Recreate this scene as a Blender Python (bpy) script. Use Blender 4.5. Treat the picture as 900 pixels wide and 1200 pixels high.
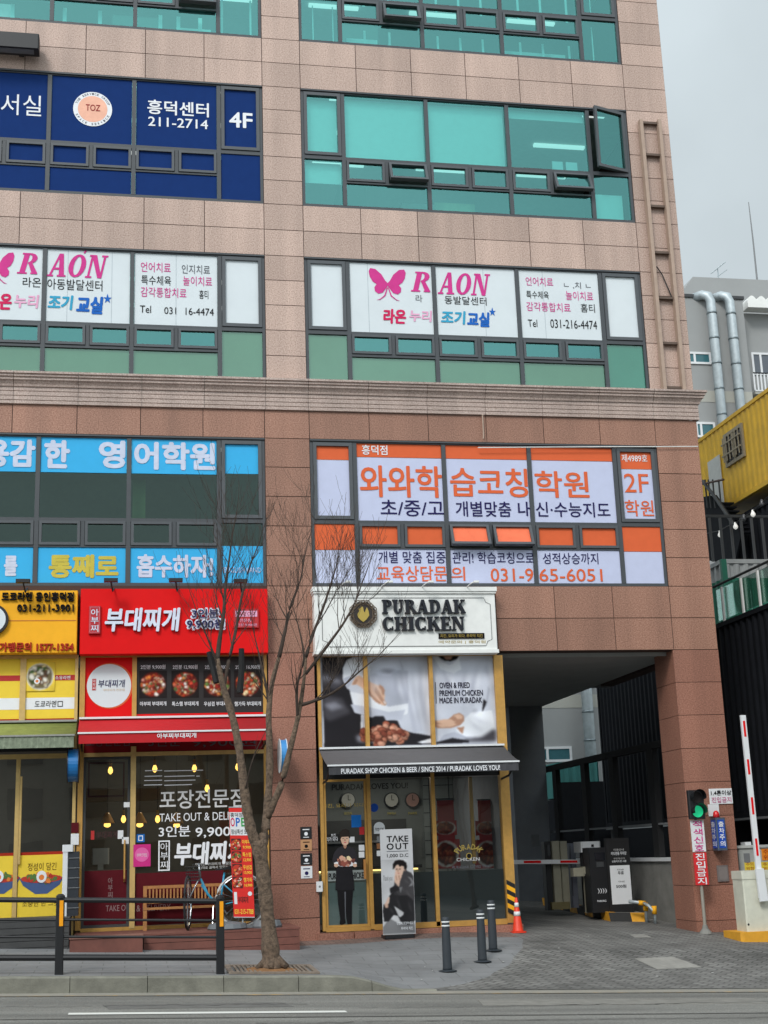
import bpy, math, random
from mathutils import Vector, Matrix
R_ = math.radians
random.seed(7)
for o in list(bpy.data.objects):
    bpy.data.objects.remove(o)
scene = bpy.context.scene
COL = scene.collection

# ------------------------------------------------------------------ camera
F_PX = 1600.0                                  # focal length in pixels of the 900x1200 photograph
YAW, PITCH, ROLL = 0.18825454, 0.2457716, -0.03553219
CAM = Vector((-3.26765, -24.59623, 1.25275))
_right = Vector((math.cos(YAW), -math.sin(YAW), 0))
FWD = Vector((math.sin(YAW) * math.cos(PITCH), math.cos(YAW) * math.cos(PITCH), math.sin(PITCH)))
_up = _right.cross(FWD)
RIGHT = _right * math.cos(ROLL) + _up * math.sin(ROLL)
UP = -_right * math.sin(ROLL) + _up * math.cos(ROLL)
cd = bpy.data.cameras.new('camera')
cam = bpy.data.objects.new('camera', cd)
COL.objects.link(cam)
M = Matrix((RIGHT, UP, -FWD)).transposed().to_4x4()
M.translation = CAM
cam.matrix_world = M
cd.sensor_fit = 'AUTO'
cd.sensor_width = 36.0
cd.lens = 36.0 * F_PX / 1200.0
cd.clip_end = 2000
cd.clip_start = 0.1
scene.camera = cam

# ------------------------------------------------------------------ sky and sun
SUN_EL, SUN_AZ = R_(43), R_(210)               # soft overcast light from above and behind the camera
w = bpy.data.worlds.new('World')
scene.world = w
w.use_nodes = True
nt = w.node_tree
nt.nodes.clear()
sky = nt.nodes.new('ShaderNodeTexSky')
sky.sky_type = 'NISHITA'
sky.sun_disc = False
sky.sun_elevation = SUN_EL
sky.sun_rotation = SUN_AZ
sky.air_density = 1.0
sky.dust_density = 2.0
sky.ozone_density = 1.5
hs = nt.nodes.new('ShaderNodeHueSaturation')
hs.inputs['Saturation'].default_value = 0.26
tc = nt.nodes.new('ShaderNodeTexCoord')
nz = nt.nodes.new('ShaderNodeTexNoise')
nz.inputs['Scale'].default_value = 3.0
nz.inputs['Detail'].default_value = 5
mr = nt.nodes.new('ShaderNodeMapRange')
mr.inputs['From Min'].default_value = 0.3
mr.inputs['From Max'].default_value = 0.7
mr.inputs['To Min'].default_value = 1.62
mr.inputs['To Max'].default_value = 2.12
mul = nt.nodes.new('ShaderNodeVectorMath')
mul.operation = 'SCALE'
bg = nt.nodes.new('ShaderNodeBackground')
bg.inputs['Strength'].default_value = 0.098
wo = nt.nodes.new('ShaderNodeOutputWorld')
L = nt.links.new
L(sky.outputs[0], hs.inputs['Color'])
L(tc.outputs['Generated'], nz.inputs['Vector'])
L(nz.outputs[0], mr.inputs['Value'])
ov = nt.nodes.new('ShaderNodeMix')             # thin even cloud over the blue
ov.data_type = 'RGBA'
ov.inputs[0].default_value = 0.82
ov.inputs[7].default_value = (3.45, 3.95, 4.15, 1)
L(hs.outputs[0], ov.inputs[6])
L(ov.outputs[2], mul.inputs[0])
# the cloud is brighter on the side of the hidden sun
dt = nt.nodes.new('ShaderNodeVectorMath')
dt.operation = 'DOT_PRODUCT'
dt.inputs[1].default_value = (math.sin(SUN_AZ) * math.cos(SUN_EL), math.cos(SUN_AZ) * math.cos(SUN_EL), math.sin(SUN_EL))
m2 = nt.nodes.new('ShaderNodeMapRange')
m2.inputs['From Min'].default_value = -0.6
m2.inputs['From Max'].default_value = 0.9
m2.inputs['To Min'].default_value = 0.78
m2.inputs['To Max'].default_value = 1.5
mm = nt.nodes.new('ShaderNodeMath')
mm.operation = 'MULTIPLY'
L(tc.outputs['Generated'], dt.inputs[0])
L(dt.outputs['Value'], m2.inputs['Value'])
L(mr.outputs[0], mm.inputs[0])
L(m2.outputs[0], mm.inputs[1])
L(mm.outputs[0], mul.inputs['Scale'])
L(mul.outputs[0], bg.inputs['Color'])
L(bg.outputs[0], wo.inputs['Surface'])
sd = bpy.data.lights.new('sun', 'SUN')
sd.energy = 1.5
sd.angle = R_(14)
sd.color = (1.0, 0.97, 0.93)
sun = bpy.data.objects.new('sun', sd)
COL.objects.link(sun)
_sd = Vector((math.sin(SUN_AZ) * math.cos(SUN_EL), math.cos(SUN_AZ) * math.cos(SUN_EL), math.sin(SUN_EL)))
sun.rotation_euler = (-_sd).to_track_quat('-Z', 'Y').to_euler()
vs = scene.view_settings
scene.display_settings.display_device = 'sRGB'
vs.view_transform = 'Standard'
vs.look = 'None'
vs.gamma = 1
vs.use_curve_mapping = False
vs.exposure = 0.2
scene.render.engine = 'CYCLES'
scene.cycles.max_bounces = 8
scene.cycles.transparent_max_bounces = 16
scene.cycles.caustics_reflective = False
scene.cycles.caustics_refractive = False

# ------------------------------------------------------------------ pixel -> place helpers
def ray(px, py):
    return FWD + RIGHT * ((px - 450) / F_PX) - UP * ((py - 600) / F_PX)
def at(px, py, Y=0.0):
    d = ray(px, py)
    t = (Y - CAM.y) / d.y
    return CAM.x + t * d.x, CAM.z + t * d.z
def atX(px, py, X):
    d = ray(px, py)
    t = (X - CAM.x) / d.x
    return CAM.y + t * d.y, CAM.z + t * d.z
def rect(x0, y0, x1, y1, Y=0.0):
    xm, ym = (x0 + x1) / 2, (y0 + y1) / 2
    return (at(x0, ym, Y)[0], at(x1, ym, Y)[0], at(xm, y1, Y)[1], at(xm, y0, Y)[1])
def smooth(t):
    t = min(1, max(0, t))
    return t * t * (3 - 2 * t)
Y_KERB = -5.2
def road_z(x):
    return -0.045 * x - 0.54
def walk_z(x, y):
    a = -0.17 * (1 - smooth((x + 0.5) / 3.0))
    return -0.045 * x + a + ((0.338 + a) / 5.2 if y < 0 else 0.03) * y
def G(x, y):
    if y < Y_KERB:
        return road_z(x)
    a = walk_z(x, y)
    t = min(1, (y - Y_KERB) / 2.7)
    b = (road_z(x) + 0.006) * (1 - t) + a * t
    d = smooth((x + 0.4) / 1.0)
    return a * (1 - d) + b * d
def on_ground(px, py):
    d = ray(px, py)
    lo, hi = 1.0, 80.0
    for _ in range(60):
        m = (lo + hi) / 2
        p = CAM + d * m
        if p.z > G(p.x, p.y):
            lo = m
        else:
            hi = m
    return CAM + d * lo

# ------------------------------------------------------------------ materials
def lin(c):
    return tuple(((v / 255) / 12.92 if v / 255 <= 0.04045 else ((v / 255 + 0.055) / 1.055) ** 2.4) for v in c)
MATS = {}
def mat(name, rgb, rough=0.6, metal=0.0, var=0.08, scale=6.0, bump=0.0, bscale=40.0, spec=0.5, coat=0.0):
    if name in MATS:
        return MATS[name]
    m = bpy.data.materials.new(name)
    m.use_nodes = True
    n = m.node_tree
    b = n.nodes['Principled BSDF']
    b.inputs['Roughness'].default_value = rough
    b.inputs['Metallic'].default_value = metal
    if any(q in name for q in ('film', 'ink', 'letter', 'sign_face', 'poster', 'printed', 'sticker')):
        spec = 0.12
    b.inputs['Specular IOR Level'].default_value = spec
    b.inputs['Coat Weight'].default_value = coat
    c = lin(rgb)
    t = n.nodes.new('ShaderNodeTexCoord')
    z = n.nodes.new('ShaderNodeTexNoise')
    z.inputs['Scale'].default_value = scale
    z.inputs['Detail'].default_value = 6
    z.inputs['Roughness'].default_value = 0.65
    r = n.nodes.new('ShaderNodeValToRGB')
    r.color_ramp.elements[0].position = 0.3
    r.color_ramp.elements[1].position = 0.7
    r.color_ramp.elements[0].color = (*[v * (1 - var) for v in c], 1)
    r.color_ramp.elements[1].color = (*[min(1, v * (1 + var)) for v in c], 1)
    n.links.new(t.outputs['Object'], z.inputs['Vector'])
    n.links.new(z.outputs[0], r.inputs[0])
    n.links.new(r.outputs[0], b.inputs['Base Color'])
    if bump:
        z2 = n.nodes.new('ShaderNodeTexNoise')
        z2.inputs['Scale'].default_value = bscale
        z2.inputs['Detail'].default_value = 4
        bp = n.nodes.new('ShaderNodeBump')
        bp.inputs['Strength'].default_value = bump
        bp.inputs['Distance'].default_value = 0.02
        n.links.new(t.outputs['Object'], z2.inputs['Vector'])
        n.links.new(z2.outputs[0], bp.inputs['Height'])
        n.links.new(bp.outputs[0], b.inputs['Normal'])
    MATS[name] = m
    return m
def emit(name, rgb, strength):
    if name in MATS:
        return MATS[name]
    m = mat(name, rgb, 0.4)
    b = m.node_tree.nodes['Principled BSDF']
    b.inputs['Emission Color'].default_value = (*lin(rgb), 1)
    b.inputs['Emission Strength'].default_value = strength
    return m
def granite(name, dark, mid, light, island=0.10):
    m = bpy.data.materials.new(name)
    m.use_nodes = True
    n = m.node_tree
    b = n.nodes['Principled BSDF']
    b.inputs['Roughness'].default_value = 0.55
    t = n.nodes.new('ShaderNodeTexCoord')
    z = n.nodes.new('ShaderNodeTexNoise')
    z.inputs['Scale'].default_value = 42
    z.inputs['Detail'].default_value = 5
    z.inputs['Roughness'].default_value = 0.75
    r = n.nodes.new('ShaderNodeValToRGB')
    e = r.color_ramp.elements
    e[0].position, e[0].color = 0.36, (*lin(dark), 1)
    e[1].position, e[1].color = 0.66, (*lin(light), 1)
    x = e.new(0.5)
    x.color = (*lin(mid), 1)
    z2 = n.nodes.new('ShaderNodeTexNoise')
    z2.inputs['Scale'].default_value = 0.9
    z2.inputs['Detail'].default_value = 5
    mp = n.nodes.new('ShaderNodeMapping')
    mp.inputs['Scale'].default_value = (1.6, 1.6, 0.5)
    g = n.nodes.new('ShaderNodeNewGeometry')
    a = n.nodes.new('ShaderNodeMapRange')
    a.inputs['To Min'].default_value = 1 - island
    a.inputs['To Max'].default_value = 1 + island
    a2 = n.nodes.new('ShaderNodeMapRange')
    a2.inputs['From Min'].default_value = 0.3
    a2.inputs['From Max'].default_value = 0.7
    a2.inputs['To Min'].default_value = 0.90
    a2.inputs['To Max'].default_value = 1.08
    mu = n.nodes.new('ShaderNodeMath')
    mu.operation = 'MULTIPLY'
    sc = n.nodes.new('ShaderNodeVectorMath')
    sc.operation = 'SCALE'
    k = n.links.new
    k(t.outputs['Object'], z.inputs['Vector'])
    k(t.outputs['Object'], mp.inputs['Vector'])
    k(mp.outputs[0], z2.inputs['Vector'])
    k(z.outputs[0], r.inputs[0])
    k(g.outputs['Random Per Island'], a.inputs['Value'])
    k(z2.outputs[0], a2.inputs['Value'])
    z3 = n.nodes.new('ShaderNodeTexNoise')              # rain streaks
    z3.inputs['Scale'].default_value = 1.0
    z3.inputs['Detail'].default_value = 6
    mp3 = n.nodes.new('ShaderNodeMapping')
    mp3.inputs['Scale'].default_value = (2.6, 2.6, 0.16)
    a3 = n.nodes.new('ShaderNodeMapRange')
    a3.inputs['From Min'].default_value = 0.35
    a3.inputs['From Max'].default_value = 0.62
    a3.inputs['To Min'].default_value = 0.88
    a3.inputs['To Max'].default_value = 1.04
    mu3 = n.nodes.new('ShaderNodeMath')
    mu3.operation = 'MULTIPLY'
    k(t.outputs['Object'], mp3.inputs['Vector'])
    k(mp3.outputs[0], z3.inputs['Vector'])
    k(z3.outputs[0], a3.inputs['Value'])
    k(a2.outputs[0], mu3.inputs[0])
    k(a3.outputs[0], mu3.inputs[1])
    k(a.outputs[0], mu.inputs[0])
    k(mu3.outputs[0], mu.inputs[1])
    k(r.outputs[0], sc.inputs[0])
    k(mu.outputs[0], sc.inputs['Scale'])
    k(sc.outputs[0], b.inputs['Base Color'])
    MATS[name] = m
    return m
def glass(name, gloss, trans, fac, rough=0.0):
    """window glass: mirror layer over a tinted see-through layer, stronger at grazing angles"""
    m = bpy.data.materials.new(name)
    m.use_nodes = True
    n = m.node_tree
    n.nodes.clear()
    o = n.nodes.new('ShaderNodeOutputMaterial')
    mx = n.nodes.new('ShaderNodeMixShader')
    gl = n.nodes.new('ShaderNodeBsdfGlossy')
    gl.inputs['Color'].default_value = (*gloss, 1)
    gl.inputs['Roughness'].default_value = rough
    tr = n.nodes.new('ShaderNodeBsdfTransparent')
    tr.inputs['Color'].default_value = (*trans, 1)
    lw = n.nodes.new('ShaderNodeLayerWeight')
    lw.inputs['Blend'].default_value = 0.25
    mr = n.nodes.new('ShaderNodeMapRange')
    mr.inputs['To Min'].default_value = fac
    mr.inputs['To Max'].default_value = min(1.0, fac + 0.6)
    # very slight waviness of the sheet, as float glass has
    t = n.nodes.new('ShaderNodeTexCoord')
    z = n.nodes.new('ShaderNodeTexNoise')
    z.inputs['Scale'].default_value = 0.8
    bp = n.nodes.new('ShaderNodeBump')
    bp.inputs['Strength'].default_value = 0.05
    bp.inputs['Distance'].default_value = 0.05
    k = n.links.new
    k(t.outputs['Object'], z.inputs['Vector'])
    k(z.outputs[0], bp.inputs['Height'])
    k(bp.outputs[0], gl.inputs['Normal'])
    k(lw.outputs['Fresnel'], mr.inputs['Value'])
    k(mr.outputs[0], mx.inputs[0])
    k(tr.outputs[0], mx.inputs[1])
    k(gl.outputs[0], mx.inputs[2])
    k(mx.outputs[0], o.inputs['Surface'])
    MATS[name] = m
    return m
def paving(name, rgb, mortar, bw, bh, var, rot=0.0, stain=0.35, msize=0.012):
    m = bpy.data.materials.new(name)
    m.use_nodes = True
    n = m.node_tree
    b = n.nodes['Principled BSDF']
    b.inputs['Roughness'].default_value = 0.8
    t = n.nodes.new('ShaderNodeTexCoord')
    mp = n.nodes.new('ShaderNodeMapping')
    mp.inputs['Rotation'].default_value = (0, 0, rot)
    br = n.nodes.new('ShaderNodeTexBrick')
    br.inputs['Scale'].default_value = 1.0
    br.inputs['Brick Width'].default_value = bw
    br.inputs['Row Height'].default_value = bh
    br.inputs['Mortar Size'].default_value = msize
    br.inputs['Color1'].default_value = (*[v * (1 - var) for v in lin(rgb)], 1)
    br.inputs['Color2'].default_value = (*[v * (1 + var) for v in lin(rgb)], 1)
    br.inputs['Mortar'].default_value = (*lin(mortar), 1)
    z = n.nodes.new('ShaderNodeTexNoise')
    z.inputs['Scale'].default_value = 0.9
    z.inputs['Detail'].default_value = 8
    z.inputs['Roughness'].default_value = 0.7
    a = n.nodes.new('ShaderNodeMapRange')
    a.inputs['From Min'].default_value = 0.3
    a.inputs['From Max'].default_value = 0.7
    a.inputs['To Min'].default_value = 1 - stain
    a.inputs['To Max'].default_value = 1 + stain
    sc = n.nodes.new('ShaderNodeVectorMath')
    sc.operation = 'SCALE'
    k = n.links.new
    k(t.outputs['Object'], mp.inputs[0])
    k(mp.outputs[0], br.inputs['Vector'])
    k(t.outputs['Object'], z.inputs['Vector'])
    k(z.outputs[0], a.inputs['Value'])
    k(br.outputs['Color'], sc.inputs[0])
    k(a.outputs[0], sc.inputs['Scale'])
    k(sc.outputs[0], b.inputs['Base Color'])
    MATS[name] = m
    return m
def asphalt():
    m = bpy.data.materials.new('asphalt')
    m.use_nodes = True
    n = m.node_tree
    b = n.nodes['Principled BSDF']
    b.inputs['Roughness'].default_value = 0.85
    t = n.nodes.new('ShaderNodeTexCoord')
    z = n.nodes.new('ShaderNodeTexNoise')
    z.inputs['Scale'].default_value = 60
    z.inputs['Detail'].default_value = 4
    z2 = n.nodes.new('ShaderNodeTexNoise')
    z2.inputs['Scale'].default_value = 0.7
    z2.inputs['Detail'].default_value = 8
    mp = n.nodes.new('ShaderNodeMapping')
    mp.inputs['Scale'].default_value = (0.35, 2.2, 1)
    r = n.nodes.new('ShaderNodeValToRGB')
    r.color_ramp.elements[0].position = 0.3
    r.color_ramp.elements[1].position = 0.7
    r.color_ramp.elements[0].color = (*lin((84, 83, 80)), 1)
    r.color_ramp.elements[1].color = (*lin((138, 137, 131)), 1)
    a = n.nodes.new('ShaderNodeMapRange')
    a.inputs['From Min'].default_value = 0.3
    a.inputs['From Max'].default_value = 0.7
    a.inputs['To Min'].default_value = 0.62
    a.inputs['To Max'].default_value = 1.25
    sc = n.nodes.new('ShaderNodeVectorMath')
    sc.operation = 'SCALE'
    k = n.links.new
    k(t.outputs['Object'], z.inputs['Vector'])
    k(t.outputs['Object'], mp.inputs[0])
    k(mp.outputs[0], z2.inputs['Vector'])
    k(z.outputs[0], r.inputs[0])
    k(z2.outputs[0], a.inputs['Value'])
    k(r.outputs[0], sc.inputs[0])
    k(a.outputs[0], sc.inputs['Scale'])
    k(sc.outputs[0], b.inputs['Base Color'])
    MATS['asphalt'] = m
    return m
def worn(name, rgb, under, keep):
    """paint worn through to what lies below"""
    m = mat(name, rgb, 0.7)
    n = m.node_tree
    r = [x for x in n.nodes if x.type == 'VALTORGB'][0]
    z = [x for x in n.nodes if x.type == 'TEX_NOISE'][0]
    z.inputs['Scale'].default_value = 7
    z.inputs['Detail'].default_value = 8
    r.color_ramp.elements[0].position = 1 - keep - 0.08
    r.color_ramp.elements[1].position = 1 - keep + 0.08
    r.color_ramp.elements[0].color = (*lin(under), 1)
    r.color_ramp.elements[1].color = (*lin(rgb), 1)
    return m

# ------------------------------------------------------------------ mesh builder
class MB:
    def __init__(s):
        s.v, s.f, s.m, s.mats = [], [], [], []
    def mi(s, m):
        if m not in s.mats:
            s.mats.append(m)
        return s.mats.index(m)
    def add(s, vs_, fs, m):
        o = len(s.v)
        s.v += [tuple(p) for p in vs_]
        i = s.mi(m)
        for f in fs:
            s.f.append([q + o for q in f])
            s.m.append(i)
        return s
    def box(s, x0, x1, y0, y1, z0, z1, m, bev=0.0):
        if bev:
            b = bev
            c = [(x0 + b, y0), (x1 - b, y0), (x1, y0 + b), (x1, y1), (x0, y1), (x0, y0 + b)]
            vs_ = [(x, y, z0) for x, y in c] + [(x, y, z1) for x, y in c]
            n = len(c)
            fs = [list(range(n))[::-1], list(range(n, 2 * n))] + [[i, (i + 1) % n, n + (i + 1) % n, n + i] for i in range(n)]
            return s.add(vs_, fs, m)
        vs_ = [(x, y, z) for z in (z0, z1) for x, y in ((x0, y0), (x1, y0), (x1, y1), (x0, y1))]
        return s.add(vs_, [(3, 2, 1, 0), (4, 5, 6, 7), (0, 1, 5, 4), (1, 2, 6, 5), (2, 3, 7, 6), (3, 0, 4, 7)], m)
    def frame(s, x0, x1, z0, z1, w_, y0, y1, m):
        s.box(x0, x1, y0, y1, z1 - w_, z1, m)
        s.box(x0, x1, y0, y1, z0, z0 + w_, m)
        s.box(x0, x0 + w_, y0, y1, z0 + w_, z1 - w_, m)
        s.box(x1 - w_, x1, y0, y1, z0 + w_, z1 - w_, m)
        return s
    def poly(s, pts, Y, m):                     # flat face towards the street, any order
        a = sum(pts[i][0] * pts[(i + 1) % len(pts)][1] - pts[(i + 1) % len(pts)][0] * pts[i][1] for i in range(len(pts)))
        if a < 0:
            pts = pts[::-1]
        return s.add([(x, Y, z) for x, z in pts], [list(range(len(pts)))], m)
    def plate(s, x0, x1, z0, z1, Y, m):
        return s.poly([(x0, z0), (x1, z0), (x1, z1), (x0, z1)], Y, m)
    def prism(s, pts, y0, y1, m):               # polygon in X,Z pushed from y0 (front) to y1
        a = sum(pts[i][0] * pts[(i + 1) % len(pts)][1] - pts[(i + 1) % len(pts)][0] * pts[i][1] for i in range(len(pts)))
        if a < 0:
            pts = pts[::-1]
        n = len(pts)
        vs_ = [(x, y0, z) for x, z in pts] + [(x, y1, z) for x, z in pts]
        return s.add(vs_, [list(range(n)), list(range(n, 2 * n))[::-1]] + [[(i + 1) % n, i, n + i, n + (i + 1) % n] for i in range(n)], m)
    def prism_x(s, pts, x0, x1, m):             # polygon in Y,Z pushed along X
        n = len(pts)
        vs_ = [(x0, y, z) for y, z in pts] + [(x1, y, z) for y, z in pts]
        return s.add(vs_, [list(range(n))[::-1], list(range(n, 2 * n))] + [[i, (i + 1) % n, n + (i + 1) % n, n + i] for i in range(n)], m)
    def tube(s, path, rad, m, n=8, cap=True):
        path = [Vector(p) for p in path]
        if not isinstance(rad, (list, tuple)):
            rad = [rad] * len(path)
        vs_, fs = [], []
        ref = Vector((0, 0, 1))
        for i, p in enumerate(path):
            d = (path[min(i + 1, len(path) - 1)] - path[max(i - 1, 0)])
            if d.length < 1e-9:
                d = Vector((0, 0, 1))
            d.normalize()
            r0 = ref if abs(d.dot(ref)) < 0.95 else Vector((1, 0, 0))
            u = d.cross(r0).normalized()
            v = d.cross(u)
            for k in range(n):
                a = 2 * math.pi * k / n
                vs_.append(p + (u * math.cos(a) + v * math.sin(a)) * rad[i])
        for i in range(len(path) - 1):
            for k in range(n):
                a, b = i * n + k, i * n + (k + 1) % n
                fs.append((a, a + n, b + n, b))
        if cap:
            fs.append(tuple(range(n)))
            fs.append(tuple(range(len(vs_) - n, len(vs_)))[::-1])
        return s.add(vs_, fs, m)
    def disc(s, cx, cz, r, Y, m, n=28, rz=None):
        rz = rz or r
        return s.poly([(cx + r * math.cos(2 * math.pi * k / n), cz + rz * math.sin(2 * math.pi * k / n)) for k in range(n)], Y, m)
    def drum(s, cx, cz, r, y0, y1, m, n=28, rz=None):
        rz = rz or r
        return s.prism([(cx + r * math.cos(2 * math.pi * k / n), cz + rz * math.sin(2 * math.pi * k / n)) for k in range(n)], y0, y1, m)
    def lathe(s, c, prof, m, n=16):             # profile of (radius, height) round the vertical through c
        vs_, fs = [], []
        for r, h in prof:
            for k in range(n):
                a = 2 * math.pi * k / n
                vs_.append((c[0] + r * math.cos(a), c[1] + r * math.sin(a), c[2] + h))
        for i in range(len(prof) - 1):
            for k in range(n):
                a, b = i * n + k, i * n + (k + 1) % n
                fs.append((a, b, b + n, a + n))
        fs.append(tuple(range(n))[::-1])
        fs.append(tuple(range(len(vs_) - n, len(vs_))))
        return s.add(vs_, fs, m)
    def build(s, name, parent=None, smooth_=False, origin=None, label=None):
        if origin is None:
            if parent is not None:
                origin = ORG[parent.name]
            elif s.v:
                xs, ys, zs = zip(*s.v)
                origin = Vector(((min(xs) + max(xs)) / 2, (min(ys) + max(ys)) / 2, min(zs)))
            else:
                origin = Vector((0, 0, 0))
        me = bpy.data.meshes.new(name)
        me.from_pydata([(x - origin[0], y - origin[1], z - origin[2]) for x, y, z in s.v], [], s.f)
        for m in s.mats:
            me.materials.append(m)
        me.polygons.foreach_set('material_index', s.m)
        if smooth_:
            me.polygons.foreach_set('use_smooth', [True] * len(me.polygons))
        me.update()
        o = bpy.data.objects.new(name, me)
        COL.objects.link(o)
        if parent is not None:
            o.parent = parent
        else:
            o.location = origin
        ORG[o.name] = Vector(origin)
        if label:
            o['label'] = label
        return o
ORG = {}
def tag(o, label, cat, group=None):
    o['label'] = label
    o['category'] = cat
    if group:
        o['group'] = group
    return o
def thing(name, label, cat, loc, group=None):
    o = bpy.data.objects.new(name, None)
    o.empty_display_size = 0.2
    COL.objects.link(o)
    o.location = loc
    ORG[o.name] = Vector(loc)
    return tag(o, label, cat, group)
def structure(o):
    o['kind'] = 'structure'
    return o
def copy_tree(o, loc=None, label=None, parent=None):
    c = o.copy()
    COL.objects.link(c)
    if parent is not None:
        c.parent = parent
    if loc is not None:
        c.location = loc
        ORG[c.name] = Vector(loc)
    if label:
        c['label'] = label
    for ch in list(o.children):
        copy_tree(ch, None, None, c)
    return c

# ------------------------------------------------------------------ lettering
_TX = {}
def glyphs(s, bold, shear, space):
    k = (s, bold, shear, space)
    if k in _TX:
        return _TX[k]
    c = bpy.data.curves.new('lettering', 'FONT')
    c.body = s
    c.offset = bold
    c.shear = shear
    c.space_character = space
    c.resolution_u = 3
    o = bpy.data.objects.new('lettering', c)
    me = o.to_mesh()
    vs_ = [(v.co.x, v.co.y) for v in me.vertices]
    fs = [list(p.vertices) for p in me.polygons]
    o.to_mesh_clear()
    bpy.data.objects.remove(o)
    bpy.data.curves.remove(c)
    x0, x1 = min(v[0] for v in vs_), max(v[0] for v in vs_)
    y0, y1 = min(v[1] for v in vs_), max(v[1] for v in vs_)
    vs_ = [((x - x0) / max(x1 - x0, 1e-6), (y - y0) / max(y1 - y0, 1e-6)) for x, y in vs_]
    _TX[k] = (vs_, fs)
    return _TX[k]
def write(mb, s, r, Y, m, bold=0.0, shear=0.0, ext=0.0, space=1.0):
    vs_, fs = glyphs(s, 0.0, shear, space)
    X0, X1, Z0, Z1 = r
    b = max(0.0, bold) * (Z1 - Z0)
    shifts = [(0, 0)] if b == 0 else [(0, 0)] + [(b * math.cos(R_(a)), b * math.sin(R_(a))) for a in range(0, 360, 60)]
    for i, (dx, dz) in enumerate(shifts):                 # a heavy face: the outline spread a little each way
        P = [(X0 + b + x * (X1 - X0 - 2 * b) + dx, Z0 + b + z * (Z1 - Z0 - 2 * b) + dz) for x, z in vs_]
        Yi = Y - 0.0003 * i
        mb.add([(x, Yi, z) for x, z in P], fs, m)
        if ext:
            n = len(P)
            cnt = set()
            for f in fs:
                for j in range(len(f)):
                    cnt.add((f[j], f[(j + 1) % len(f)]))
            side = [(a, c) for a, c in cnt if (c, a) not in cnt]
            vv = [(x, Yi, z) for x, z in P] + [(x, Y + ext, z) for x, z in P]
            mb.add(vv, [(c, a, n + a, n + c) for a, c in side], m)
    return mb
def letter(parent, s, px, Y, m, bold=0.0, shear=0.0, ext=0.0, name='lettering', space=1.0, back=None):
    """px: box of the writing in the photograph, laid on the plane Y"""
    r = rect(*px, Y)
    mb = MB()
    if back:
        bm, grow, by = back
        write(mb, s, (r[0] - grow, r[1] + grow, r[2] - grow, r[3] + grow), Y + by, bm, bold + 0.07, shear, ext, space)
    write(mb, s, r, Y, m, bold, shear, ext, space)
    return mb.build(name, parent)
def stack(parent, s, px, Y, m, bold=0.0, name='lettering', ext=0.0):
    X0, X1, Z0, Z1 = rect(*px, Y)
    # follow the lean that the perspective gives an upright line of signs: none in the world
    n = len(s)
    h = (Z1 - Z0) / n
    mb = MB()
    for i, ch in enumerate(s):
        write(mb, ch, (X0, X1, Z1 - (i + 0.93) * h, Z1 - (i + 0.07) * h), Y, m, bold, 0, ext)
    return mb.build(name, parent)
def arc(cx, cy, ro, rio, ri, rii, a0, a1, n=12):
    o, i = [], []
    for k in range(n + 1):
        a = R_(a0 + (a1 - a0) * k / n)
        o.append((cx + ro * math.cos(a), cy + rio * math.sin(a)))
        i.append((cx + ri * math.cos(a), cy + rii * math.sin(a)))
    return [[o[k], o[k + 1], i[k + 1], i[k]] for k in range(n)]
def bx(x0, x1, y0, y1):
    return [(x0, y0), (x1, y0), (x1, y1), (x0, y1)]
S_ = 0.075
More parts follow.
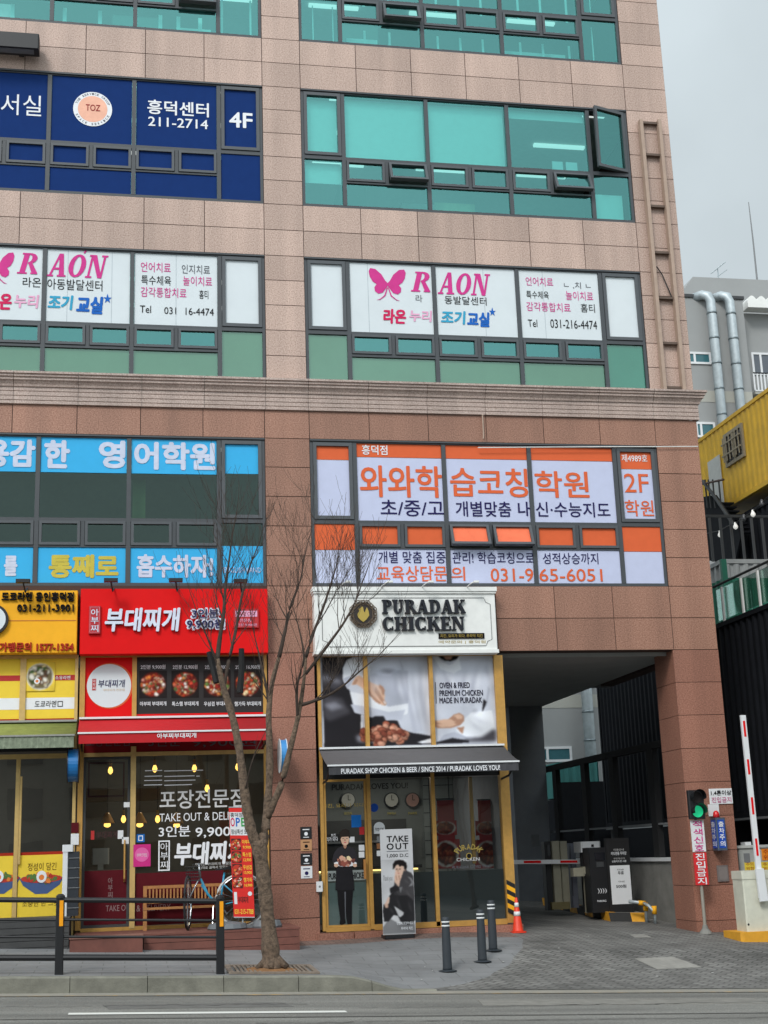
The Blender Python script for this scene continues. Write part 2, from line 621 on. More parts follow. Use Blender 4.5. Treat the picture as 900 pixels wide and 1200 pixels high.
SERIF = {
 'I': (0.5, [bx(.1, .4, S_, 1 - S_), bx(0, .5, 0, S_), bx(0, .5, 1 - S_, 1)]),
 'P': (0.8, [bx(.1, .37, S_, 1 - S_), bx(0, .48, 0, S_), bx(0, .4, 1 - S_, 1)] + arc(.4, .73, .4, .27, .14, .18, -90, 90)),
 'R': (0.95, [bx(.1, .37, S_, 1 - S_), bx(0, .48, 0, S_), bx(0, .4, 1 - S_, 1), [(.42, .5), (.62, .52), (.98, S_), (.7, S_)], bx(.66, 1.0, 0, S_)] + arc(.4, .74, .4, .26, .14, .17, -90, 90)),
 'U': (0.95, [bx(.1, .36, .33, 1 - S_), bx(.68, .8, .33, 1 - S_), bx(0, .46, 1 - S_, 1), bx(.56, .92, 1 - S_, 1)] + arc(.45, .34, .35, .36, .1, .24, 180, 360)),
 'A': (0.98, [[(.1, S_), (.22, S_), (.52, 1), (.4, 1)], [(.62, S_), (.9, S_), (.62, 1), (.4, 1)], bx(.27, .66, .3, .39), bx(0, .33, 0, S_), bx(.53, 1.0, 0, S_)]),
 'D': (0.95, [bx(.1, .37, S_, 1 - S_), bx(0, .4, 0, S_), bx(0, .4, 1 - S_, 1)] + arc(.4, .5, .53, .5, .26, .4, -90, 90)),
 'K': (1.0, [bx(.1, .37, S_, 1 - S_), bx(0, .47, 0, S_), bx(0, .47, 1 - S_, 1), [(.37, .42), (.37, .56), (.76, 1 - S_), (.88, 1 - S_)], [(.42, .6), (.6, .72), (.98, S_), (.68, S_)], bx(.6, 1.02, 0, S_), bx(.62, .98, 1 - S_, 1)]),
 'C': (0.88, arc(.46, .5, .46, .5, .17, .4, 48, 312, 18) + [bx(.74, .82, .68, .97), bx(.74, .82, .05, .3)]),
 'O': (0.95, arc(.46, .5, .46, .5, .19, .4, 0, 360, 24)),
 'H': (1.0, [bx(.1, .36, S_, 1 - S_), bx(.64, .9, S_, 1 - S_), bx(0, .45, 0, S_), bx(0, .45, 1 - S_, 1), bx(.55, 1.0, 0, S_), bx(.55, 1.0, 1 - S_, 1), bx(.36, .64, .45, .55)]),
 'E': (0.84, [bx(.1, .37, S_, 1 - S_), bx(0, .8, 0, S_), bx(0, .78, 1 - S_, 1), bx(.37, .6, .46, .55), bx(.73, .82, 0, .3), bx(.7, .78, .72, 1), bx(.58, .65, .36, .65)]),
 'N': (1.0, [bx(.1, .22, S_, 1 - S_), bx(.78, .9, 0, 1 - S_), [(.1, 1), (.38, 1), (.9, 0), (.68, 0)], bx(0, .34, 0, S_), bx(0, .3, 1 - S_, 1), bx(.66, 1.0, 1 - S_, 1)]),
}
def serif(parent, word, px, Y, m, ext, shear=0.0, name='lettering', plane_step=0.0008):
    X0, X1, Z0, Z1 = rect(*px, Y)
    gap = 0.06
    tot = sum(SERIF[c][0] for c in word) + gap * (len(word) - 1) + shear
    k = (X1 - X0) / tot
    mb = MB()
    x = 0
    for c in word:
        wd, ps = SERIF[c]
        for i, p in enumerate(ps):
            q = [(X0 + (x + a + shear * b) * k, Z0 + b * (Z1 - Z0)) for a, b in p]
            if ext:
                mb.prism(q, Y - plane_step * (i % 5), Y + ext, m)
            else:
                mb.poly(q, Y - plane_step * (i % 5), m)
        x += wd + gap
    return mb.build(name, parent)
import numpy as np
def _blur(a, r):
    r = max(1, int(round(r)))
    for ax in (0, 1):
        for _ in range(2):
            p = np.pad(a, [(r, r) if i == ax else (0, 0) for i in range(2)], mode='edge')
            c = np.cumsum(p, axis=ax)
            z = np.zeros_like(np.take(c, [0], axis=ax))
            c = np.concatenate([z, c], axis=ax)
            n = a.shape[ax]
            w_ = 2 * r + 1
            a = (np.take(c, range(w_, w_ + n), axis=ax) - np.take(c, range(0, n), axis=ax)) / w_
    return a
def print_stroke(layers, x0, y0, x1, y1, wd, rgb, blur, alpha):
    dx, dy = x1 - x0, y1 - y0
    l = math.hypot(dx, dy)
    nx, ny = -dy / l * wd / 2, dx / l * wd / 2
    mx, my = (x0 + x1) / 2 + nx * 1.2, (y0 + y1) / 2 + ny * 1.2
    layers.append(([(x0, y0), (mx + nx, my + ny), (x1, y1), (mx - nx, my - ny)], rgb, blur, alpha))
def print_heap(layers, cx, cy, r, n, size, rng):
    for i in range(n):
        a, d = rng.uniform(0, 6.28), r * math.sqrt(rng.uniform(0, .85))
        x, y = cx + d * math.cos(a), cy + d * math.sin(a) * .7
        s_ = size * rng.uniform(.7, 1.3)
        c = rng.choice(((158, 88, 68), (190, 122, 98), (206, 150, 126), (126, 66, 52)))
        for sc, dx, dy, mul in ((1.0, 1.5, 2, .45), (.92, 0, 0, 1.0), (.5, -.2 * s_, -.25 * s_, 1.22)):
            q = [(x + dx + s_ * sc * rng.uniform(.8, 1.15) * math.cos(k * .8976), y + dy + s_ * sc * rng.uniform(.6, .95) * math.sin(k * .8976)) for k in range(7)]
            layers.append((q, tuple(min(255, v * mul) for v in c), 1.6 if sc > .6 else 3, .95 if sc > .6 else .6))
def print_sheet(parent, name, R, Y, box, step, base, layers, seed):
    """a photographic print: soft-edged colour areas laid over one another, held as a fine colour grid on a flat sheet"""
    u0, v0, u1, v1 = box
    nx, ny = int((u1 - u0) / step) + 1, int((v1 - v0) / step) + 1
    gx, gy = np.meshgrid(np.linspace(u0, u1, nx), np.linspace(v0, v1, ny))
    img = np.ones((ny, nx, 3)) * np.array(base, float)
    for pts, rgb, blur, alpha in layers:
        m = np.zeros((ny, nx), bool)
        n = len(pts)
        for i in range(n):
            xa, ya = pts[i]
            xb_, yb_ = pts[(i + 1) % n]
            if abs(yb_ - ya) < 1e-9:
                continue
            c = ((ya > gy) != (yb_ > gy)) & (gx < (xb_ - xa) * (gy - ya) / (yb_ - ya) + xa)
            m ^= c
        al = _blur(m.astype(float), blur / step)[..., None] * alpha
        img = img * (1 - al) + np.array(rgb, float) * al
    rs = np.random.RandomState(seed)
    nz_ = _blur(_blur(rs.rand(ny, nx), 5), 9)
    nz_ = (nz_ - nz_.mean()) / (nz_.std() + 1e-9)
    img = np.clip(img * (1 + .035 * nz_[..., None] + .02 * (rs.rand(ny, nx, 1) - .5)), 0, 255) / 255
    li = np.where(img <= .04045, img / 12.92, ((img + .055) / 1.055) ** 2.4)
    X0, X1, Z0, Z1 = R
    org = ORG[parent.name]
    xs = np.linspace(X0, X1, nx) - org[0]
    zs = np.linspace(Z1, Z0, ny) - org[2]
    v = np.zeros((ny, nx, 3))
    v[..., 0] = xs[None, :]
    v[..., 1] = Y - org[1]
    v[..., 2] = zs[:, None]
    idx = np.arange(nx * ny).reshape(ny, nx)
    f = np.stack([idx[1:, :-1], idx[1:, 1:], idx[:-1, 1:], idx[:-1, :-1]], -1).reshape(-1, 4)
    me = bpy.data.meshes.new(name)
    me.from_pydata(v.reshape(-1, 3).tolist(), [], f.tolist())
    at_ = me.color_attributes.new('print', 'FLOAT_COLOR', 'POINT')
    at_.data.foreach_set('color', np.concatenate([li.reshape(-1, 3), np.ones((nx * ny, 1))], 1).ravel().astype(np.float32))
    if 'printed_picture' not in MATS:
        m = bpy.data.materials.new('printed_picture')
        m.use_nodes = True
        b_ = m.node_tree.nodes['Principled BSDF']
        b_.inputs['Roughness'].default_value = .5
        b_.inputs['Specular IOR Level'].default_value = .15
        an = m.node_tree.nodes.new('ShaderNodeAttribute')
        an.attribute_name = 'print'
        m.node_tree.links.new(an.outputs['Color'], b_.inputs['Base Color'])
        MATS['printed_picture'] = m
    me.materials.append(MATS['printed_picture'])
    o = bpy.data.objects.new(name, me)
    COL.objects.link(o)
    o.parent = parent
    ORG[o.name] = Vector(org)
    return o
def dish_print(parent, name, X, Z, r, Y, base, plate, food, seed, flat=1.0, n=150, size=.13, inner=.86):
    rng = random.Random(seed)
    circ = lambda q: [(q * math.cos(R_(a)), q * flat * math.sin(R_(a))) for a in range(0, 360, 12)]
    lay = [(circ(1.0), plate, .05, 1.0), (circ(inner), tuple(v * .5 for v in food[0]), .05, 1.0)]
    for i in range(n):
        a, d = rng.uniform(0, 6.28), inner * .95 * math.sqrt(rng.uniform(0, .9))
        x, y = d * math.cos(a), d * math.sin(a) * flat
        s_ = size * rng.uniform(.5, 1.4)
        c = rng.choice(food)
        st, ro = rng.uniform(.35, 1.0), rng.uniform(0, 3.14)
        for sc, dx, dy, mul, al in ((1.1, .02, .03, .35, .7), (1.0, 0, 0, 1.0, 1.0), (.45, -.03, -.03, 1.3, .6)):
            q = []
            for k in range(8):
                ex, ey = s_ * sc * rng.uniform(.8, 1.15) * math.cos(k * .785), s_ * sc * st * rng.uniform(.8, 1.15) * math.sin(k * .785)
                q.append((x + dx + ex * math.cos(ro) - ey * math.sin(ro), y + dy + ex * math.sin(ro) + ey * math.cos(ro)))
            lay.append((q, tuple(min(255, v * mul) for v in c), .03, al))
    m_ = 1.08
    return print_sheet(parent, name, (X - r * m_, X + r * m_, Z - r * m_ * flat, Z + r * m_ * flat), Y, (-m_, -m_ * flat, m_, m_ * flat), .045, base, lay, seed)
STEWC = ((196, 58, 36), (214, 84, 44), (228, 132, 62), (226, 150, 132), (238, 210, 160), (150, 40, 30), (120, 30, 26), (90, 118, 58), (236, 230, 220), (204, 70, 50))
def pix(pts, Y, ox=0.0, oy=0.0, k=1.0):
    return [at(x / k + ox, y / k + oy, Y) for x, y in pts]
def blobs(mb, cx, cz, r, Y, cols, n, size, rng, flat=1.0):
    """a heap of irregular flat shapes in print"""
    for i in range(n):
        a, d = rng.uniform(0, 6.28), r * math.sqrt(rng.uniform(0, 0.85))
        x, z = cx + d * math.cos(a), cz + d * math.sin(a) * flat
        q = []
        s = size * rng.uniform(0.6, 1.3)
        t0 = rng.uniform(0, 6.28)
        st = rng.uniform(0.45, 1.0)
        ro = rng.uniform(0, 3.14)
        for k in range(7):
            t = t0 + k * 2 * math.pi / 7
            rr = s * rng.uniform(0.75, 1.15)
            ex, ez = rr * math.cos(t), rr * math.sin(t) * st
            q.append((x + ex * math.cos(ro) - ez * math.sin(ro), z + ex * math.sin(ro) + ez * math.cos(ro)))
        mb.poly(q, Y - 0.0004 * (i + 1), rng.choice(cols))
    return mb

# ------------------------------------------------------------------ palette
GR_UP = granite('granite_upper', (146, 119, 107), (186, 160, 147), (208, 187, 174), 0.12)
GR_LO = granite('granite_lower', (118, 80, 64), (154, 112, 93), (178, 138, 118), 0.12)
GR_RED = granite('granite_red', (122, 78, 62), (155, 106, 88), (178, 130, 110), 0.10)
GR_TRIM = granite('granite_trim', (138, 116, 108), (180, 160, 150), (204, 188, 180), 0.04)
JOINT = mat('joint', (70, 52, 47), 0.9)
ALU = mat('window_aluminium', (66, 70, 74), 0.45, 0.0, 0.06)
ALU2 = mat('window_sash_aluminium', (76, 80, 84), 0.42, 0.0, 0.06)
BLACK = mat('black_paint', (24, 25, 28), 0.45)
BLACK2 = mat('black_matt', (18, 18, 20), 0.8)
WHITE = mat('white_paint', (222, 224, 226), 0.5, var=0.03)
OFFWHITE = mat('off_white', (230, 231, 228), 0.6, var=0.05)
GREY = mat('grey_paint', (120, 122, 124), 0.6)
DGREY = mat('dark_grey', (58, 60, 62), 0.6)
STEEL = mat('galvanised_steel', (176, 186, 190), 0.5, 0.35, 0.14, 5)
GOLD = mat('gold_frame', (196, 150, 78), 0.4, 0.2, 0.12, 9)
GOLD_L = mat('pale_gold_frame', (208, 176, 112), 0.4, 0.2, 0.10, 9)
RED = mat('red_sign_face', (222, 22, 24), 0.45, var=0.03)
REDCLOTH = mat('red_awning_cloth', (184, 18, 28), 0.8, var=0.06)
MAROON = mat('maroon_film', (88, 22, 30), 0.5, var=0.08)
YELLOW = mat('yellow_sign_face', (246, 178, 44), 0.5, var=0.04)
YELLOW2 = mat('yellow_film', (240, 208, 72), 0.5, var=0.04)
BROWNRED = mat('brown_red_ink', (168, 48, 30), 0.6)
INK = mat('black_ink', (22, 20, 22), 0.6)
NAVY = mat('navy_ink', (38, 34, 84), 0.6)
ORANGE = mat('orange_ink', (218, 102, 62), 0.6, var=0.04)
PALE = mat('pale_film', (194, 200, 226), 0.5, var=0.03)
SKYFILM = mat('sky_blue_film', (62, 174, 228), 0.5, var=0.03)
LILAC = mat('pale_lilac_ink', (200, 208, 228), 0.6)
OLIVE = mat('mustard_ink', (196, 182, 78), 0.6)
BLUEFILM = mat('royal_blue_film', (24, 52, 108), 0.9, var=0.05)
WHITEINK = mat('white_ink', (232, 234, 238), 0.6, var=0.02)
FILMW = mat('white_film', (214, 222, 226), 0.55, var=0.03, scale=1.5)
MAGENTA = mat('magenta_ink', (206, 62, 140), 0.6)
PINK = mat('pale_pink_ink', (228, 170, 200), 0.6)
ROSE = mat('crimson_ink', (206, 40, 92), 0.6)
TEALINK = mat('cyan_ink', (60, 160, 196), 0.6)
BLUEINK = mat('blue_ink', (34, 100, 186), 0.6)
GREYINK = mat('grey_ink', (96, 98, 104), 0.6)
FROSTG = mat('frosted_green_film', (122, 160, 140), 0.5, var=0.08, scale=1.2)
CREAM = mat('cream_wall', (150, 140, 120), 0.8)
CONC = mat('concrete', (128, 127, 122), 0.85, 0, 0.18, 3, 0.2, 30)
CONC_K = mat('kerb_granite', (118, 117, 107), 0.9, 0, 0.32, 2.6, 0.3, 40)
DARKWALL = mat('dark_grey_render', (138, 141, 146), 0.85, 0, 0.12, 2)
SOFFIT = mat('soffit_panel', (172, 174, 174), 0.8, 0, 0.08, 2)
SKIN = mat('printed_skin', (214, 176, 152), 0.6)
SKIN2 = mat('printed_skin_shade', (172, 130, 108), 0.6)
HAIR = mat('dark_hair', (26, 22, 22), 0.6)
MEAT = [mat('meat_a', (150, 78, 62), 0.6), mat('meat_b', (190, 124, 100), 0.6), mat('meat_c', (216, 164, 140), 0.6), mat('meat_d', (112, 56, 46), 0.6)]
STEW = [mat('stew_red', (190, 52, 34), 0.5), mat('stew_orange', (226, 126, 50), 0.5), mat('stew_pink', (228, 150, 130), 0.5), mat('stew_cream', (236, 214, 170), 0.5), mat('stew_dark', (110, 30, 24), 0.5), mat('stew_green', (84, 120, 56), 0.5), mat('stew_white', (232, 228, 220), 0.5)]
GL_TEAL = glass('teal_glass', (0.30, 0.78, 0.74), (0.50, 1.0, 0.95), 0.28)
GL_GREEN = glass('green_glass', (0.34, 0.46, 0.42), (0.26, 0.42, 0.36), 0.09)
GL_SHOP = glass('shop_glass', (0.9, 0.95, 0.95), (0.66, 0.70, 0.69), 0.12)
GL_SAGE = glass('sage_glass', (0.62, 0.86, 0.76), (0.80, 0.96, 0.86), 0.14)
GL_RAIL = glass('rail_glass', (0.8, 0.95, 0.9), (0.88, 0.95, 0.93), 0.08)

# ------------------------------------------------------------------ ground, road, pavement
def sheet(name, xs, ys, f, m):
    mb = MB()
    v = [(x, y, f(x, y)) for y in ys for x in xs]
    n = len(xs)
    mb.add(v, [(j * n + i, j * n + i + 1, (j + 1) * n + i + 1, (j + 1) * n + i) for j in range(len(ys) - 1) for i in range(n - 1)], m)
    return structure(mb.build(name, origin=Vector((0, 0, 0))))
clampx = lambda x: max(-60, min(60, x))
sheet('ground', [-900, -60, -20, 0, 20, 60, 900], [-900, -100, -20, 0, 20, 100, 900], lambda x, y: -0.045 * clampx(x) - 1.1, mat('ground_earth', (104, 102, 96), 0.9))
ASPH = asphalt()
sheet('road', [-70, -20, 0, 20, 70], [-60, -30, -10, Y_KERB], lambda x, y: road_z(x), ASPH)
WALK = paving('walk_slabs', (120, 121, 122), (98, 99, 99), 0.6, 0.3, 0.05, 0, 0.24, 0.008)
BRICK = paving('driveway_pavers', (112, 111, 108), (70, 69, 66), 0.23, 0.115, 0.2, R_(45), 0.45)
STRIP = paving('red_pavers', (122, 100, 92), (84, 74, 70), 0.22, 0.11, 0.2, 0, 0.3)
# the pavement ends on a rounded corner, the driveway takes over from there
_ac = [on_ground(*p) for p in ((612, 1100), (613, 1110), (600, 1127), (575, 1143), (545, 1153))]
_ac = sorted([(p.y, p.x) for p in _ac])
def edge_x(y):
    if y >= _ac[-1][0]:
        return _ac[-1][1]
    if y <= _ac[0][0]:
        t = (y - Y_KERB) / (_ac[0][0] - Y_KERB) if _ac[0][0] > Y_KERB else 1
        return 0.75 + (_ac[0][1] - 0.75) * max(0, t)
    for a, b in zip(_ac, _ac[1:]):
        if a[0] <= y <= b[0]:
            t = (y - a[0]) / (b[0] - a[0])
            t = t * t * (3 - 2 * t) * 0.4 + t * 0.6
            return a[1] + (b[1] - a[1]) * t
ys = [Y_KERB + 5.2 * i / 52 for i in range(53)]
mb = MB()
N = 28
for y in ys:
    e = edge_x(y)
    for i in range(N + 1):
        t = i / N
        x = -45 + (e + 45) * (1 - (1 - t) ** 3)
        mb.v.append((x, y, G(x, y)))
for j in range(len(ys) - 1):
    for i in range(N):
        mb.f.append([j * (N + 1) + i, j * (N + 1) + i + 1, (j + 1) * (N + 1) + i + 1, (j + 1) * (N + 1) + i])
        mb.m.append(mb.mi(STRIP if ys[j] > -0.9 else WALK))
structure(mb.build('pavement', origin=Vector((0, 0, 0))))
mb = MB()
ysd = ys + [0.6 * i for i in range(1, 60)]
for y in ysd:
    e = edge_x(y) if y <= 0 else _ac[-1][1]
    for i in range(N + 1):
        t = i / N
        x = e + (45 - e) * t ** 2
        mb.v.append((x, y, G(x, y)))
for j in range(len(ysd) - 1):
    for i in range(N):
        mb.f.append([j * (N + 1) + i, j * (N + 1) + i + 1, (j + 1) * (N + 1) + i + 1, (j + 1) * (N + 1) + i])
        mb.m.append(mb.mi(BRICK))
structure(mb.build('driveway', origin=Vector((0, 0, 0))))
# kerb stones, dropping at the driveway
mb = MB()
x = -45.0
while x < 0.9:
    x1 = min(x + 1.0, 0.9)
    xs = [x + 0.004, x1 - 0.004]
    k = 1 if x < -1.2 else 4
    for i in range(k):
        a, b = xs[0] + (xs[1] - xs[0]) * i / k, xs[0] + (xs[1] - xs[0]) * (i + 1) / k
        y0, y1 = Y_KERB - 0.16, Y_KERB - 0.002
        za, zb = max(G(a, y1 + .01), road_z(a) + 0.02) + 0.004, max(G(b, y1 + .01), road_z(b) + 0.02) + 0.004
        v = [(a, y0 + .02, za), (b, y0 + .02, zb), (b, y1, zb), (a, y1, za), (a, y0, za - .02), (b, y0, zb - .02), (b, y0, road_z(b) - .2), (a, y0, road_z(a) - .2), (b, y1, road_z(b) - .2), (a, y1, road_z(a) - .2)]
        mb.add(v, [(0, 1, 2, 3), (4, 5, 1, 0), (7, 6, 5, 4), (4, 0, 3, 9, 7), (5, 6, 8, 2, 1), (3, 2, 8, 9)], CONC_K)
    x = x1
structure(mb.build('kerb', origin=Vector((0, 0, 0))))
# gutter strip along the kerb, worn yellow line, white lane line, tar seams
def strip(name, x0, x1, ya, yb, m, lift, n=1):
    b = MB()
    for i in range(n):
        a, c = x0 + (x1 - x0) * i / n, x0 + (x1 - x0) * (i + 1) / n
        b.add([(a, ya, road_z(a) + lift), (c, ya, road_z(c) + lift), (c, yb, road_z(c) + lift), (a, yb, road_z(a) + lift)], [(0, 1, 2, 3)], m)
    return structure(b.build(name, origin=Vector((0, 0, 0))))
strip('gutter', -45, 45, Y_KERB - 0.62, Y_KERB - 0.16, mat('gutter_concrete', (140, 136, 126), 0.85, 0, 0.16, 2.5), 0.004)
strip('yellow_line', -45, 45, Y_KERB - 0.62, Y_KERB - 0.54, worn('worn_yellow', (190, 152, 84), (136, 132, 122), 0.42), 0.008)
p0, p1 = on_ground(80, 1188.5), on_ground(406, 1186)
LY = (p0.y + p1.y) / 2
strip('lane_line', p0.x, p1.x, LY - 0.1, LY + 0.1, worn('lane_white', (214, 214, 208), (140, 138, 132), 0.8), 0.006)
TAR = mat('tar', (66, 65, 63), 0.8)
q = on_ground(600, 1190)
strip('tar_seam', -45, 45, q.y - 0.03, q.y + 0.02, worn('tar_worn', (70, 69, 67), (112, 111, 107), 0.62), 0.007)

# ------------------------------------------------------------------ the granite commercial building
XR = 7.88
Z5S, Z4T, Z4S, Z3T, Z3S = 17.48, 16.39, 13.79, 12.69, 10.09
Z5T = Z5S + 2.6
Z2T, Z2S = 8.95, 6.11
bld = thing('commercial_building', 'pink granite commercial building with teal windows over street level shops', 'building', (0, 0, 0))
def panels(mb, x0, x1, z0, z1, nx, nz, m, gap=0.007):
    for i in range(nx):
        for j in range(nz):
            a, b = x0 + (x1 - x0) * i / nx, x0 + (x1 - x0) * (i + 1) / nx
            c, d = z0 + (z1 - z0) * j / nz, z0 + (z1 - z0) * (j + 1) / nz
            mb.box(a + gap, b - gap, 0, 0.05, c + gap, d - gap, m)
up = MB()
core = MB()
XL0 = -7.75
def solid(x0, x1, z0, z1, nx, nz, m=None, mbx=None):
    panels(mbx or up, x0, x1, z0, z1, nx, nz, m or GR_UP)
    core.box(x0, x1, 0.012, 0.32, z0, z1, JOINT)
for z0, z1, n in ((Z3S, Z3T, 5), (Z4S, Z4T, 5), (Z5S, Z5T, 5)):
    solid(-0.775, 0, z0, z1, 1, n)
    solid(6.95, XR, z0, z1, 1, n)
for z0, z1 in ((Z3T, Z4S), (Z4T, Z5S), (Z5T, Z5T + 1.1)):
    solid(XL0, -0.775, z0, z1, 6, 2)
    solid(-0.775, 0, z0, z1, 1, 2)
    solid(0, 6.95, z0, z1, 6, 2)
    solid(6.95, XR, z0, z1, 1, 2)
up.build('upper_cladding', bld)
lo = MB()
solid(XL0, -0.82, Z2T, 9.5, 6, 1, GR_LO, lo)
solid(-0.82, 0.03, Z2T, 9.5, 1, 1, GR_LO, lo)
solid(0.03, 6.98, Z2T, 9.5, 6, 1, GR_LO, lo)
solid(6.98, XR, Z2T, 9.5, 1, 1, GR_LO, lo)
solid(-0.82, 0.03, Z2S, Z2T, 1, 5, GR_LO, lo)
solid(6.98, XR, Z2S, Z2T, 1, 5, GR_LO, lo)
solid(3.5, 6.98, 4.87, Z2S, 3, 2, GR_LO, lo)
solid(6.98, XR, 4.87, Z2S, 1, 2, GR_LO, lo)
solid(-0.82, 0.03, 4.87, Z2S, 1, 2, GR_LO, lo)
core.box(XL0, -0.82, 0.012, 0.3, 4.87, Z2S, JOINT)
core.box(0.03, 3.5, 0.012, 0.3, 4.87, Z2S, JOINT)
solid(-0.82, 0.03, -0.35, 4.87, 1, 9, GR_RED, lo)
lo.build('base_cladding', bld)
# corner pier of the driveway with its inner face
pr = MB()
nz = 9
for j in range(nz):
    c, d = -0.75 + (4.87 + 0.75) * j / nz, -0.75 + (4.87 + 0.75) * (j + 1) / nz
    pr.box(6.975, XR, 0, 0.05, c + .005, d - .005, GR_RED)
    pr.box(6.955, 6.975, 0.0, 0.98, c + .005, d - .005, GR_RED)
pr.box(6.976, XR - .01, 0.051, 0.98, -0.75, 4.87, JOINT)
pr.build('corner_pier', bld)
core.box(XL0, XL0 + .3, 0.33, 6.0, 4.9, Z5T + 1.1, JOINT)
core.box(XL0, XR, 6.0, 6.3, 4.9, Z5T + 1.1, DARKWALL)          # back of the tower
core.box(XR - 0.3, XR - 0.005, 0.33, 6.0, 4.9, Z5T + 1.1, JOINT)
core.box(XL0, XR, 0.0, 6.0, Z5T + 1.1, Z5T + 1.3, JOINT)
for z in (Z2S - 0.5, Z3S - 0.4, Z4S - 0.4, Z5S - 0.4):
    core.box(XL0, XR - .31, 0.33, 6.0, z - 0.15, z + 0.15, OFFWHITE)   # storey floors
core.build('structure_core', bld)
# cornice
cn = MB()
prof = [(0, 10.085), (-0.20, 10.085), (-0.20, 10.045), (-0.17, 10.03), (-0.17, 9.995), (-0.14, 9.98), (-0.14, 9.94), (-0.11, 9.915), (-0.08, 9.87), (-0.07, 9.83), (-0.045, 9.825), (-0.045, 9.755), (-0.03, 9.745), (-0.045, 9.735), (-0.045, 9.665), (-0.03, 9.655), (-0.045, 9.645), (-0.045, 9.58), (-0.03, 9.57), (-0.045, 9.56), (-0.045, 9.505), (0, 9.5)]
xb = [XL0 + i * 1.16 for i in range(6)] + [-0.8, 0.015] + [0.015 + 1.16 * i for i in range(1, 6)] + [6.96, XR]
for a, b in zip(xb, xb[1:]):
    if b == XR:
        v = [(a + .004, y, z) for y, z in prof] + [(XR - y, y, z) for y, z in prof] + [(XR - y, 0.3, z) for y, z in prof]
        n = len(prof)
        fs = [[i, i + 1, n + i + 1, n + i] for i in range(n - 1)] + [[n + i, n + i + 1, 2 * n + i + 1, 2 * n + i] for i in range(n - 1)] + [[0, n, 2 * n]]
        cn.add(v, [f[::-1] for f in fs], GR_TRIM)
    else:
        cn.prism_x(prof, a + .004, b - .004, GR_TRIM)
cn.build('cornice', bld)
# driveway ceiling, beam, rear column
so = MB()
so.box(3.45, 7.40, 0.06, 10.6, 4.89, 5.0, SOFFIT)
so.box(3.46, 6.95, 0.33, 0.36, 4.80, 4.89, SOFFIT)
so.build('driveway_ceiling', bld)
sw_ = MB()
sw_.box(3.43, 3.60, 0.32, 8.0, -0.6, 4.89, DARKWALL)
sw_.build('driveway_wall', bld)
ct = MB()
ct.box(6.45, 7.35, 10.0, 10.7, -0.8, 4.89, DARKWALL)
ct.build('rear_column', bld)
m = MB()
X0, X1, Z0, Z1 = rect(623.5, 978, 632, 992, 9.98)
m.box(X0, X1, 9.97, 9.998, Z0, Z1, GREY)
m.build('meter_box', bld)

# ---- windows
def window(name, Z0, Z1, xs, narrow, gl, gl_low=None, gl_vent=None, opens=(), label=None, div=(.575, .59, .772, .786)):
    gl_low, gl_vent = gl_low or gl, gl_vent or gl
    H = Z1 - Z0
    zt, v1, v0, zl = [Z1 - q * H for q in div]
    mb = MB()
    y0, y1 = 0.02, 0.16
    fw = 0.055
    mb.frame(xs[0] + .004, xs[-1] - .004, Z0 + .004, Z1 - .004, fw, y0, y1, ALU)
    # drip at the head
    mb.box(xs[0] + .004, xs[-1] - .004, -0.012, y0, Z1 - .035, Z1 - .004, ALU)
    cells = {}
    mw = 0.04
    todo = []
    for i in range(len(xs) - 1):
        a = xs[i] + (fw if i == 0 else mw)
        b = xs[i + 1] - (fw if i == len(xs) - 2 else mw)
        if i:
            mb.box(xs[i] - mw, xs[i] + mw, y0 - .004, y1 - .01, Z0 + fw, Z1 - fw, ALU)
        if i in narrow:
            mb.box(a, b, y0 + .002, y1 - .02, zt - .05, zt + .03, ALU)
            cells[(i, 'top')] = (a, b, zt + .03, Z1 - fw)
            cells[(i, 'low')] = (a, b, Z0 + fw, zt - .05)
        else:
            mid = (a + b) / 2
            mb.box(a, b, y0 + .002, y1 - .02, v1 - .01, zt + .02, ALU)
            mb.box(a, b, y0 + .002, y1 - .02, zl, v0, ALU)
            mb.box(mid - .035, mid + .035, y0 + .003, y1 - .02, v0, v1, ALU)
            cells[(i, 'top')] = (a, b, zt + .02, Z1 - fw)
            cells[(i, 'low')] = (a, b, Z0 + fw, zl)
            cells[(i, 'v0')] = (a, mid - .035, v0, v1)
            cells[(i, 'v1')] = (mid + .035, b, v0, v1)
    win = mb.build(name, bld, label=label)
    sub = []
    rects = {}
    for key, (a, b, c, d) in cells.items():
        i, k = key
        g_ = gl_low if k == 'low' else gl_vent if k[0] == 'v' else gl
        sash = k[0] == 'v' or (i in narrow and k == 'top')
        if sash:
            sb, gb = MB(), MB()
            s = 0.065 if k == 'top' else 0.05
            sb.frame(a + .008, b - .008, c + .008, d - .008, s, 0.0, 0.09, ALU2)
            gb.plate(a + s, b - s, c + s, d - s, 0.05, g_)
            if key in opens:
                for q in (sb, gb):
                    if k == 'top':                     # side-hung, swung out on its right edge
                        ang = R_(17)
                        q.v = [(b + (x - b) * math.cos(ang) + y * 0, y + (x - b) * math.sin(ang), z) for x, y, z in q.v]
                    else:                              # top-hung, pushed out at the bottom
                        ang = R_(22)
                        q.v = [(x, y - (d - z) * math.sin(ang), d - (d - z) * math.cos(ang) - y * .3) for x, y, z in q.v]
            sb.build('sash', win)
            gb.build('pane', win)
            rects[key] = (a + s, b - s, c + s, d - s)
        else:
            gb = MB()
            gb.plate(a, b, c, d, 0.06, g_)
            gb.build('pane', win)
            rects[key] = (a, b, c, d)
    return win, rects
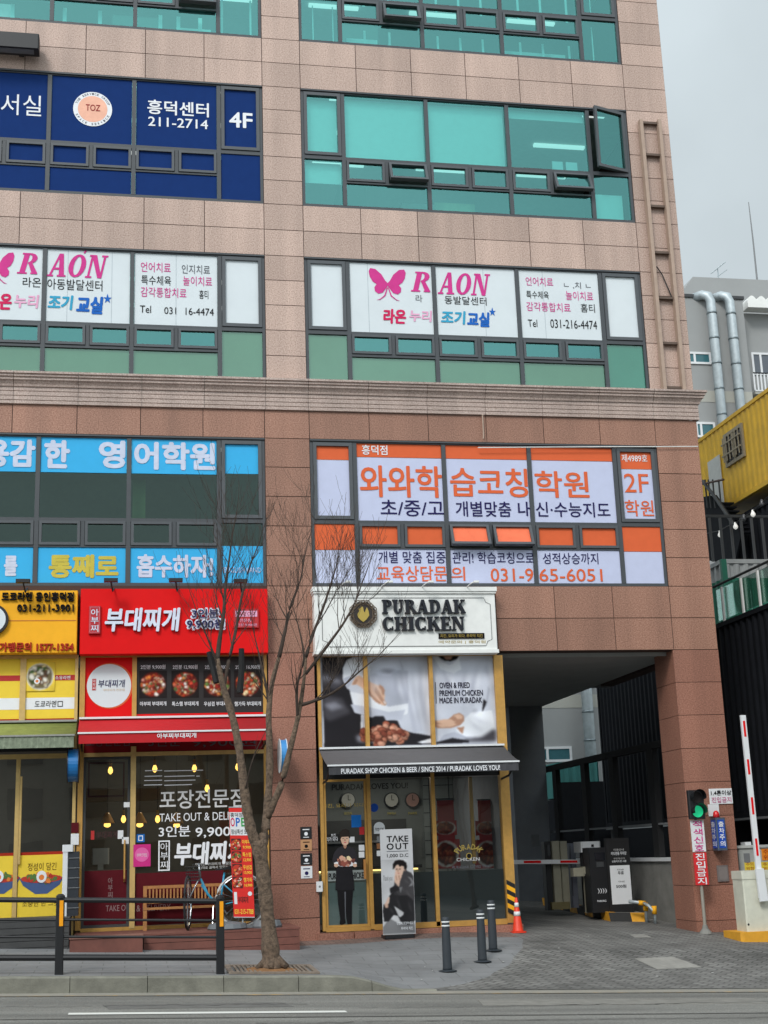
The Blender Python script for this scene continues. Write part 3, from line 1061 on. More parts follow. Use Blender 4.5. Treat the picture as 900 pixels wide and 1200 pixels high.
def film(win, r, m, f0=0.0, f1=1.0, Y=0.044, name='film', e=0.004):
    """print stuck over the height f0..f1 of a pane"""
    mb = MB()
    z0, z1 = r[2] + (r[3] - r[2]) * f0, r[2] + (r[3] - r[2]) * f1
    mb.plate(r[0] + e, r[1] - e, z0 + e, z1 - e, Y, m)
    return mb.build(name, win)
XRW = [0.0, 0.86, 2.60, 4.32, 6.08, 6.95]
XLW = [-6.6, -4.94, -3.31, -1.65, -0.775]
WIN = {}
WIN['5R'] = window('window', Z5S, Z5T, XRW, (0, 4), GL_TEAL, opens=((1, 'v1'),), label='teal window with a small sash pushed open')
WIN['5L'] = window('window', Z5S, Z5T, XLW, (3,), GL_TEAL, opens=((2, 'v1'),))
WIN['4R'] = window('window', Z4S, Z4T, XRW, (0, 4), GL_TEAL, opens=((1, 'v1'), (3, 'v1'), (4, 'top')), label='teal window with its right casement swung open')
WIN['4L'] = window('window', Z4S, Z4T, XLW, (3,), GL_TEAL, label='window covered in royal blue film with white lettering')
WIN['3R'] = window('window', Z3S, Z3T, XRW, (0, 4), GL_TEAL, gl_low=GL_SAGE, label='window with white film and pink butterfly', div=(.595, .605, .765, .785))
WIN['3L'] = window('window', Z3S, Z3T, XLW, (3,), GL_TEAL, gl_low=GL_SAGE, label='window with white film cut off at the photo edge', div=(.595, .605, .765, .785))
XRW2 = [0.03, 0.89, 2.63, 4.34, 6.09, 6.98]
XLW2 = [-6.6, -4.96, -3.33, -1.68, -0.82]
WIN['2R'] = window('window', Z2S, Z2T, XRW2, (0, 4), GL_TEAL, opens=((2, 'v0'), (2, 'v1')), label='window with orange and pale lilac film', div=(.563, .575, .738, .748))
WIN['2L'] = window('window', Z2S, Z2T, XLW2, (3,), GL_GREEN, label='dark green window with sky blue film bands', div=(.563, .575, .738, .748))
# rooms behind the glass
rm = MB()
for z0, z1 in ((Z2S - .35, Z3S - .55), (Z3S - .25, Z4S - .55), (Z4S - .25, Z5S - .55), (Z5S - .25, Z5T + 1.0)):
    rm.box(XL0, XR - .31, 4.6, 4.7, z0, z1, mat('office_wall', (150, 152, 150), 0.8))
    rm.box(-0.6, -0.4, 0.33, 4.6, z0, z1, mat('office_wall', (150, 152, 150), 0.8))
    rm.box(XL0, XR - .31, 0.33, 4.6, z1 - .08, z1 - .02, mat('office_ceiling', (190, 192, 190), 0.8))
rm.build('office_interior', bld)
TUBE = emit('tube_light', (236, 244, 240), .7)
for z1 in (Z3S - .55, Z4S - .55, Z5S - .55, Z5T + 1.0):
    tb_ = MB()
    for y in (1.0, 2.4, 3.8):
        for i in range(6):
            x = -6.6 + i * 2.45
            tb_.box(x, x + 1.2, y - .05, y + .05, z1 - .14, z1 - .085, TUBE)
    tb_.build('ceiling_light', bld)
FURN = mat('office_furniture', (120, 124, 118), .7)
fz_ = random.Random(8)
for z0 in (Z4S - .25, Z5S - .25):
    tb_ = MB()
    for i in range(9):
        x = -6.9 + i * 1.6 + fz_.uniform(-.3, .3)
        tb_.box(x, x + fz_.uniform(.5, 1.1), 1.2 + fz_.uniform(0, 2), 3.6, z0, z0 + fz_.uniform(.9, 1.7), FURN if i % 3 else OFFWHITE)
    tb_.build('furniture', bld)
BLIND = mat('roller_blind', (232, 238, 236), 0.7, var=0.03)
def blind(win, r, f0, f1=1.0, Y=0.2, m=BLIND, u0=0, u1=1):
    mb = MB()
    a, b = r[0] + (r[1] - r[0]) * u0, r[0] + (r[1] - r[0]) * u1
    mb.box(a, b, Y, Y + .012, r[2] + (r[3] - r[2]) * f0, r[2] + (r[3] - r[2]) * f1, m)
    return mb.build('blind', win)
w4, r4 = WIN['4R']
blind(w4, r4[(0, 'top')], 0)
blind(w4, r4[(1, 'top')], 0)
blind(w4, r4[(2, 'top')], 0)
blind(w4, r4[(3, 'top')], .86)
blind(w4, r4[(0, 'low')], .55)
blind(w4, r4[(4, 'low')], .0, .7, .3, BLIND, .1, .9)
blind(w4, r4[(2, 'low')], .1, .85, .5, mat('tan_cabinet', (178, 166, 130), 0.7), .1, .62)
blind(w4, r4[(3, 'top')], .05, .32, .5, WHITE, .62, .76)
blind(w4, r4[(3, 'top')], .05, .32, .5, WHITE, .80, .95)
w5, r5 = WIN['5R']
for i, us in ((0, (.35, .9)), (1, (.3, .62)), (2, (.2, .5, .8)), (3, (.25, .55, .9)), (4, (.4,))):
    for u in us:
        blind(w5, r5[(i, 'low')], 0, 1, .3, BLIND, u, u + .03)
        blind(w5, r5[(i, 'top')], 0, 1, .3, BLIND, u, u + .03)
blind(w5, r5[(1, 'low')], 0, .85, .5, BLIND, .1, .5)
blind(w5, r5[(3, 'low')], 0, .8, .5, BLIND, .05, .9)
w5l, r5l = WIN['5L']
for i, us in ((0, (.1, .5)), (1, (.1, .55)), (2, (.27, .5, .78)), (3, (.05, .8))):
    for u in us:
        blind(w5l, r5l[(i, 'low')], 0, 1, .3, BLIND, u, u + .05)
blind(w5l, r5l[(2, 'low')], 0, .75, .5, BLIND, .5, .95)
# left window, fourth floor: all blue
w, r = WIN['4L']
for k in r:
    film(w, r[k], BLUEFILM)
TY = 0.036
letter(w, '독서실', (-25, 110, 48.5, 134.5), TY, WHITEINK, 0.0)
letter(w, '흥덕센터', (172.6, 118.5, 244.8, 135.5), TY, WHITEINK, 0.02)
letter(w, '211-2714', (173.6, 138.5, 243.8, 149.5), TY, WHITEINK, 0.015)
letter(w, '4F', (268.6, 131.7, 296, 149.8), TY, WHITEINK, 0.03)
cx_, cz_ = at(108.6, 127.8, TY)
mb = MB()
mb.disc(cx_, cz_, .375, TY, WHITEINK, 40)
mb.disc(cx_, cz_, .285, TY - .002, mat('salmon_ink', (240, 184, 160), .6), 36)
for word, a0, a1 in (('THE SERVICE GROUP', 158, 22), ('SPACE SERVICE', 205, 335)):
    for i, ch in enumerate(word):
        if ch == ' ':
            continue
        a = R_(a0 + (a1 - a0) * i / (len(word) - 1))
        vs_, fs = glyphs(ch, 0.02, 0, 1)
        s_, rr = .045, .33
        rot = a - math.pi / 2 if a1 < a0 else a + math.pi / 2
        P = []
        for x, z in vs_:
            x, z = (x - .5) * s_ * .8, (z - .5) * s_
            P.append((cx_ + rr * math.cos(a) + x * math.cos(rot) - z * math.sin(rot), TY - .002, cz_ + rr * math.sin(a) + x * math.sin(rot) + z * math.cos(rot)))
        mb.add(P, fs, GREYINK)
mb.build('emblem', w)
letter(w, 'TOZ', (100.5, 122.5, 117.5, 130), TY - .005, mat('dark_red_ink', (150, 40, 44), .6), 0.01)
# third floor, both windows
def butterfly(win, px):
    X0, X1, Z0, Z1 = rect(*px, TY)
    half = [(.5, .55), (.56, .62), (.66, .82), (.82, .98), (.96, 1.0), (1.0, .9), (.97, .72), (.9, .58), (.8, .5), (.86, .4), (.85, .28), (.76, .2), (.64, .24), (.56, .36), (.5, .46)]
    mb = MB()
    for s in (1, -1):
        mb.poly([(X0 + (X1 - X0) * (.5 + s * (u - .5)), Z0 + (Z1 - Z0) * v) for u, v in half], TY, MAGENTA)
        tail = [(.52, .42), (.60, .16), (.72, .04), (.82, .0), (.72, .01), (.57, .14), (.5, .40)]
        mb.poly([(X0 + (X1 - X0) * (.5 + s * (u - .5)), Z0 + (Z1 - Z0) * v) for u, v in tail], TY - .002, MAGENTA)
    mb.build('butterfly_emblem', win)
w, r = WIN['3R']
for i in (1, 2, 3):
    film(w, r[(i, 'top')], FILMW)
    film(w, r[(i, 'low')], FROSTG, Y=.075)
for i in (0, 4):
    film(w, r[(i, 'top')], FILMW)
film(w, r[(0, 'low')], FROSTG, Y=.075)
film(w, r[(4, 'low')], mat('teal_film', (74, 158, 146), .5, var=.08, scale=1.2), Y=.075)
butterfly(w, (432.5, 315, 476, 352))
serif(w, 'R', (481, 318.5, 508.5, 342), TY, MAGENTA, 0, .28)
serif(w, 'AON', (512.5, 320, 575, 345.5), TY, MAGENTA, 0, .28)
letter(w, '라', (487, 345.5, 495, 354), TY, GREYINK)
letter(w, '동발달센터', (521, 347.5, 570, 357), TY, INK)
letter(w, '라온', (449, 362, 476, 379.5), TY, ROSE, 0.04, .1)
letter(w, '누리', (479.5, 363.5, 506.5, 377), TY, PINK, 0.035, .1)
letter(w, '조기', (516.5, 364, 546, 380), TY, TEALINK, 0.04, .1)
letter(w, '교실', (547, 365.5, 574, 383), TY, BLUEINK, 0.045, .1)
letter(w, '★', (573, 360, 581, 370), TY, BLUEINK)
SEAM = mat('film_seam', (176, 186, 192), .6)
def seam(win, r_, us):
    for u in us:
        x = r_[0] + (r_[1] - r_[0]) * u
        MB().plate(x - .005, x + .005, r_[2] + .01, r_[3] - .01, .0425, SEAM).build('film_seam', win)
for i, us in ((1, (.22,)), (2, (.6,)), (3, (.3,))):
    seam(w, r[(i, 'top')], us)
letter(w, '언어치료', (616, 325, 648, 335), TY, MAGENTA)
letter(w, 'ㄴ ,치 ㄴ', (661, 330.5, 692, 338.5), TY, GREYINK)
letter(w, '특수체육', (616.8, 341, 643, 350), TY, INK)
letter(w, '놀이치료', (663, 341.5, 695, 352), TY, MAGENTA)
letter(w, '감각통합치료', (617, 354.5, 668.5, 365), TY, MAGENTA)
letter(w, '홈티', (680.5, 356, 697, 366), TY, INK)
letter(w, 'Tel', (618.7, 374.5, 629.6, 383), TY, INK)
letter(w, '031-216-4474', (645, 375, 699.5, 385), TY, INK)
w, r = WIN['3L']
for i in (0, 1, 2):
    film(w, r[(i, 'top')], FILMW)
    film(w, r[(i, 'low')], FROSTG, Y=.075)
film(w, r[(3, 'top')], FILMW)
film(w, r[(3, 'low')], FROSTG, Y=.075)
butterfly(w, (-24, 295, 16.5, 332))
serif(w, 'R', (20, 296.5, 49, 321), TY, MAGENTA, 0, .28)
serif(w, 'AON', (55, 298, 127, 325), TY, MAGENTA, 0, .28)
letter(w, '´', (98, 292, 103, 297), TY, MAGENTA, .03)
letter(w, '라온', (26.5, 325, 48, 336.5), TY, INK)
letter(w, '아동발달센터', (55.5, 327.5, 120, 340), TY, INK)
letter(w, '온', (-1, 344, 14, 363), TY, ROSE, 0.045, .1)
letter(w, '누리', (16.5, 345, 45.8, 361), TY, PINK, 0.035, .1)
letter(w, '조기', (55.7, 345.5, 86, 363), TY, TEALINK, 0.04, .1)
letter(w, '교실', (89, 347, 121, 368), TY, BLUEINK, 0.045, .1)
letter(w, '★', (121, 344, 131, 355), TY, BLUEINK)
for i, us in ((1, (.25,)), (1, (.78,)), (2, (.5,))):
    seam(w, r[(i, 'top')], us)
letter(w, '언어치료', (165, 307.5, 200, 319), TY, MAGENTA)
letter(w, '인지치료', (213, 310.5, 246, 321), TY, GREYINK, -0.004)
letter(w, '특수체육', (165.5, 323, 200.5, 334), TY, INK)
letter(w, '놀이치료', (214.5, 324, 248.5, 335), TY, MAGENTA)
letter(w, '감각통합치료', (165, 337, 218.5, 348.5), TY, MAGENTA)
letter(w, '홈티', (233.5, 340, 244, 350), TY, INK)
letter(w, 'Tel', (164, 358, 177, 366.5), TY, INK)
letter(w, '031', (192.5, 360, 206.5, 368), TY, INK)
letter(w, '16-4474', (217.5, 361, 250.5, 369.5), TY, INK)
# second floor right: orange and pale film
w, r = WIN['2R']
for i in range(5):
    f = .80 if i in (0, 4) else .82
    f = .74 if i == 4 else f
    film(w, r[(i, 'top')], PALE, 0, f)
    film(w, r[(i, 'top')], ORANGE, f, 1)
    if i in (0, 4):
        film(w, r[(i, 'low')], PALE, 0, .56)
        film(w, r[(i, 'low')], ORANGE, .56, 1)
    else:
        film(w, r[(i, 'low')], PALE)
        for k in ('v0', 'v1'):
            if i == 2:
                a = r[(i, k)]
                mb = MB()
                mb.plate(a[0], a[1], a[2], a[3], .044, mat('lit_orange_film', (236, 118, 84), .5))  # lighter copy of the orange: light on the tilted sash painted in
                ang, d = R_(22), a[3] + .05
                mb.v = [(x, y - (d - z) * math.sin(ang), d - (d - z) * math.cos(ang) - y * .3) for x, y, z in mb.v]
                mb.build('film', w)
            else:
                film(w, r[(i, k)], ORANGE)
letter(w, '흥덕점', (424, 521.5, 454, 533), TY, WHITEINK, .012)
letter(w, '와와학', (421.5, 545.5, 518, 583), TY, ORANGE, .018)
letter(w, '습코칭', (527.5, 548.5, 618.5, 582.5), TY, ORANGE, .018)
letter(w, '학원', (627, 552, 690, 583.5), TY, ORANGE, .018)
letter(w, '초/중/고', (446, 586, 520, 605), TY, NAVY, .01)
letter(w, '개별맞춤', (534, 587.5, 599, 605.5), TY, NAVY, .01)
letter(w, '내', (607, 587.5, 623, 605.5), TY, NAVY, .01)
letter(w, '신·수능지도', (628, 588.5, 715, 606), TY, NAVY, .01)
letter(w, '제4989호', (728.5, 532.5, 758.5, 541.5), TY, WHITEINK, .005)
letter(w, '2F', (731.5, 555, 760, 577), TY, ORANGE, .005)
letter(w, '학원', (732.5, 586, 766, 605), TY, ORANGE, .01)
letter(w, '개별 맞춤 집중', (443.5, 646, 522, 660), TY, NAVY, .005)
letter(w, '관리! 학습코칭으로', (530, 647, 626, 660.5), TY, NAVY, .005)
letter(w, '성적상승까지', (636, 648, 701, 661), TY, NAVY, .005)
letter(w, '교육상담문', (441.5, 663, 524, 681.5), TY, ORANGE, .01)
letter(w, '의', (529, 664, 545, 680.5), TY, ORANGE, .01)
letter(w, '031-9', (575, 666, 625, 681.5), TY, ORANGE, .01)
letter(w, '65-6051', (632, 666.5, 706, 681.5), TY, ORANGE, .01)
# second floor left: sky-blue bands
w, r = WIN['2L']
for i in range(3):
    film(w, r[(i, 'top')], SKYFILM, .56, 1)
    film(w, r[(i, 'low')], SKYFILM, 0, 1)
film(w, r[(3, 'top')], SKYFILM, .58, 1)
film(w, r[(3, 'low')], SKYFILM, 0, .62)
letter(w, '용감', (-19, 514.5, 41.5, 547.5), TY, LILAC, .045)
letter(w, '한', (51.5, 515.5, 82, 549), TY, LILAC, .045)
letter(w, '영', (115.5, 516, 147, 549), TY, LILAC, .045)
letter(w, '어학원', (157, 518, 252.5, 551), TY, LILAC, .04)
letter(w, '를', (4.5, 651, 20.5, 675), TY, LILAC, .04)
letter(w, '통째로', (57, 649.5, 139, 677.5), TY, OLIVE, .045)
letter(w, '흡수하자!', (160, 649.5, 250, 677), TY, LILAC, .035)
letter(w, 'ENGLISH LAND', (262, 665, 306, 671), TY, LILAC, .0)
blind(w, r[(2, 'top')], 0, .55, .4, mat('green_curtain', (190, 200, 150), .8), .02, .17)

# things fixed to the wall
t = thing('cable_ladder', 'tan vertical cable ladder fixed to the upper right pier', 'cable ladder', (7.4, -0.1, Z3S))
tan = mat('tan_paint', (170, 148, 132), .6)
for px in ((747, 141, 782, 458), (769, 141, 804, 458)):
    x0, z0 = at(px[2], 457, -.1)
    x1, z1 = at(px[0], 141, -.1)
    xc = (x0 + x1) / 2
    MB().box(xc - .035, xc + .035, -.16, -.03, Z3S, z1, tan).build('rail', t)
xa, xb_ = (at(747, 141, -.1)[0] + at(782, 457, -.1)[0]) / 2, (at(769, 141, -.1)[0] + at(804, 457, -.1)[0]) / 2
for py in (143, 180, 240, 294, 347, 400, 452):
    z = at(770, py, -.1)[1]
    MB().box(xa + .036, xb_ - .036, -.10, -.02, z - .05, z, mat('shaded_tan', (96, 80, 70), .7)).build('rung', t)  # rungs coloured dark to paint in their shadow
mb = MB()
pts = [at(x, y, -.06) for x, y in ((765, 311), (770, 313), (776, 322), (783, 338), (788, 350))]
mb.tube([(x, -.06, z) for x, z in pts], .012, BLACK, 6)
mb.build('loose_cable', t)
mb = MB()
pts = [at(x, y, -.05) for x, y in ((560, 524.5), (640, 524.0), (720, 523.5), (770, 523.5), (818, 523.2))]
mb.tube([(x, -.05, z) for x, z in pts], .010, OFFWHITE, 6)
tag(mb.build('cable'), 'thin white cable running along the wall over the orange window', 'cable')
mb = MB()
x, z = at(567, 515, -.06)
mb.tube([(x, -.06, 9.5), (x, -.06, z + .12), (x - .02, -.10, z)], .014, mat('tan_paint', (170, 148, 132), .6), 8)
tag(mb.build('conduit_pipe'), 'short pale conduit pipe hanging below the stone cornice', 'pipe')
t = thing('light_bar', 'long black light bar on the wall beside blue window top', 'wall light', (-5.6, -.2, 16.8))
a = at(46, 45, -.3)
X0, X1, Z0, Z1 = rect(-40, 39, 46, 56, -.35)
MB().box(X0, X1, -.42, -.12, Z0, Z1, BLACK, .02).build('housing', t)
MB().box(X0 + .1, X1 - .1, -.36, -.2, Z0 - .006, Z0, GREY).build('diffuser', t)
MB().box(X1 - .4, X1 - .3, -.12, 0, Z0 + .05, Z1 - .05, BLACK).build('bracket', t)

# ------------------------------------------------------------------ shop interiors
FL_L, FL_R = 0.22, 0.02                        # floor heights of the left shops and of the chicken shop
mb = MB()
LW = mat('shop_wall_dark', (92, 88, 82), 0.8)
mb.box(XL0, -0.45, 5.0, 5.1, -0.6, 4.85, LW)
mb.box(XL0, -0.45, 0.35, 5.0, FL_L - .9, FL_L - .012, mat('shop_floor', (84, 76, 70), .5))
mb.box(XL0, -0.45, 0.35, 5.0, 3.9, 4.0, mat('shop_ceiling', (70, 68, 66), .8))
mb.box(-4.27, -4.15, 0.35, 5.0, FL_L - .01, 3.9, LW)
mb.box(-0.45, -0.35, 0.06, 8, -0.6, 4.85, DARKWALL)
mb.box(0.02, 3.42, 4.0, 4.1, -0.6, 4.85, mat('clock_wall', (128, 132, 128), .8))
mb.box(-0.34, 3.42, 0.35, 4.0, FL_R - .7, FL_R - .012, mat('shop_floor', (84, 76, 70), .5))
mb.box(-0.34, 3.42, 0.35, 4.0, 2.95, 3.05, mat('shop_ceiling', (70, 68, 66), .8))
TX0 = at(497, 960, 3.9)[0]
mb.box(TX0, 3.42, 3.9, 3.99, 0, 2.95, mat('white_tile', (150, 156, 152), .3))
for i in range(11):
    mb.box(TX0, 3.42, 3.888, 3.9, .1 + i * .28, .115 + i * .28, DGREY)
for i in range(3):
    mb.box(TX0 + .12 + i * .42, TX0 + .135 + i * .42, 3.886, 3.899, 0, 2.95, DGREY)
mb.build('shop_interior', bld)

# ------------------------------------------------------------------ ramen shop on the far left
YS = 0.02
ra = thing('shopfront', 'yellow ramen shopfront with pale gold frames at the left edge', 'shopfront', (-5.6, 0.1, 0.2))
XA0, XA1 = -7.7, -4.17
mb = MB()
zt = at(40, 767, YS)[1]
za = at(40, 846, YS)[1]
zd = at(40, 889, YS)[1]
zs = at(40, 1077, YS)[1]
xm = at(26.5, 810, YS)[0]
xr0, xr1 = at(87.5, 810, YS)[0], XA1
mb.box(XA0, XA1, YS, .14, zt - .07, zt, GOLD_L)
mb.box(xm - .05, xm + .05, YS, .14, za, zt - .07, GOLD_L)
mb.box(xr0, XA1, YS - .02, .14, 0.0, zt - .07, GOLD_L)
mb.box(XA0, xr0, YS, .14, zd, zd + .08, GOLD_L)
xm2 = at(19, 980, YS)[0]
mb.box(xm2 - .035, xm2 + .035, YS, .14, zs, zd, GOLD_L)
mb.box(xm2 + .04, xm2 + .075, YS - .02, .1, zs + .9, zd - .3, GOLD_L)
mb.box(XA0, xr0, YS, .14, zs - .06, zs, GREY)
mb.box(XA0, xr0, .05, .14, za - .5, za, BLACK2)
mb.build('frame', ra)
for a, b in ((XA0, xm - .05), (xm + .05, xr0)):
    MB().plate(a, b, za, zt - .07, .06, YELLOW2).build('window_graphic', ra)
g_ = ra.children[-1]
X0, X1, Z0, Z1 = rect(28.5, 791, 86.5, 797.5, .055)
MB().plate(xm + .05, xr0, Z0, Z1, .057, mat('band_red', (182, 36, 34), .6)).build('red_band', g_)
MB().plate(XA0, xm - .05, Z0, Z1, .057, mat('band_red', (182, 36, 34), .6)).build('red_band', g_)
X0, X1, Z0, Z1 = rect(28.5, 817.5, 86.5, 831, .055)
for a, b in ((XA0, xm - .05), (xm + .05, xr0)):
    MB().plate(a, b, Z0, Z1, .057, WHITEINK).build('white_band', g_)
    MB().plate(a, b, za, za + .06, .057, BROWNRED).build('red_band', g_)
cx_, cz_ = at(47, 793, .05)
rng = random.Random(3)
mb = MB()
mb.disc(cx_, cz_, .235, .052, WHITEINK)
mb.disc(cx_, cz_, .205, .050, mat('bowl_dark', (74, 66, 62), .5))
mb.disc(cx_ - .05, cz_ - .08, .05, .035, WHITEINK)
mb.disc(cx_ - .05, cz_ - .08, .025, .034, STEW[1])
mb.build('ramen_picture', g_)
dish_print(g_, 'bowl_picture', cx_, cz_, .235, .043, (240, 208, 72), (226, 226, 226), ((226, 206, 150), (214, 196, 150), (96, 72, 56), (70, 96, 50), (150, 92, 64), (228, 224, 210)), 7, 1.0, 50, .2, .9)
letter(g_, '소유라멘', (64.7, 791.8, 82.5, 796.3), .05, WHITEINK, .01)
letter(g_, '도쿄라멘', (40.5, 821, 66, 828.7), .05, INK, .0, .1)
X0, X1, Z0, Z1 = rect(67.5, 821.5, 73.5, 828, .05)
MB().frame(X0, X1, Z0, Z1, .01, .05, .055, INK).build('stamp', g_)
for a, b in ((XA0, xm2 - .035), (xm2 + .035, xr0)):
    MB().plate(a, b, zs + .95, zd, .07, GL_SHOP).build('pane', ra)
zy = at(55, 1001.5, YS)[1]
zr = at(55, 998, YS)[1]
for i, (a, b) in enumerate(((XA0, xm2 - .04), (xm2 + .045, at(77, 1040, YS)[0]))):
    o = MB().plate(a, b, zs, zy, .05, YELLOW2).build('lower_panel', ra)
    MB().plate(a, b, zy, zr, .05, BROWNRED).build('red_band', o)
    mb = MB()
    cx_, cz_ = at(48.5 if i else -2, 1036, .045)
    bowl = [(-.36, .09), (-.3, .13), (.3, .13), (.36, .09), (.3, -.02), (.14, -.13), (.1, -.16), (-.1, -.16), (-.14, -.13), (-.3, -.02)]
    mb.poly([(cx_ + x, cz_ + z) for x, z in bowl], .046, mat('bowl_blue', (70, 92, 138), .4))
    mb.poly([(cx_ + .34 * math.cos(R_(k * 15)), cz_ + .09 + .07 * math.sin(R_(k * 15))) for k in range(24)], .044, STEW[0])
    blobs(mb, cx_, cz_ + .1, .26, .043, [STEW[0], STEW[1], STEW[5], STEW[5], MEAT[0], STEW[3]], 26, .05, random.Random(5 + i), .35)
    mb.poly([(cx_ + .085 * math.cos(R_(k * 20)), cz_ + .12 + .1 * math.sin(R_(k * 20))) for k in range(18)], .03, WHITEINK)
    mb.disc(cx_, cz_ + .11, .045, .029, STEW[1])
    mb.build('bowl_picture', o)
    if i:
        letter(o, '정성이 담긴', (32.5, 1011, 66, 1020), .045, mat('brown_ink', (96, 64, 30), .6), .0)
        letter(o, '소중한 한 그릇', (26, 1055, 69, 1062), .045, mat('brown_ink', (96, 64, 30), .6), .0)
o = MB().box(*rect(83.5, 964, 92.3, 976, 0)[:2], -.012, -.002, *rect(83.5, 964, 92.3, 976, 0)[2:], MAROON).build('sticker', ra)
r_ = rect(83, 977, 92.3, 990, 0)
MB().box(r_[0], r_[1], -.012, -.002, r_[2], r_[3], WHITE).build('sticker', ra)

t = thing('signboard', 'yellow shop signboard with black phone number and round logo', 'shop sign', (-5.9, -.2, 4.9))
SY = -0.26
X0, X1, Z0, Z1 = rect(-40, 692, 90.5, 765, SY)
X0 = -7.6
MB().box(X0, X1, SY, -.002, Z0, Z1, YELLOW, .01).build('panel', t)
zl_ = at(50, 727, SY)[1]
MB().box(X0 + .02, X1 - .02, SY - .004, SY - .001, zl_ - .012, zl_ + .004, mat('seam_orange', (190, 110, 30), .6)).build('seam', t)
letter(t, '도쿄라멘', (1.7, 693.5, 38, 704), SY - .05, INK, .018, 0, .05)
letter(t, '용인흥덕점', (41.5, 693.5, 86.5, 704.5), SY - .05, INK, .018, 0, .05)
letter(t, '031-211-3901', (20, 708, 86.5, 716.5), SY - .05, INK, .03, 0, .05)
letter(t, '가맹문의 1577-1354', (-1, 752.5, 86.3, 763.5), SY - .03, BROWNRED, .035, 0, .03)
cx_, cz_ = at(-8.5, 726.5, SY)
mb = MB()
mb.drum(cx_, cz_, .27, SY - .07, SY - .001, BLACK)
mb.drum(cx_, cz_, .225, SY - .075, SY - .07, FILMW)
mb.build('round_logo', t)

def awning(label, px_top, px_bot, Yf, zf_top, zf_bot, cloth, val, xcap, text=None, bar=None):
    """fixed awning: sloping cloth from the wall down to a front bar with a hanging valance"""
    (xa, ya), (xb2, yb) = px_top
    x0, z0 = at(xa, ya, -.02)
    x1, z1 = at(xb2, yb, -.02)
    (fa, fya), (fb, fyb) = px_bot
    u0, w0 = at(fa, fya, Yf)
    u1, w1 = at(fb, fyb, Yf)
    zf = (w0 + w1) / 2
    ztop = (z0 + z1) / 2
    x0, x1 = min(x0, u0), max(x1, u1)
    t = thing('awning', label, 'awning', ((x0 + x1) / 2, -.02, zf))
    mb = MB()
    n = 8
    th = .012
    for i in range(n):
        a, b = i / n, (i + 1) / n
        sag = lambda q: -.02 * math.sin(math.pi * q)
        p = [(-.02 + (Yf + .02) * q, ztop + (zf - ztop) * q + sag(q)) for q in (a, b)]
        mb.add([(x0, p[0][0], p[0][1]), (x1, p[0][0], p[0][1]), (x1, p[1][0], p[1][1]), (x0, p[1][0], p[1][1]),
                (x0, p[0][0], p[0][1] - th), (x1, p[0][0], p[0][1] - th), (x1, p[1][0], p[1][1] - th), (x0, p[1][0], p[1][1] - th)],
               [(0, 3, 2, 1), (4, 5, 6, 7), (0, 4, 7, 3), (1, 2, 6, 5)], cloth)
    mb.build('cloth', t, True)
    MB().box(x0, x1, Yf - .05, Yf, zf - .022, zf + .006, bar or WHITE, .01).build('front_bar', t)
    MB().box(x0, x1, -.1, -.005, ztop, ztop + .035, bar or WHITE).build('top_rail', t)
    vz = at((fa + fb) / 2, zf_bot, Yf - .03)[1]
    mb = MB()
    nn = 60
    xs = [x0 + .02 + (x1 - x0 - .04) * i / nn for i in range(nn + 1)]
    wv = .006 if val else 0
    v = [(x, Yf - .03 + wv * math.sin(i * 2.1), z) for z in (vz, zf - .022) for i, x in enumerate(xs)] + [(x, Yf - .022 + wv * math.sin(i * 2.1), z) for z in (vz, zf - .035) for i, x in enumerate(xs)]
    k = nn + 1
    mb.add(v, [(i, i + 1, k + i + 1, k + i) for i in range(nn)] + [(2 * k + i + 1, 2 * k + i, 3 * k + i, 3 * k + i + 1) for i in range(nn)] + [(i, 2 * k + i, 2 * k + i + 1, i + 1) for i in range(nn)], val or cloth)
    vo = mb.build('valance', t)
    mb = MB()
    for x in (x0 + .06, x1 - .06):
        mb.tube([(x, -.01, zf - .25), (x, Yf * .5, zf - .22), (x, Yf + .02, zf - .03)], .02, BLACK, 6)
    mb.build('arm', t)
    if text:
        for s, px, m, b in text:
            letter(vo, s, px, Yf - .038, m, b)
    return t
awning('green canvas awning with ribbed grey green valance over the ramen shop', ((-40, 846), (87.5, 848)), ((-44, 861), (88, 863)), -.75, 0, 877, mat('olive_canvas', (126, 134, 66), .85, 0, .2, 4), mat('grey_green_canvas', (128, 138, 118), .85, 0, .3, 12), 0, bar=mat('dull_steel', (150, 150, 145), .5))
awning('red awning with short white brush lettering over the stew shop', ((93, 842), (312, 841)), ((94, 857.5), (313, 856)), -.7, 0, 869.5, REDCLOTH, None, 0, [('아부찌부대찌개', (184, 859, 230, 865), WHITEINK, .02)])
awning('charcoal awning with one line of white capitals over the chicken shop', ((374, 876.5), (590, 876)), ((383.5, 894.5), (601, 894)), -1.0, 0, 905.5, mat('charcoal_canvas', (92, 90, 92), .85, 0, .06, 5), mat('charcoal_valance', (66, 66, 70), .85), 0, [('PURADAK SHOP CHICKEN & BEER / SINCE 2014 / PURADAK LOVES YOU!', (399.6, 898.5, 586, 904.6), WHITEINK, .02)])

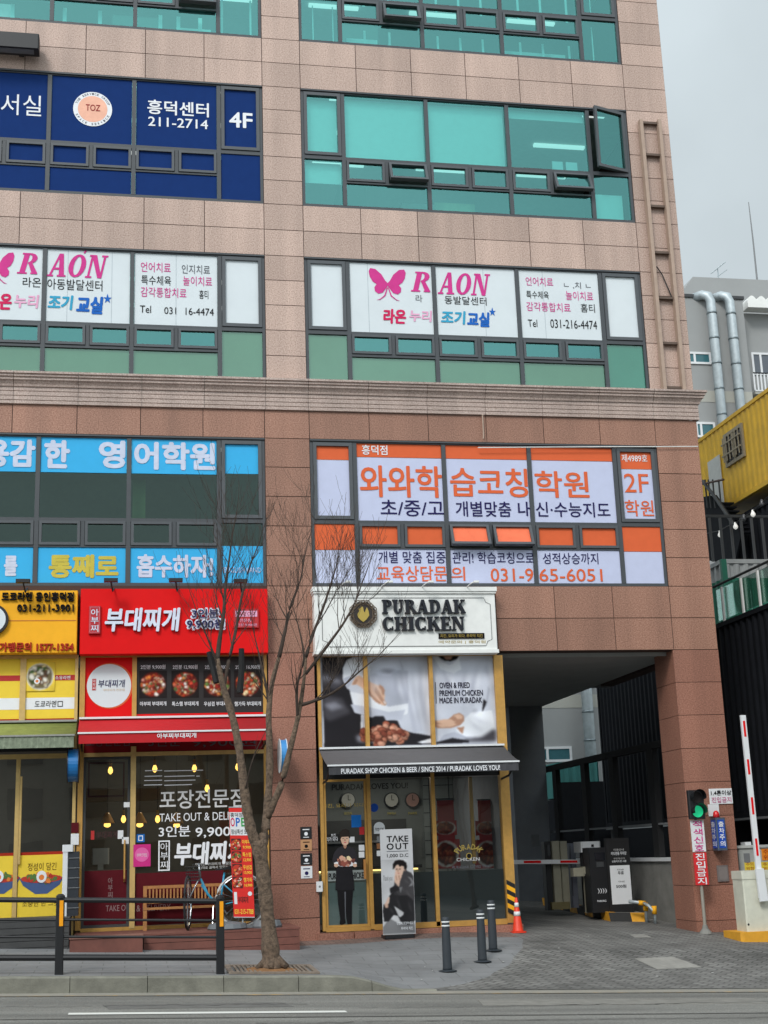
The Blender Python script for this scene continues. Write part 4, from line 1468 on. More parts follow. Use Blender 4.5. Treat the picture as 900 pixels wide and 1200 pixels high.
# ------------------------------------------------------------------ stew shop, middle
st = thing('shopfront', 'red stew restaurant shopfront with gold frames and white window lettering', 'shopfront', (-2.5, 0.1, 0.2))
XB0, XB1 = -4.14, -0.84
mb = MB()
zt = at(200, 766, YS)[1]
za = at(200, 842, YS)[1]
zd0, zd1 = at(200, 885, YS)[1], at(200, 880.5, YS)[1]
zs = at(200, 1086, YS)[1]
zt2 = at(200, 769.5, YS)[1]
mb.box(XB0, XB1, YS, .14, zt2, zt, GOLD)
mb.box(XB0, XB0 + .09, YS, .14, zs, zt2, GOLD)
mb.box(XB1 - .07, XB1, YS, .14, zs, zt2, GOLD)
x = at(157.5, 805, YS)[0]
xmm = x
mb.box(x - .04, x + .04, YS, .14, za, zt2, GOLD)
mb.box(XB0 + .09, XB1 - .07, YS, .14, zd0, zd1, GOLD_L)
x = at(155.5, 980, YS)[0]
xd = x
mb.box(x - .045, x + .045, YS - .01, .14, zs, zd1 + .1, GOLD_L)
mb.box(XB0 + .09, XB1 - .07, YS, .14, zs - .03, zs + .03, GOLD)
mb.build('frame', st)
rp = MB().plate(XB0 + .09, xmm - .04, za - .05, zt2, .06, RED).build('window_graphic', st)
bp_ = MB().plate(xmm + .04, XB1 - .07, za + .09, zt2, .06, mat('menu_black', (30, 24, 24), .5)).build('window_graphic', st)
MB().plate(xmm + .04, XB1 - .07, za - .05, za + .09, .06, RED).build('red_band', bp_)
cx_, cz_ = at(127.8, 803.5, .05)
mb = MB()
mb.disc(cx_ + .015, cz_, .405, .056, ORANGE, 40)
mb.disc(cx_, cz_, .385, .053, FILMW, 40)
mb.build('white_disc', rp)
letter(rp, '부대찌개', (115, 796.5, 146.5, 805.5), .048, NAVY, .01, .1)
X0, X1, Z0, Z1 = rect(108, 795.5, 112.6, 809, .049)
MB().plate(X0, X1, Z0, Z1, .049, mat('band_red', (182, 36, 34), .6)).build('red_tab', rp)
stack(rp, '아부찌', (108.6, 796, 112, 808.6), .046, WHITEINK, .0)
letter(rp, '부대찌개 전문점', (121, 807, 146, 810), .048, mat('tan_ink', (214, 190, 160), .6))
rng = random.Random(11)
for i, (cx, a, b) in enumerate(((179.4, '2인분 9,900원', '아부찌 부대찌개'), (217, '2인분 12,900원', '톡스햄 부대찌개'), (254.5, '2인분 13,900원', '우삼겹 부대찌개'), (290.3, '2인분 16,900원', '햄가득 부대찌개'))):
    X, Z = at(cx, 802 - .3 * i, .05)
    dish_print(bp_, 'stew_picture', X, Z, .225, .055, (34, 27, 27), (40, 30, 28), STEWC, 20 + i, inner=.97)
    letter(bp_, a, (cx - 14.5, 779, cx + 14.5, 784.3), .05, WHITEINK, .012)
    letter(bp_, b, (cx - 15.5, 822, cx + 15.5, 827.3), .05, WHITEINK, .012)
# transom film below the awning
X0, X1 = XB0 + .09, XB1 - .07
o = MB().plate(X0, X1, zd1, za - .05, .06, mat('dark_red_film', (134, 26, 34), .5)).build('transom_film', st)
letter(o, '포장전문점', (101, 863, 152, 874.5), .05, GREYINK, .0)
letter(o, '3인분', (174, 863, 212, 874.5), .05, GREYINK, .0)
letter(o, '9,900원', (225, 863, 300, 875.5), .05, GREYINK, .0)
# glass, door and the writing on it
wp = MB().plate(xd + .045, XB1 - .07, zs + .03, zd0, .07, GL_SHOP).build('pane', st)
dz = MB()
dx0, dx1 = XB0 + .09, xd - .045
dz.frame(dx0 + .005, dx1 - .005, zs + .032, zd0 - .004, .045, .05, .09, DGREY)
door = dz.build('door', st)
MB().plate(dx0 + .05, dx1 - .05, zs + .08, zd0 - .05, .07, GL_SHOP).build('door_pane', door)
hx = at(146, 1000, .0)[0]
MB().tube([(hx, .04, at(146, 985, 0)[1]), (hx, -.03, at(146, 988, 0)[1]), (hx, -.03, at(146, 1030, 0)[1]), (hx, .04, at(146, 1033, 0)[1])], .016, GOLD, 8).build('handle', door)
zf1 = at(125, 1020, .06)[1]
MB().plate(dx0 + .05, dx1 - .05, zs + .08, zf1, .06, MAROON).build('maroon_film', door)
MB().plate(xd + .05, at(262, 1060, .06)[0], zs + .04, at(200, 1022, .06)[1], .06, MAROON).build('maroon_film', wp)
FW_ = mat('frosted_white_letter', (206, 206, 206), .6)
FD_ = mat('faded_letter', (150, 124, 124), .6)
GY = .055
letter(wp, '포장전문점', (187, 925, 287, 947), GY, FW_, .012)
letter(wp, 'TAKE OUT & DELIVERY', (187, 952, 292, 961.5), GY, WHITEINK, .0)
letter(wp, '3인분', (186, 967.5, 223, 980.5), GY, WHITEINK, .012)
letter(wp, '9,900원', (229, 967, 286, 981.5), GY, WHITEINK, .012)
X0, X1, Z0, Z1 = rect(185.5, 985, 199, 1020.5, GY)
MB().frame(X0, X1, Z0, Z1, .022, GY, GY + .003, WHITEINK).build('lettering_border', wp)
stack(wp, '아부찌', (188, 987, 196.8, 1019), GY, WHITEINK, .0)
letter(wp, '부대찌개', (204, 986, 287, 1013), GY, WHITEINK, .035, .1)
letter(wp, '여기는 부대찌개 전문점', (229, 1010.5, 272, 1014), GY, FW_, 0)
letter(wp, '제대로 끓여서 맛있는 집', (233, 1014.5, 272, 1018), GY, FW_, 0)
mb = MB()
for y, segs in ((903, ((170, 190), (192.5, 238))), (909.5, ((169.5, 190), (192.5, 228), (226 + 4, 234))), (914.5, ((169, 190), (192.5, 229))), (919.8, ((168.5, 190), (192.5, 225)))):
    for a, b in segs:
        X0, X1, Z0, Z1 = rect(a, y - .5, b, y + .5, GY)
        mb.plate(X0, X1, Z0, Z1, GY, WHITEINK)
mb.build('white_rules', wp)
def sticker(parent, px, m, Y=GY, name='sticker'):
    X0, X1, Z0, Z1 = rect(*px, Y)
    return MB().box(X0, X1, Y, Y + .004, Z0, Z1, m).build(name, parent)
s = sticker(wp, (160, 977.5, 169.5, 987), mat('sticker_blue', (30, 108, 186), .5))
mb = MB()
X, Z = at(164.8, 982.2, GY)
mb.frame(X - .04, X + .04, Z - .045, Z + .045, .014, GY - .003, GY - .001, WHITEINK)
mb.build('sticker_mark', wp)
s = sticker(wp, (156.3, 989.5, 176.5, 1015.5), mat('sticker_pink', (204, 52, 130), .5), -.002)
mb = MB()
X, Z = at(166.2, 1001.5, -.004)
mb.disc(X, Z, .12, -.004, mat('sticker_pink_light', (226, 104, 168), .5))
mb.build('sticker_mark', wp)
letter(wp, '네이버 인기맛집', (160.5, 1000, 172, 1004), -.007, WHITEINK)
letter(wp, '부대찌개', (112.5, 974, 138, 982.5), GY, mat('brush_maroon', (58, 16, 20), .6), .015, .1)
sticker(wp, (106.5, 973.5, 110.5, 984), mat('band_red', (182, 36, 34), .6))
stack(door, '아부찌', (126.5, 1028, 132, 1053), GY, FD_, .0)
letter(door, 'TAKE OUT', (124, 1060.5, 156, 1067.5), GY, FD_, .0)
letter(wp, '& DELIVERY', (160, 1060, 200, 1067.5), GY, FD_, .0)
sticker(door, (138, 973, 144.5, 983), WHITE, .045)
sticker(door, (143, 981, 151, 989), WHITE, .045)
sticker(door, (145, 940, 152, 946), WHITE, .045)
# inside: red framed sign, counter, screen
mb = MB()
X0, X1, Z0, Z1 = rect(103, 893, 146, 934, .9)
mb.frame(X0, X1, Z0, Z1, .03, .9, .93, MAROON)
tag(mb.build('picture_frame'), 'thin dark red square frame hanging inside the stew shop door', 'frame')
mb = MB()
X0, X1, Z0, Z1 = rect(98, 925, 156, 936, 2.2)
mb.box(X0, X1 + .5, 2.2, 2.4, Z0 - .05, Z1, CREAM)
tag(mb.build('wall_shelf'), 'pale shelf across the back of the stew shop entrance', 'shelf')
t = thing('counter', 'dark counter with a pale rounded screen inside the stew shop', 'counter', (-3.6, 1.6, FL_L))
X0, X1, Z0, Z1 = rect(98, 1022, 150, 1080, 1.4)
MB().box(X0, X1, 1.4, 2.0, FL_L, Z1, mat('counter_wood', (74, 52, 44), .5)).build('cabinet', t)
MB().box(X0 - .03, X1 + .03, 1.36, 2.04, Z1, Z1 + .04, CREAM).build('worktop', t)
X0, X1, Z0, Z1 = rect(108, 994, 128, 1013, 1.5)
mb = MB()
mb.box(X0, X1, 1.5, 1.56, Z0, Z1, OFFWHITE, .02)
mb.box((X0 + X1) / 2 - .05, (X0 + X1) / 2 + .05, 1.52, 1.6, Z0 - .12, Z0, OFFWHITE)
mb.build('screen', t)
# hanging bulbs
BULB = emit('warm_bulb', (255, 196, 96), 3.0)
def pendant(px, py, Y, big):
    X, Z = at(px, py, Y)
    t = thing('pendant_lamp', 'x', 'pendant lamp', (X, Y, Z - .08), 'warm pendant lamps inside the stew shop')
    MB().tube([(X, Y, Z + .14), (X, Y, 3.9)], .006, BLACK, 6).build('cord', t)
    if big:
        mb = MB()
        mb.lathe((X, Y, Z), [(.03, .14), (.05, .1), (.09, .03), (.13, -.05), (.135, -.06)], mat('amber_shade', (196, 150, 84), .3), 16)
        mb.build('shade', t, True)
        MB().lathe((X, Y, Z - .13), [(.02, 0), (.06, .02), (.06, .06), (.02, .1)], BULB, 12).build('bulb', t, True)
    else:
        MB().lathe((X, Y, Z + .05), [(.025, 0), (.025, .1)], GOLD, 10).build('socket', t)
        MB().lathe((X, Y, Z - .08), [(.012, 0), (.04, .03), (.045, .07), (.022, .13)], BULB, 12).build('bulb', t, True)
    return t
first_b, first_d = pendant(129.4, 902, 1.2, False), pendant(125.8, 961, 1.6, True)
first_b['label'] = 'small warm bulb hanging inside top of the stew shop door'
first_d['label'] = 'domed amber pendant seen through the stew shop door'
for px, py, lab in ((181.4, 900, 'small warm bulb hanging at the top left of the lettered window'), (227.8, 899.5, 'small warm bulb hanging right above the long white rules'), (278.6, 898, 'small warm bulb beside the tree trunk at the window top'),
                    (242.8, 923, 'small warm bulb just above the word for takeaway'), (144.7, 959, 'small warm bulb beside the stew shop door handle'), (184.7, 959, 'small warm bulb left of the capital letters on glass')):
    Y = 1.2
    X, Z = at(px, py, Y)
    copy_tree(first_b, (X, Y, Z - .08), lab)
for px, py, lab in ((163.9, 961, 'domed amber pendant above the blue square sticker'), (207, 961.5, 'domed amber pendant behind the capital letters on glass')):
    X, Z = at(px, py, 1.6)
    copy_tree(first_d, (X, 1.6, Z - .08), lab)

t = thing('signboard', 'red shop signboard with white brush lettering and a price', 'shop sign', (-2.5, -.2, 4.87))
X0, X1, Z0, Z1 = rect(94, 690, 314, 765.5, SY)
MB().box(X0, X1, SY, -.002, Z0, Z1, RED, .01).build('panel', t)
LET = mat('white_channel_letter', (214, 220, 236), .5)
SHD = mat('letter_return', (90, 20, 40), .5)
letter(t, '부대찌개', (122.7, 712, 211.5, 740), SY - .06, LET, .03, .12, .06)
o = letter(t, '3인분', (225, 713.5, 256.5, 723.8), SY - .075, NAVY, .022, 0, .0, back=(LET, .03, .018))
o = letter(t, '9,900원', (219, 725.3, 262.5, 737), SY - .075, NAVY, .022, 0, .0, back=(LET, .03, .018))
X0, X1, Z0, Z1 = rect(104, 710.5, 118, 743, SY)
o = MB().box(X0, X1, SY - .05, SY - .001, Z0, Z1, mat('plaque_red', (178, 28, 40), .5), .01).build('name_plaque', t)
MB().frame(X0 + .02, X1 - .02, Z0 + .02, Z1 - .02, .008, SY - .054, SY - .0505, mat('pink_line', (226, 130, 140), .6)).build('border', o)
stack(o, '아부찌', (106.5, 713, 115.5, 741), SY - .055, LET, .012)
X0, X1, Z0, Z1 = rect(273.5, 714, 303, 736, SY)
o = MB().box(X0, X1, SY - .06, SY - .001, Z0, Z1, mat('plaque_red2', (186, 34, 40), .5), .01).build('takeout_plaque', t)
X0, X1, Z0, Z1 = rect(275.5, 716.5, 301, 723.3, SY)
mb = MB()
mb.plate(X0, X1, Z0, Z1, SY - .063, PINK)
write(mb, 'TAKE OUT', (X0 + .03, X1 - .03, Z0 + .02, Z1 - .02), SY - .066, BROWNRED, .0)
mb.build('lettering', o)
letter(o, '전문점', (281, 725, 294, 729), SY - .064, PINK)
letter(o, '3인분 9,900원', (275.5, 730.5, 301, 734), SY - .064, PINK)

# small floodlights over the signs, on short arms
def flood(px, py, label):
    Y = -.62
    X, Z = at(px, py, Y)
    t = thing('floodlight', label, 'floodlight', (X, -.2, 6.05), 'small black floodlights above the shop signs')
    mb = MB()
    mb.box(X - .12, X + .12, Y - .06, Y + .06, Z - .03, Z + .03, BLACK, .01)
    mb.build('lamp_head', t)
    MB().tube([(X, Y + .04, Z - .02), (X + .03, Y + .18, Z - .16), (X + .05, -.26, 6.01), (X + .05, -.12, 6.01)], .014, BLACK, 6).build('arm', t)
    return t
flood(27, 681, 'small black floodlight above the yellow ramen signboard')
flood(130, 680, 'small black floodlight above the brush lettering of the red sign')
flood(206, 680, 'small black floodlight above the price on the red sign')
flood(282, 681, 'small black floodlight behind the twigs above the red sign end')

# ------------------------------------------------------------------ chicken shop
ch = thing('shopfront', 'gold framed chicken shopfront with glass door beside the driveway', 'shopfront', (1.75, .1, 0))
XC0, XC1 = 0.08, 3.47
mb = MB()
zt = at(475, 765, YS)[1]
zt2 = at(475, 769, YS)[1]
za = at(475, 877, YS)[1]
zs = at(475, 1087, YS)[1]
zsl = at(540, 1083, YS)[1]
zb = at(475, 912, YS)[1]
x1, x2 = at(429, 820, YS)[0], at(505.5, 820, YS)[0]
xd = at(434, 1000, YS)[0]
xm = at(510.5, 1000, YS)[0]
mb.box(XC0, XC1, YS, .14, zt2, zt, GOLD)
mb.box(XC0, XC0 + .06, YS, .14, zs, zt2, GOLD)
mb.box(XC1 - .07, XC1 + .1, YS - .03, .16, zs, zt2, GOLD)
for x in (x1, x2):
    mb.box(x - .035, x + .035, YS, .14, za, zt2, GOLD)
for x in (xd, xm):
    mb.box(x - .035, x + .035, YS, .14, zs, zb + .3, GOLD)
mb.box(XC0 + .06, xd - .035, YS, .14, zs - .02, zs + .05, GOLD)
mb.box(xd + .035, XC1 - .07, YS, .14, zs - .02, zsl + .06, GOLD)
mb.box(XC0, XC1, YS + .02, .14, zb + .02, za + .05, BLACK2)
mb.build('frame', ch)
# yellow and black guard on the corner post
mb = MB()
z0, z1 = at(607, 1072, -.03)[1], at(604, 1034, -.03)[1]
for i in range(7):
    a = z0 + (z1 - z0) * i / 7
    b = z0 + (z1 - z0) * (i + 1) / 7
    mb.prism([(XC1 - .06, a + .05), (XC1 + .09, a - .03), (XC1 + .09, b - .03), (XC1 - .06, b + .05)], -.03, -.012, YELLOW if i % 2 else BLACK)
mb.build('corner_guard', ch)
# plinth
mb = MB()
for i in range(4):
    a, b = .62 + i * .76, .62 + (i + 1) * .76
    mb.box(a + .003, min(b, 3.66) - .003, -.09, .3, -.6, -.03, GR_RED)
mb.box(-.02, .615, -.03, .3, -.6, -.035, GR_RED)
mb.build('plinth', ch)
# big printed picture over the glass
PZ = .065
pg = MB()
pg.plate(XC0 + .06, XC1 - .07, za + .02, zt2, PZ, mat('poster_pale', (198, 202, 214), .5, var=.04, scale=1.2))
pg = pg.build('window_graphic', ch)
C1 = mat('poster_black', (34, 32, 36), .5)
C2 = mat('poster_charcoal', (70, 68, 74), .5)
C3 = mat('poster_grey', (128, 128, 138), .5)
C4 = mat('poster_lilac_grey', (172, 176, 192), .5)
C5 = mat('poster_white', (222, 226, 234), .5)
C6 = mat('poster_mid', (186, 190, 206), .5)
INKRGB = {'poster_black': (34, 32, 36), 'poster_charcoal': (70, 68, 74), 'poster_grey': (128, 128, 138), 'poster_white': (226, 229, 236), 'poster_lilac_grey': (176, 180, 194), 'poster_mid': (192, 196, 210), 'printed_skin': (214, 176, 152), 'printed_skin_shade': (176, 134, 112), 'dark_hair': (26, 22, 22)}
PRINT = []
mb = MB()
LAY = [0]
def pp(pts, m, blur=None):
    PRINT.append((pts, INKRGB[m.name], blur if blur is not None else (8 if m.name in ('poster_charcoal', 'poster_grey') else 2.6 if m.name.startswith('poster') else 1.2), 1.0))
pp([(30, 330), (190, 330), (150, 350), (130, 390), (130, 450), (160, 500), (180, 600), (240, 610), (380, 640), (400, 690), (556, 720), (556, 752), (34, 760)], C1)
pp([(32, 400), (75, 408), (128, 420), (130, 470), (90, 490), (33, 470)], C2)
pp([(33, 420), (80, 430), (120, 450), (110, 462), (60, 450), (33, 446)], C3)
pp([(35, 520), (120, 530), (160, 600), (60, 640), (35, 620)], C2)
pp([(34, 560), (90, 548), (130, 575), (70, 590)], C3)
pp([(150, 350), (200, 340), (250, 345), (260, 400), (250, 430), (180, 450), (150, 490), (128, 440), (130, 390)], C5)
pp([(128, 440), (150, 490), (180, 450), (210, 440), (190, 426), (150, 430)], C4)
pp([(160, 500), (245, 520), (440, 560), (430, 610), (330, 640), (180, 580)], C5)
pp([(260, 420), (330, 400), (440, 405), (436, 560), (340, 575), (260, 520)], C4)
pp([(275, 408), (310, 395), (360, 392), (388, 402), (352, 430), (300, 425)], C6)
pp([(300, 404), (330, 396), (384, 402), (350, 416)], C3)
pp([(440, 405), (458, 480), (470, 560), (500, 690), (452, 700), (438, 600)], C6)
pp([(400, 345), (416, 380), (440, 480), (436, 560), (424, 470)], C4)
pp([(160, 560), (250, 576), (340, 600), (420, 590), (400, 640), (330, 640), (240, 620), (180, 600)], C6)
pp([(208, 610), (244, 616), (242, 690), (222, 692), (206, 680)], C5)
pp([(214, 614), (224, 616), (224, 690), (216, 688)], C4)
pp([(265, 620), (315, 618), (330, 650), (300, 690), (262, 690)], C1)
# hand with five fingers sprinkling
pp([(168, 470), (188, 430), (205, 424), (240, 445), (270, 462), (300, 476), (310, 496), (300, 520), (272, 520), (240, 505), (216, 482), (190, 466)], SKIN)
pp([(290, 470), (308, 492), (326, 520), (322, 545), (332, 560), (322, 568), (306, 552), (284, 516)], SKIN)
pp([(282, 476), (296, 500), (312, 530), (326, 552), (332, 562), (322, 570), (300, 550), (276, 506)], SKIN2)
pp([(262, 476), (282, 512), (306, 548), (320, 562), (312, 569), (294, 556), (268, 520), (250, 490)], SKIN)
pp([(246, 482), (262, 514), (288, 540), (306, 556), (298, 562), (276, 548), (250, 516)], SKIN2)
pp([(300, 468), (318, 480), (326, 496), (320, 520), (312, 518), (310, 496), (298, 482)], SKIN2)
pp([(170, 468), (190, 440), (200, 446), (186, 468)], SKIN2)
pp([(316, 546), (322, 548), (330, 560), (324, 564)], C5)
pp([(34, 740), (170, 730), (300, 742), (410, 746), (520, 728), (556, 716), (556, 754), (34, 762)], C1)
pp([(180, 710), (220, 700), (300, 740), (250, 745), (190, 738)], C3)
pp([(470, 745), (555, 722), (555, 752), (500, 752)], C5)
for cx, cz, w_ in ((250, 705, 46), (330, 692, 60), (385, 714, 40), (300, 722, 60)):
    X, Z = at(cx / 4 + 365, cz / 4 + 685, PZ)
    print_heap(PRINT, cx, cz, w_, 34, 17, random.Random(cx))
# right part
LAY[0] = 60
pp([(590, 334), (690, 334), (680, 350), (650, 360), (620, 358), (600, 346)], HAIR)
pp([(612, 335), (660, 335), (652, 352), (626, 352)], SKIN2)
pp([(560, 334), (588, 334), (600, 360), (640, 380), (660, 372), (690, 345), (700, 400), (660, 420), (600, 400)], C5)
pp([(806, 590), (826, 480), (834, 500), (818, 570)], C4)
pp([(700, 640), (740, 606), (838, 600), (852, 690), (800, 730), (690, 720), (660, 690)], C5)
pp([(800, 545), (815, 560), (806, 580), (796, 600), (790, 604)], C1)
pp([(570, 745), (600, 712), (650, 700), (690, 715), (720, 735), (700, 748)], C4)
pp([(700, 735), (780, 728), (840, 690), (852, 700), (852, 748), (690, 748)], C2)
pp([(560, 748), (640, 728), (720, 742), (720, 752), (560, 754)], C1)
pp([(738, 606), (760, 592), (770, 600), (748, 608)], C3)
pp([(548, 642), (590, 650), (620, 646), (650, 618), (680, 610), (702, 624), (700, 650), (680, 668), (640, 680), (600, 682), (570, 680), (548, 668)], SKIN2)
pp([(560, 648), (600, 640), (640, 640), (662, 650), (640, 662), (600, 664)], SKIN)
pp([(566, 664), (610, 656), (650, 656), (664, 664), (640, 674), (590, 678)], SKIN)
pp([(650, 622), (678, 614), (696, 626), (690, 640), (664, 640)], SKIN)
pp([(640, 634), (660, 628), (668, 644), (652, 650)], SKIN2)
pp([(662, 680), (700, 676), (690, 710)], SKIN2)
rf_ = random.Random(5)
for (x0_, y0_, x1_, y1_, wd_) in ((420, 350, 470, 720, 16), (455, 380, 500, 700, 12), (400, 345, 432, 560, 12), (500, 340, 520, 720, 22), (530, 400, 520, 700, 14), (600, 380, 690, 560, 18), (720, 400, 700, 600, 22), (640, 420, 650, 560, 16), (780, 380, 740, 600, 20), (830, 340, 838, 470, 16), (270, 420, 290, 540, 14), (380, 410, 400, 560, 16), (720, 640, 800, 700, 12), (740, 630, 830, 660, 12), (150, 380, 240, 420, 12), (180, 570, 330, 620, 10)):
    print_stroke(PRINT, x0_, y0_, x1_, y1_, wd_, (150, 152, 168), 8, .45)
    print_stroke(PRINT, x0_ + wd_, y0_, x1_ + wd_, y1_, wd_ * .8, (236, 238, 244), 8, .5)
print_sheet(pg, 'chef_picture', (XC0 + .06, XC1 - .07, za + .02, zt2), PZ - .004, (22, 336, 856, 768), 2.6, (200, 204, 216), PRINT, 3)
LZ = PZ - .012
for s, y in (('OVEN & FRIED', 803), ('PREMIUM CHICKEN', 812), ('MADE IN PURADAK', 820.5)):
    wdt = {'O': 35.5, 'P': 51, 'M': 50}[s[0]]
    letter(pg, s, (515, y - 3.4, 515 + wdt, y + 3.4), LZ, mat('navy_black_ink', (38, 36, 56), .6), .02)
X0, X1, Z0, Z1 = rect(510.5, 799.5, 511.3, 824.5, LZ)
MB().plate(X0, X1, Z0, Z1, LZ, GREYINK).build('rule', pg)
for x in (x1, x2):
    MB().box(x - .035, x + .035, -.05, YS - .002, za, zt2, GOLD).build('mullion_cap', ch)
# glazing, door and what is stuck on it
dz = MB()
dx0, dx1 = XC0 + .065, xd - .04
dz.frame(dx0, dx1, zs + .052, zb + .01, .04, .045, .085, GOLD)
door = dz.build('door', ch)
MB().plate(dx0 + .04, dx1 - .04, zs + .09, zb - .03, .065, GL_SHOP).build('door_pane', door)
hx = at(427, 1010, 0)[0]
MB().box(hx - .02, hx + .02, -.05, -.01, at(427, 1030, 0)[1], at(427, 1007, 0)[1], mat('wood_handle', (178, 122, 60), .5)).build('handle', door)
wp = MB().plate(xd + .035, xm - .035, zsl + .06, zb, .07, GL_SHOP).build('pane', ch)
wq = MB().plate(xm + .035, XC1 - .07, zsl + .06, zb, .07, GL_SHOP).build('pane', ch)
xs_ = at(553.5, 960, .1)[0]
MB().box(xs_ - .03, xs_ + .03, .09, .15, at(553, 1012, .1)[1], zb, GOLD).build('inner_mullion', ch)
FROST = mat('frosted_dark_film', (66, 72, 76), .35, var=.1, scale=1.5)
for p, a, b in ((wp, xd + .035, xm - .035), (wq, xm + .035, XC1 - .07)):
    MB().plate(a + .004, b - .004, zsl + .065, at(540, 1020, .08)[1], .08, FROST).build('frosted_film', p)
mb = MB()
X0, X1, Z0, Z1 = rect(381, 1020, 431, 1032, .06)
mb.plate(dx0 + .045, dx1 - .045, Z0, Z1, .06, mat('door_band', (132, 140, 138), .5))
mb.build('door_band', door)
letter(door, 'PURADAK CHICKEN', (385, 1022.5, 430, 1030), .055, INK, .02)
mb = MB().plate(dx0 + .045, dx1 - .045, zs + .095, at(405, 1034, .075)[1], .075, mat('pale_aqua_film', (142, 164, 162), .4)).build('lower_film', door)
letter(door, '치킨, 요리가 되다.', (377.5, 941.5, 428, 946.5), .055, mat('gold_ink', (170, 148, 78), .5), .0)
letter(door, '치킨,', (388, 977, 394, 981), .055, WHITEINK)
letter(door, '요리가 되다', (379, 981, 396, 986), .055, WHITEINK)
sticker(door, (411.8, 955, 423.3, 969.5), mat('sticker_blue', (30, 108, 186), .5), .05)
sticker(door, (421.3, 969, 427, 978), mat('sticker_red', (190, 50, 54), .5), .05)
sticker(door, (420.5, 990, 427, 997), WHITE, .05)
sticker(door, (420.5, 998, 427, 1005), WHITE, .05)
sticker(door, (409.5, 980.5, 415.5, 987), WHITE, .05)
mb = MB()
X, Z = at(438.5, 946.5, .05)
mb.disc(X, Z, .075, .05, mat('sticker_navy', (28, 72, 158), .5))
mb.build('round_sticker', wp)
X0, X1, Z0, Z1 = rect(438, 963, 451, 977, .05)
MB().poly([(X0, Z0), (X1, Z0), (X1, (Z0 + Z1) / 2)] + [((X0 + X1) / 2 + (X1 - X0) / 2 * math.cos(R_(a)), (Z0 + Z1) / 2 + (X1 - X0) / 2 * math.sin(R_(a))) for a in range(15, 180, 15)] + [(X0, (Z0 + Z1) / 2)], .05, WHITE).build('arched_sticker', wp)
letter(wp, '착한가게', (439.5, 970, 449.5, 973.5), .046, INK)
for y, m in ((983, GREY), (991.5, mat('sticker_tan', (150, 104, 70), .5)), (1000, WHITE)):
    sticker(wp, (441.5, y - 3.2, 448, y + 3.2), m, .05)
GI = mat('gold_ink', (170, 148, 78), .5)
mb = MB()
for i, chh in enumerate('PURADAK'):
    a = R_(150 - i * 20)
    X, Z = at(549.5, 1001, .06)
    vs_, fs = glyphs(chh, .02, 0, 1)
    rot = a - math.pi / 2
    mb.add([(X + .25 * math.cos(a) + (x - .5) * .07 * math.cos(rot) - (z - .5) * .1 * math.sin(rot), .06, Z + .13 * math.sin(a) + (x - .5) * .07 * math.sin(rot) + (z - .5) * .1 * math.cos(rot)) for x, z in vs_], fs, GI)
mb.disc(X, Z - .03, .055, .058, GI, 16)
mb.disc(X, Z - .03, .04, .056, INK, 16)
mb.build('gold_emblem', wq)
letter(wq, 'CHICKEN', (535, 1005, 562, 1009), .06, FW_, .01)
letter(wq, 'PURADAK LOVES YOU!', (530, 1014, 575, 1017.5), .06, GREYINK, .01)
# inside
letter(ch, 'PURADAK LOVES YOU!', (389, 918, 478, 925), 3.97, mat('dark_wall_letter', (62, 60, 58), .6), .03, name='wall_lettering')
mb = MB()
CLK = mat('clock_face', (206, 204, 192), .5)
def clock(px, label, word, face):
    X, Z = at(px, 937.5, 3.9)
    t = thing('clock', label, 'wall clock', (X, 3.95, Z - .16), 'three round clocks on the chicken shop wall')
    MB().drum(X, Z, .155, 3.90, 3.985, BLACK, 24).build('case', t)
    MB().disc(X, Z, .135, 3.896, face, 24).build('face', t)
    mb = MB()
    mb.box(X - .006, X + .006, 3.888, 3.893, Z, Z + .10, INK)
    mb.box(X - .006, X + .05, 3.888, 3.893, Z - .006, Z + .006, INK)
    mb.build('hand', t)
    r = rect(px - 5, 951.5, px + 5, 954.5, 3.96)
    q = MB()
    write(q, word, r, 3.96, mat('yellow_caption', (206, 186, 70), .5), .02)
    q.build('caption', t)
clock(408, 'round wall clock behind the gold lettered door', 'SEOUL', CLK)
clock(459, 'middle round wall clock above the takeaway banner', 'MANILA', CLK)
clock(483.5, 'reddish round wall clock nearest the gold mullion', 'PARIS', mat('clock_face_red', (186, 140, 126), .5))
t = thing('counter', 'chicken shop counter with a thin warm light under its top', 'counter', (.9, 2.3, FL_R))
MB().box(.05, 2.3, 2.2, 2.7, FL_R, .95, mat('counter_aqua', (150, 168, 166), .4)).build('cabinet', t)
MB().box(.02, 2.33, 2.14, 2.74, .99, 1.05, BLACK).build('worktop', t)
MB().box(.1, 2.25, 2.16, 2.18, .955, .985, emit('warm_strip', (255, 214, 130), 2.5)).build('light_strip', t)
t = thing('shelf_unit', 'dark kitchen shelf unit behind the takeaway banner', 'shelf', (1.5, 3.5, FL_R))
MB().box(.6, 2.3, 3.4, 3.9, FL_R, 1.95, mat('shelf_dark', (44, 42, 42), .6)).build('body', t)
MB().box(.55, 2.35, 3.36, 3.4, 1.5, 1.54, GREY).build('ledge', t)
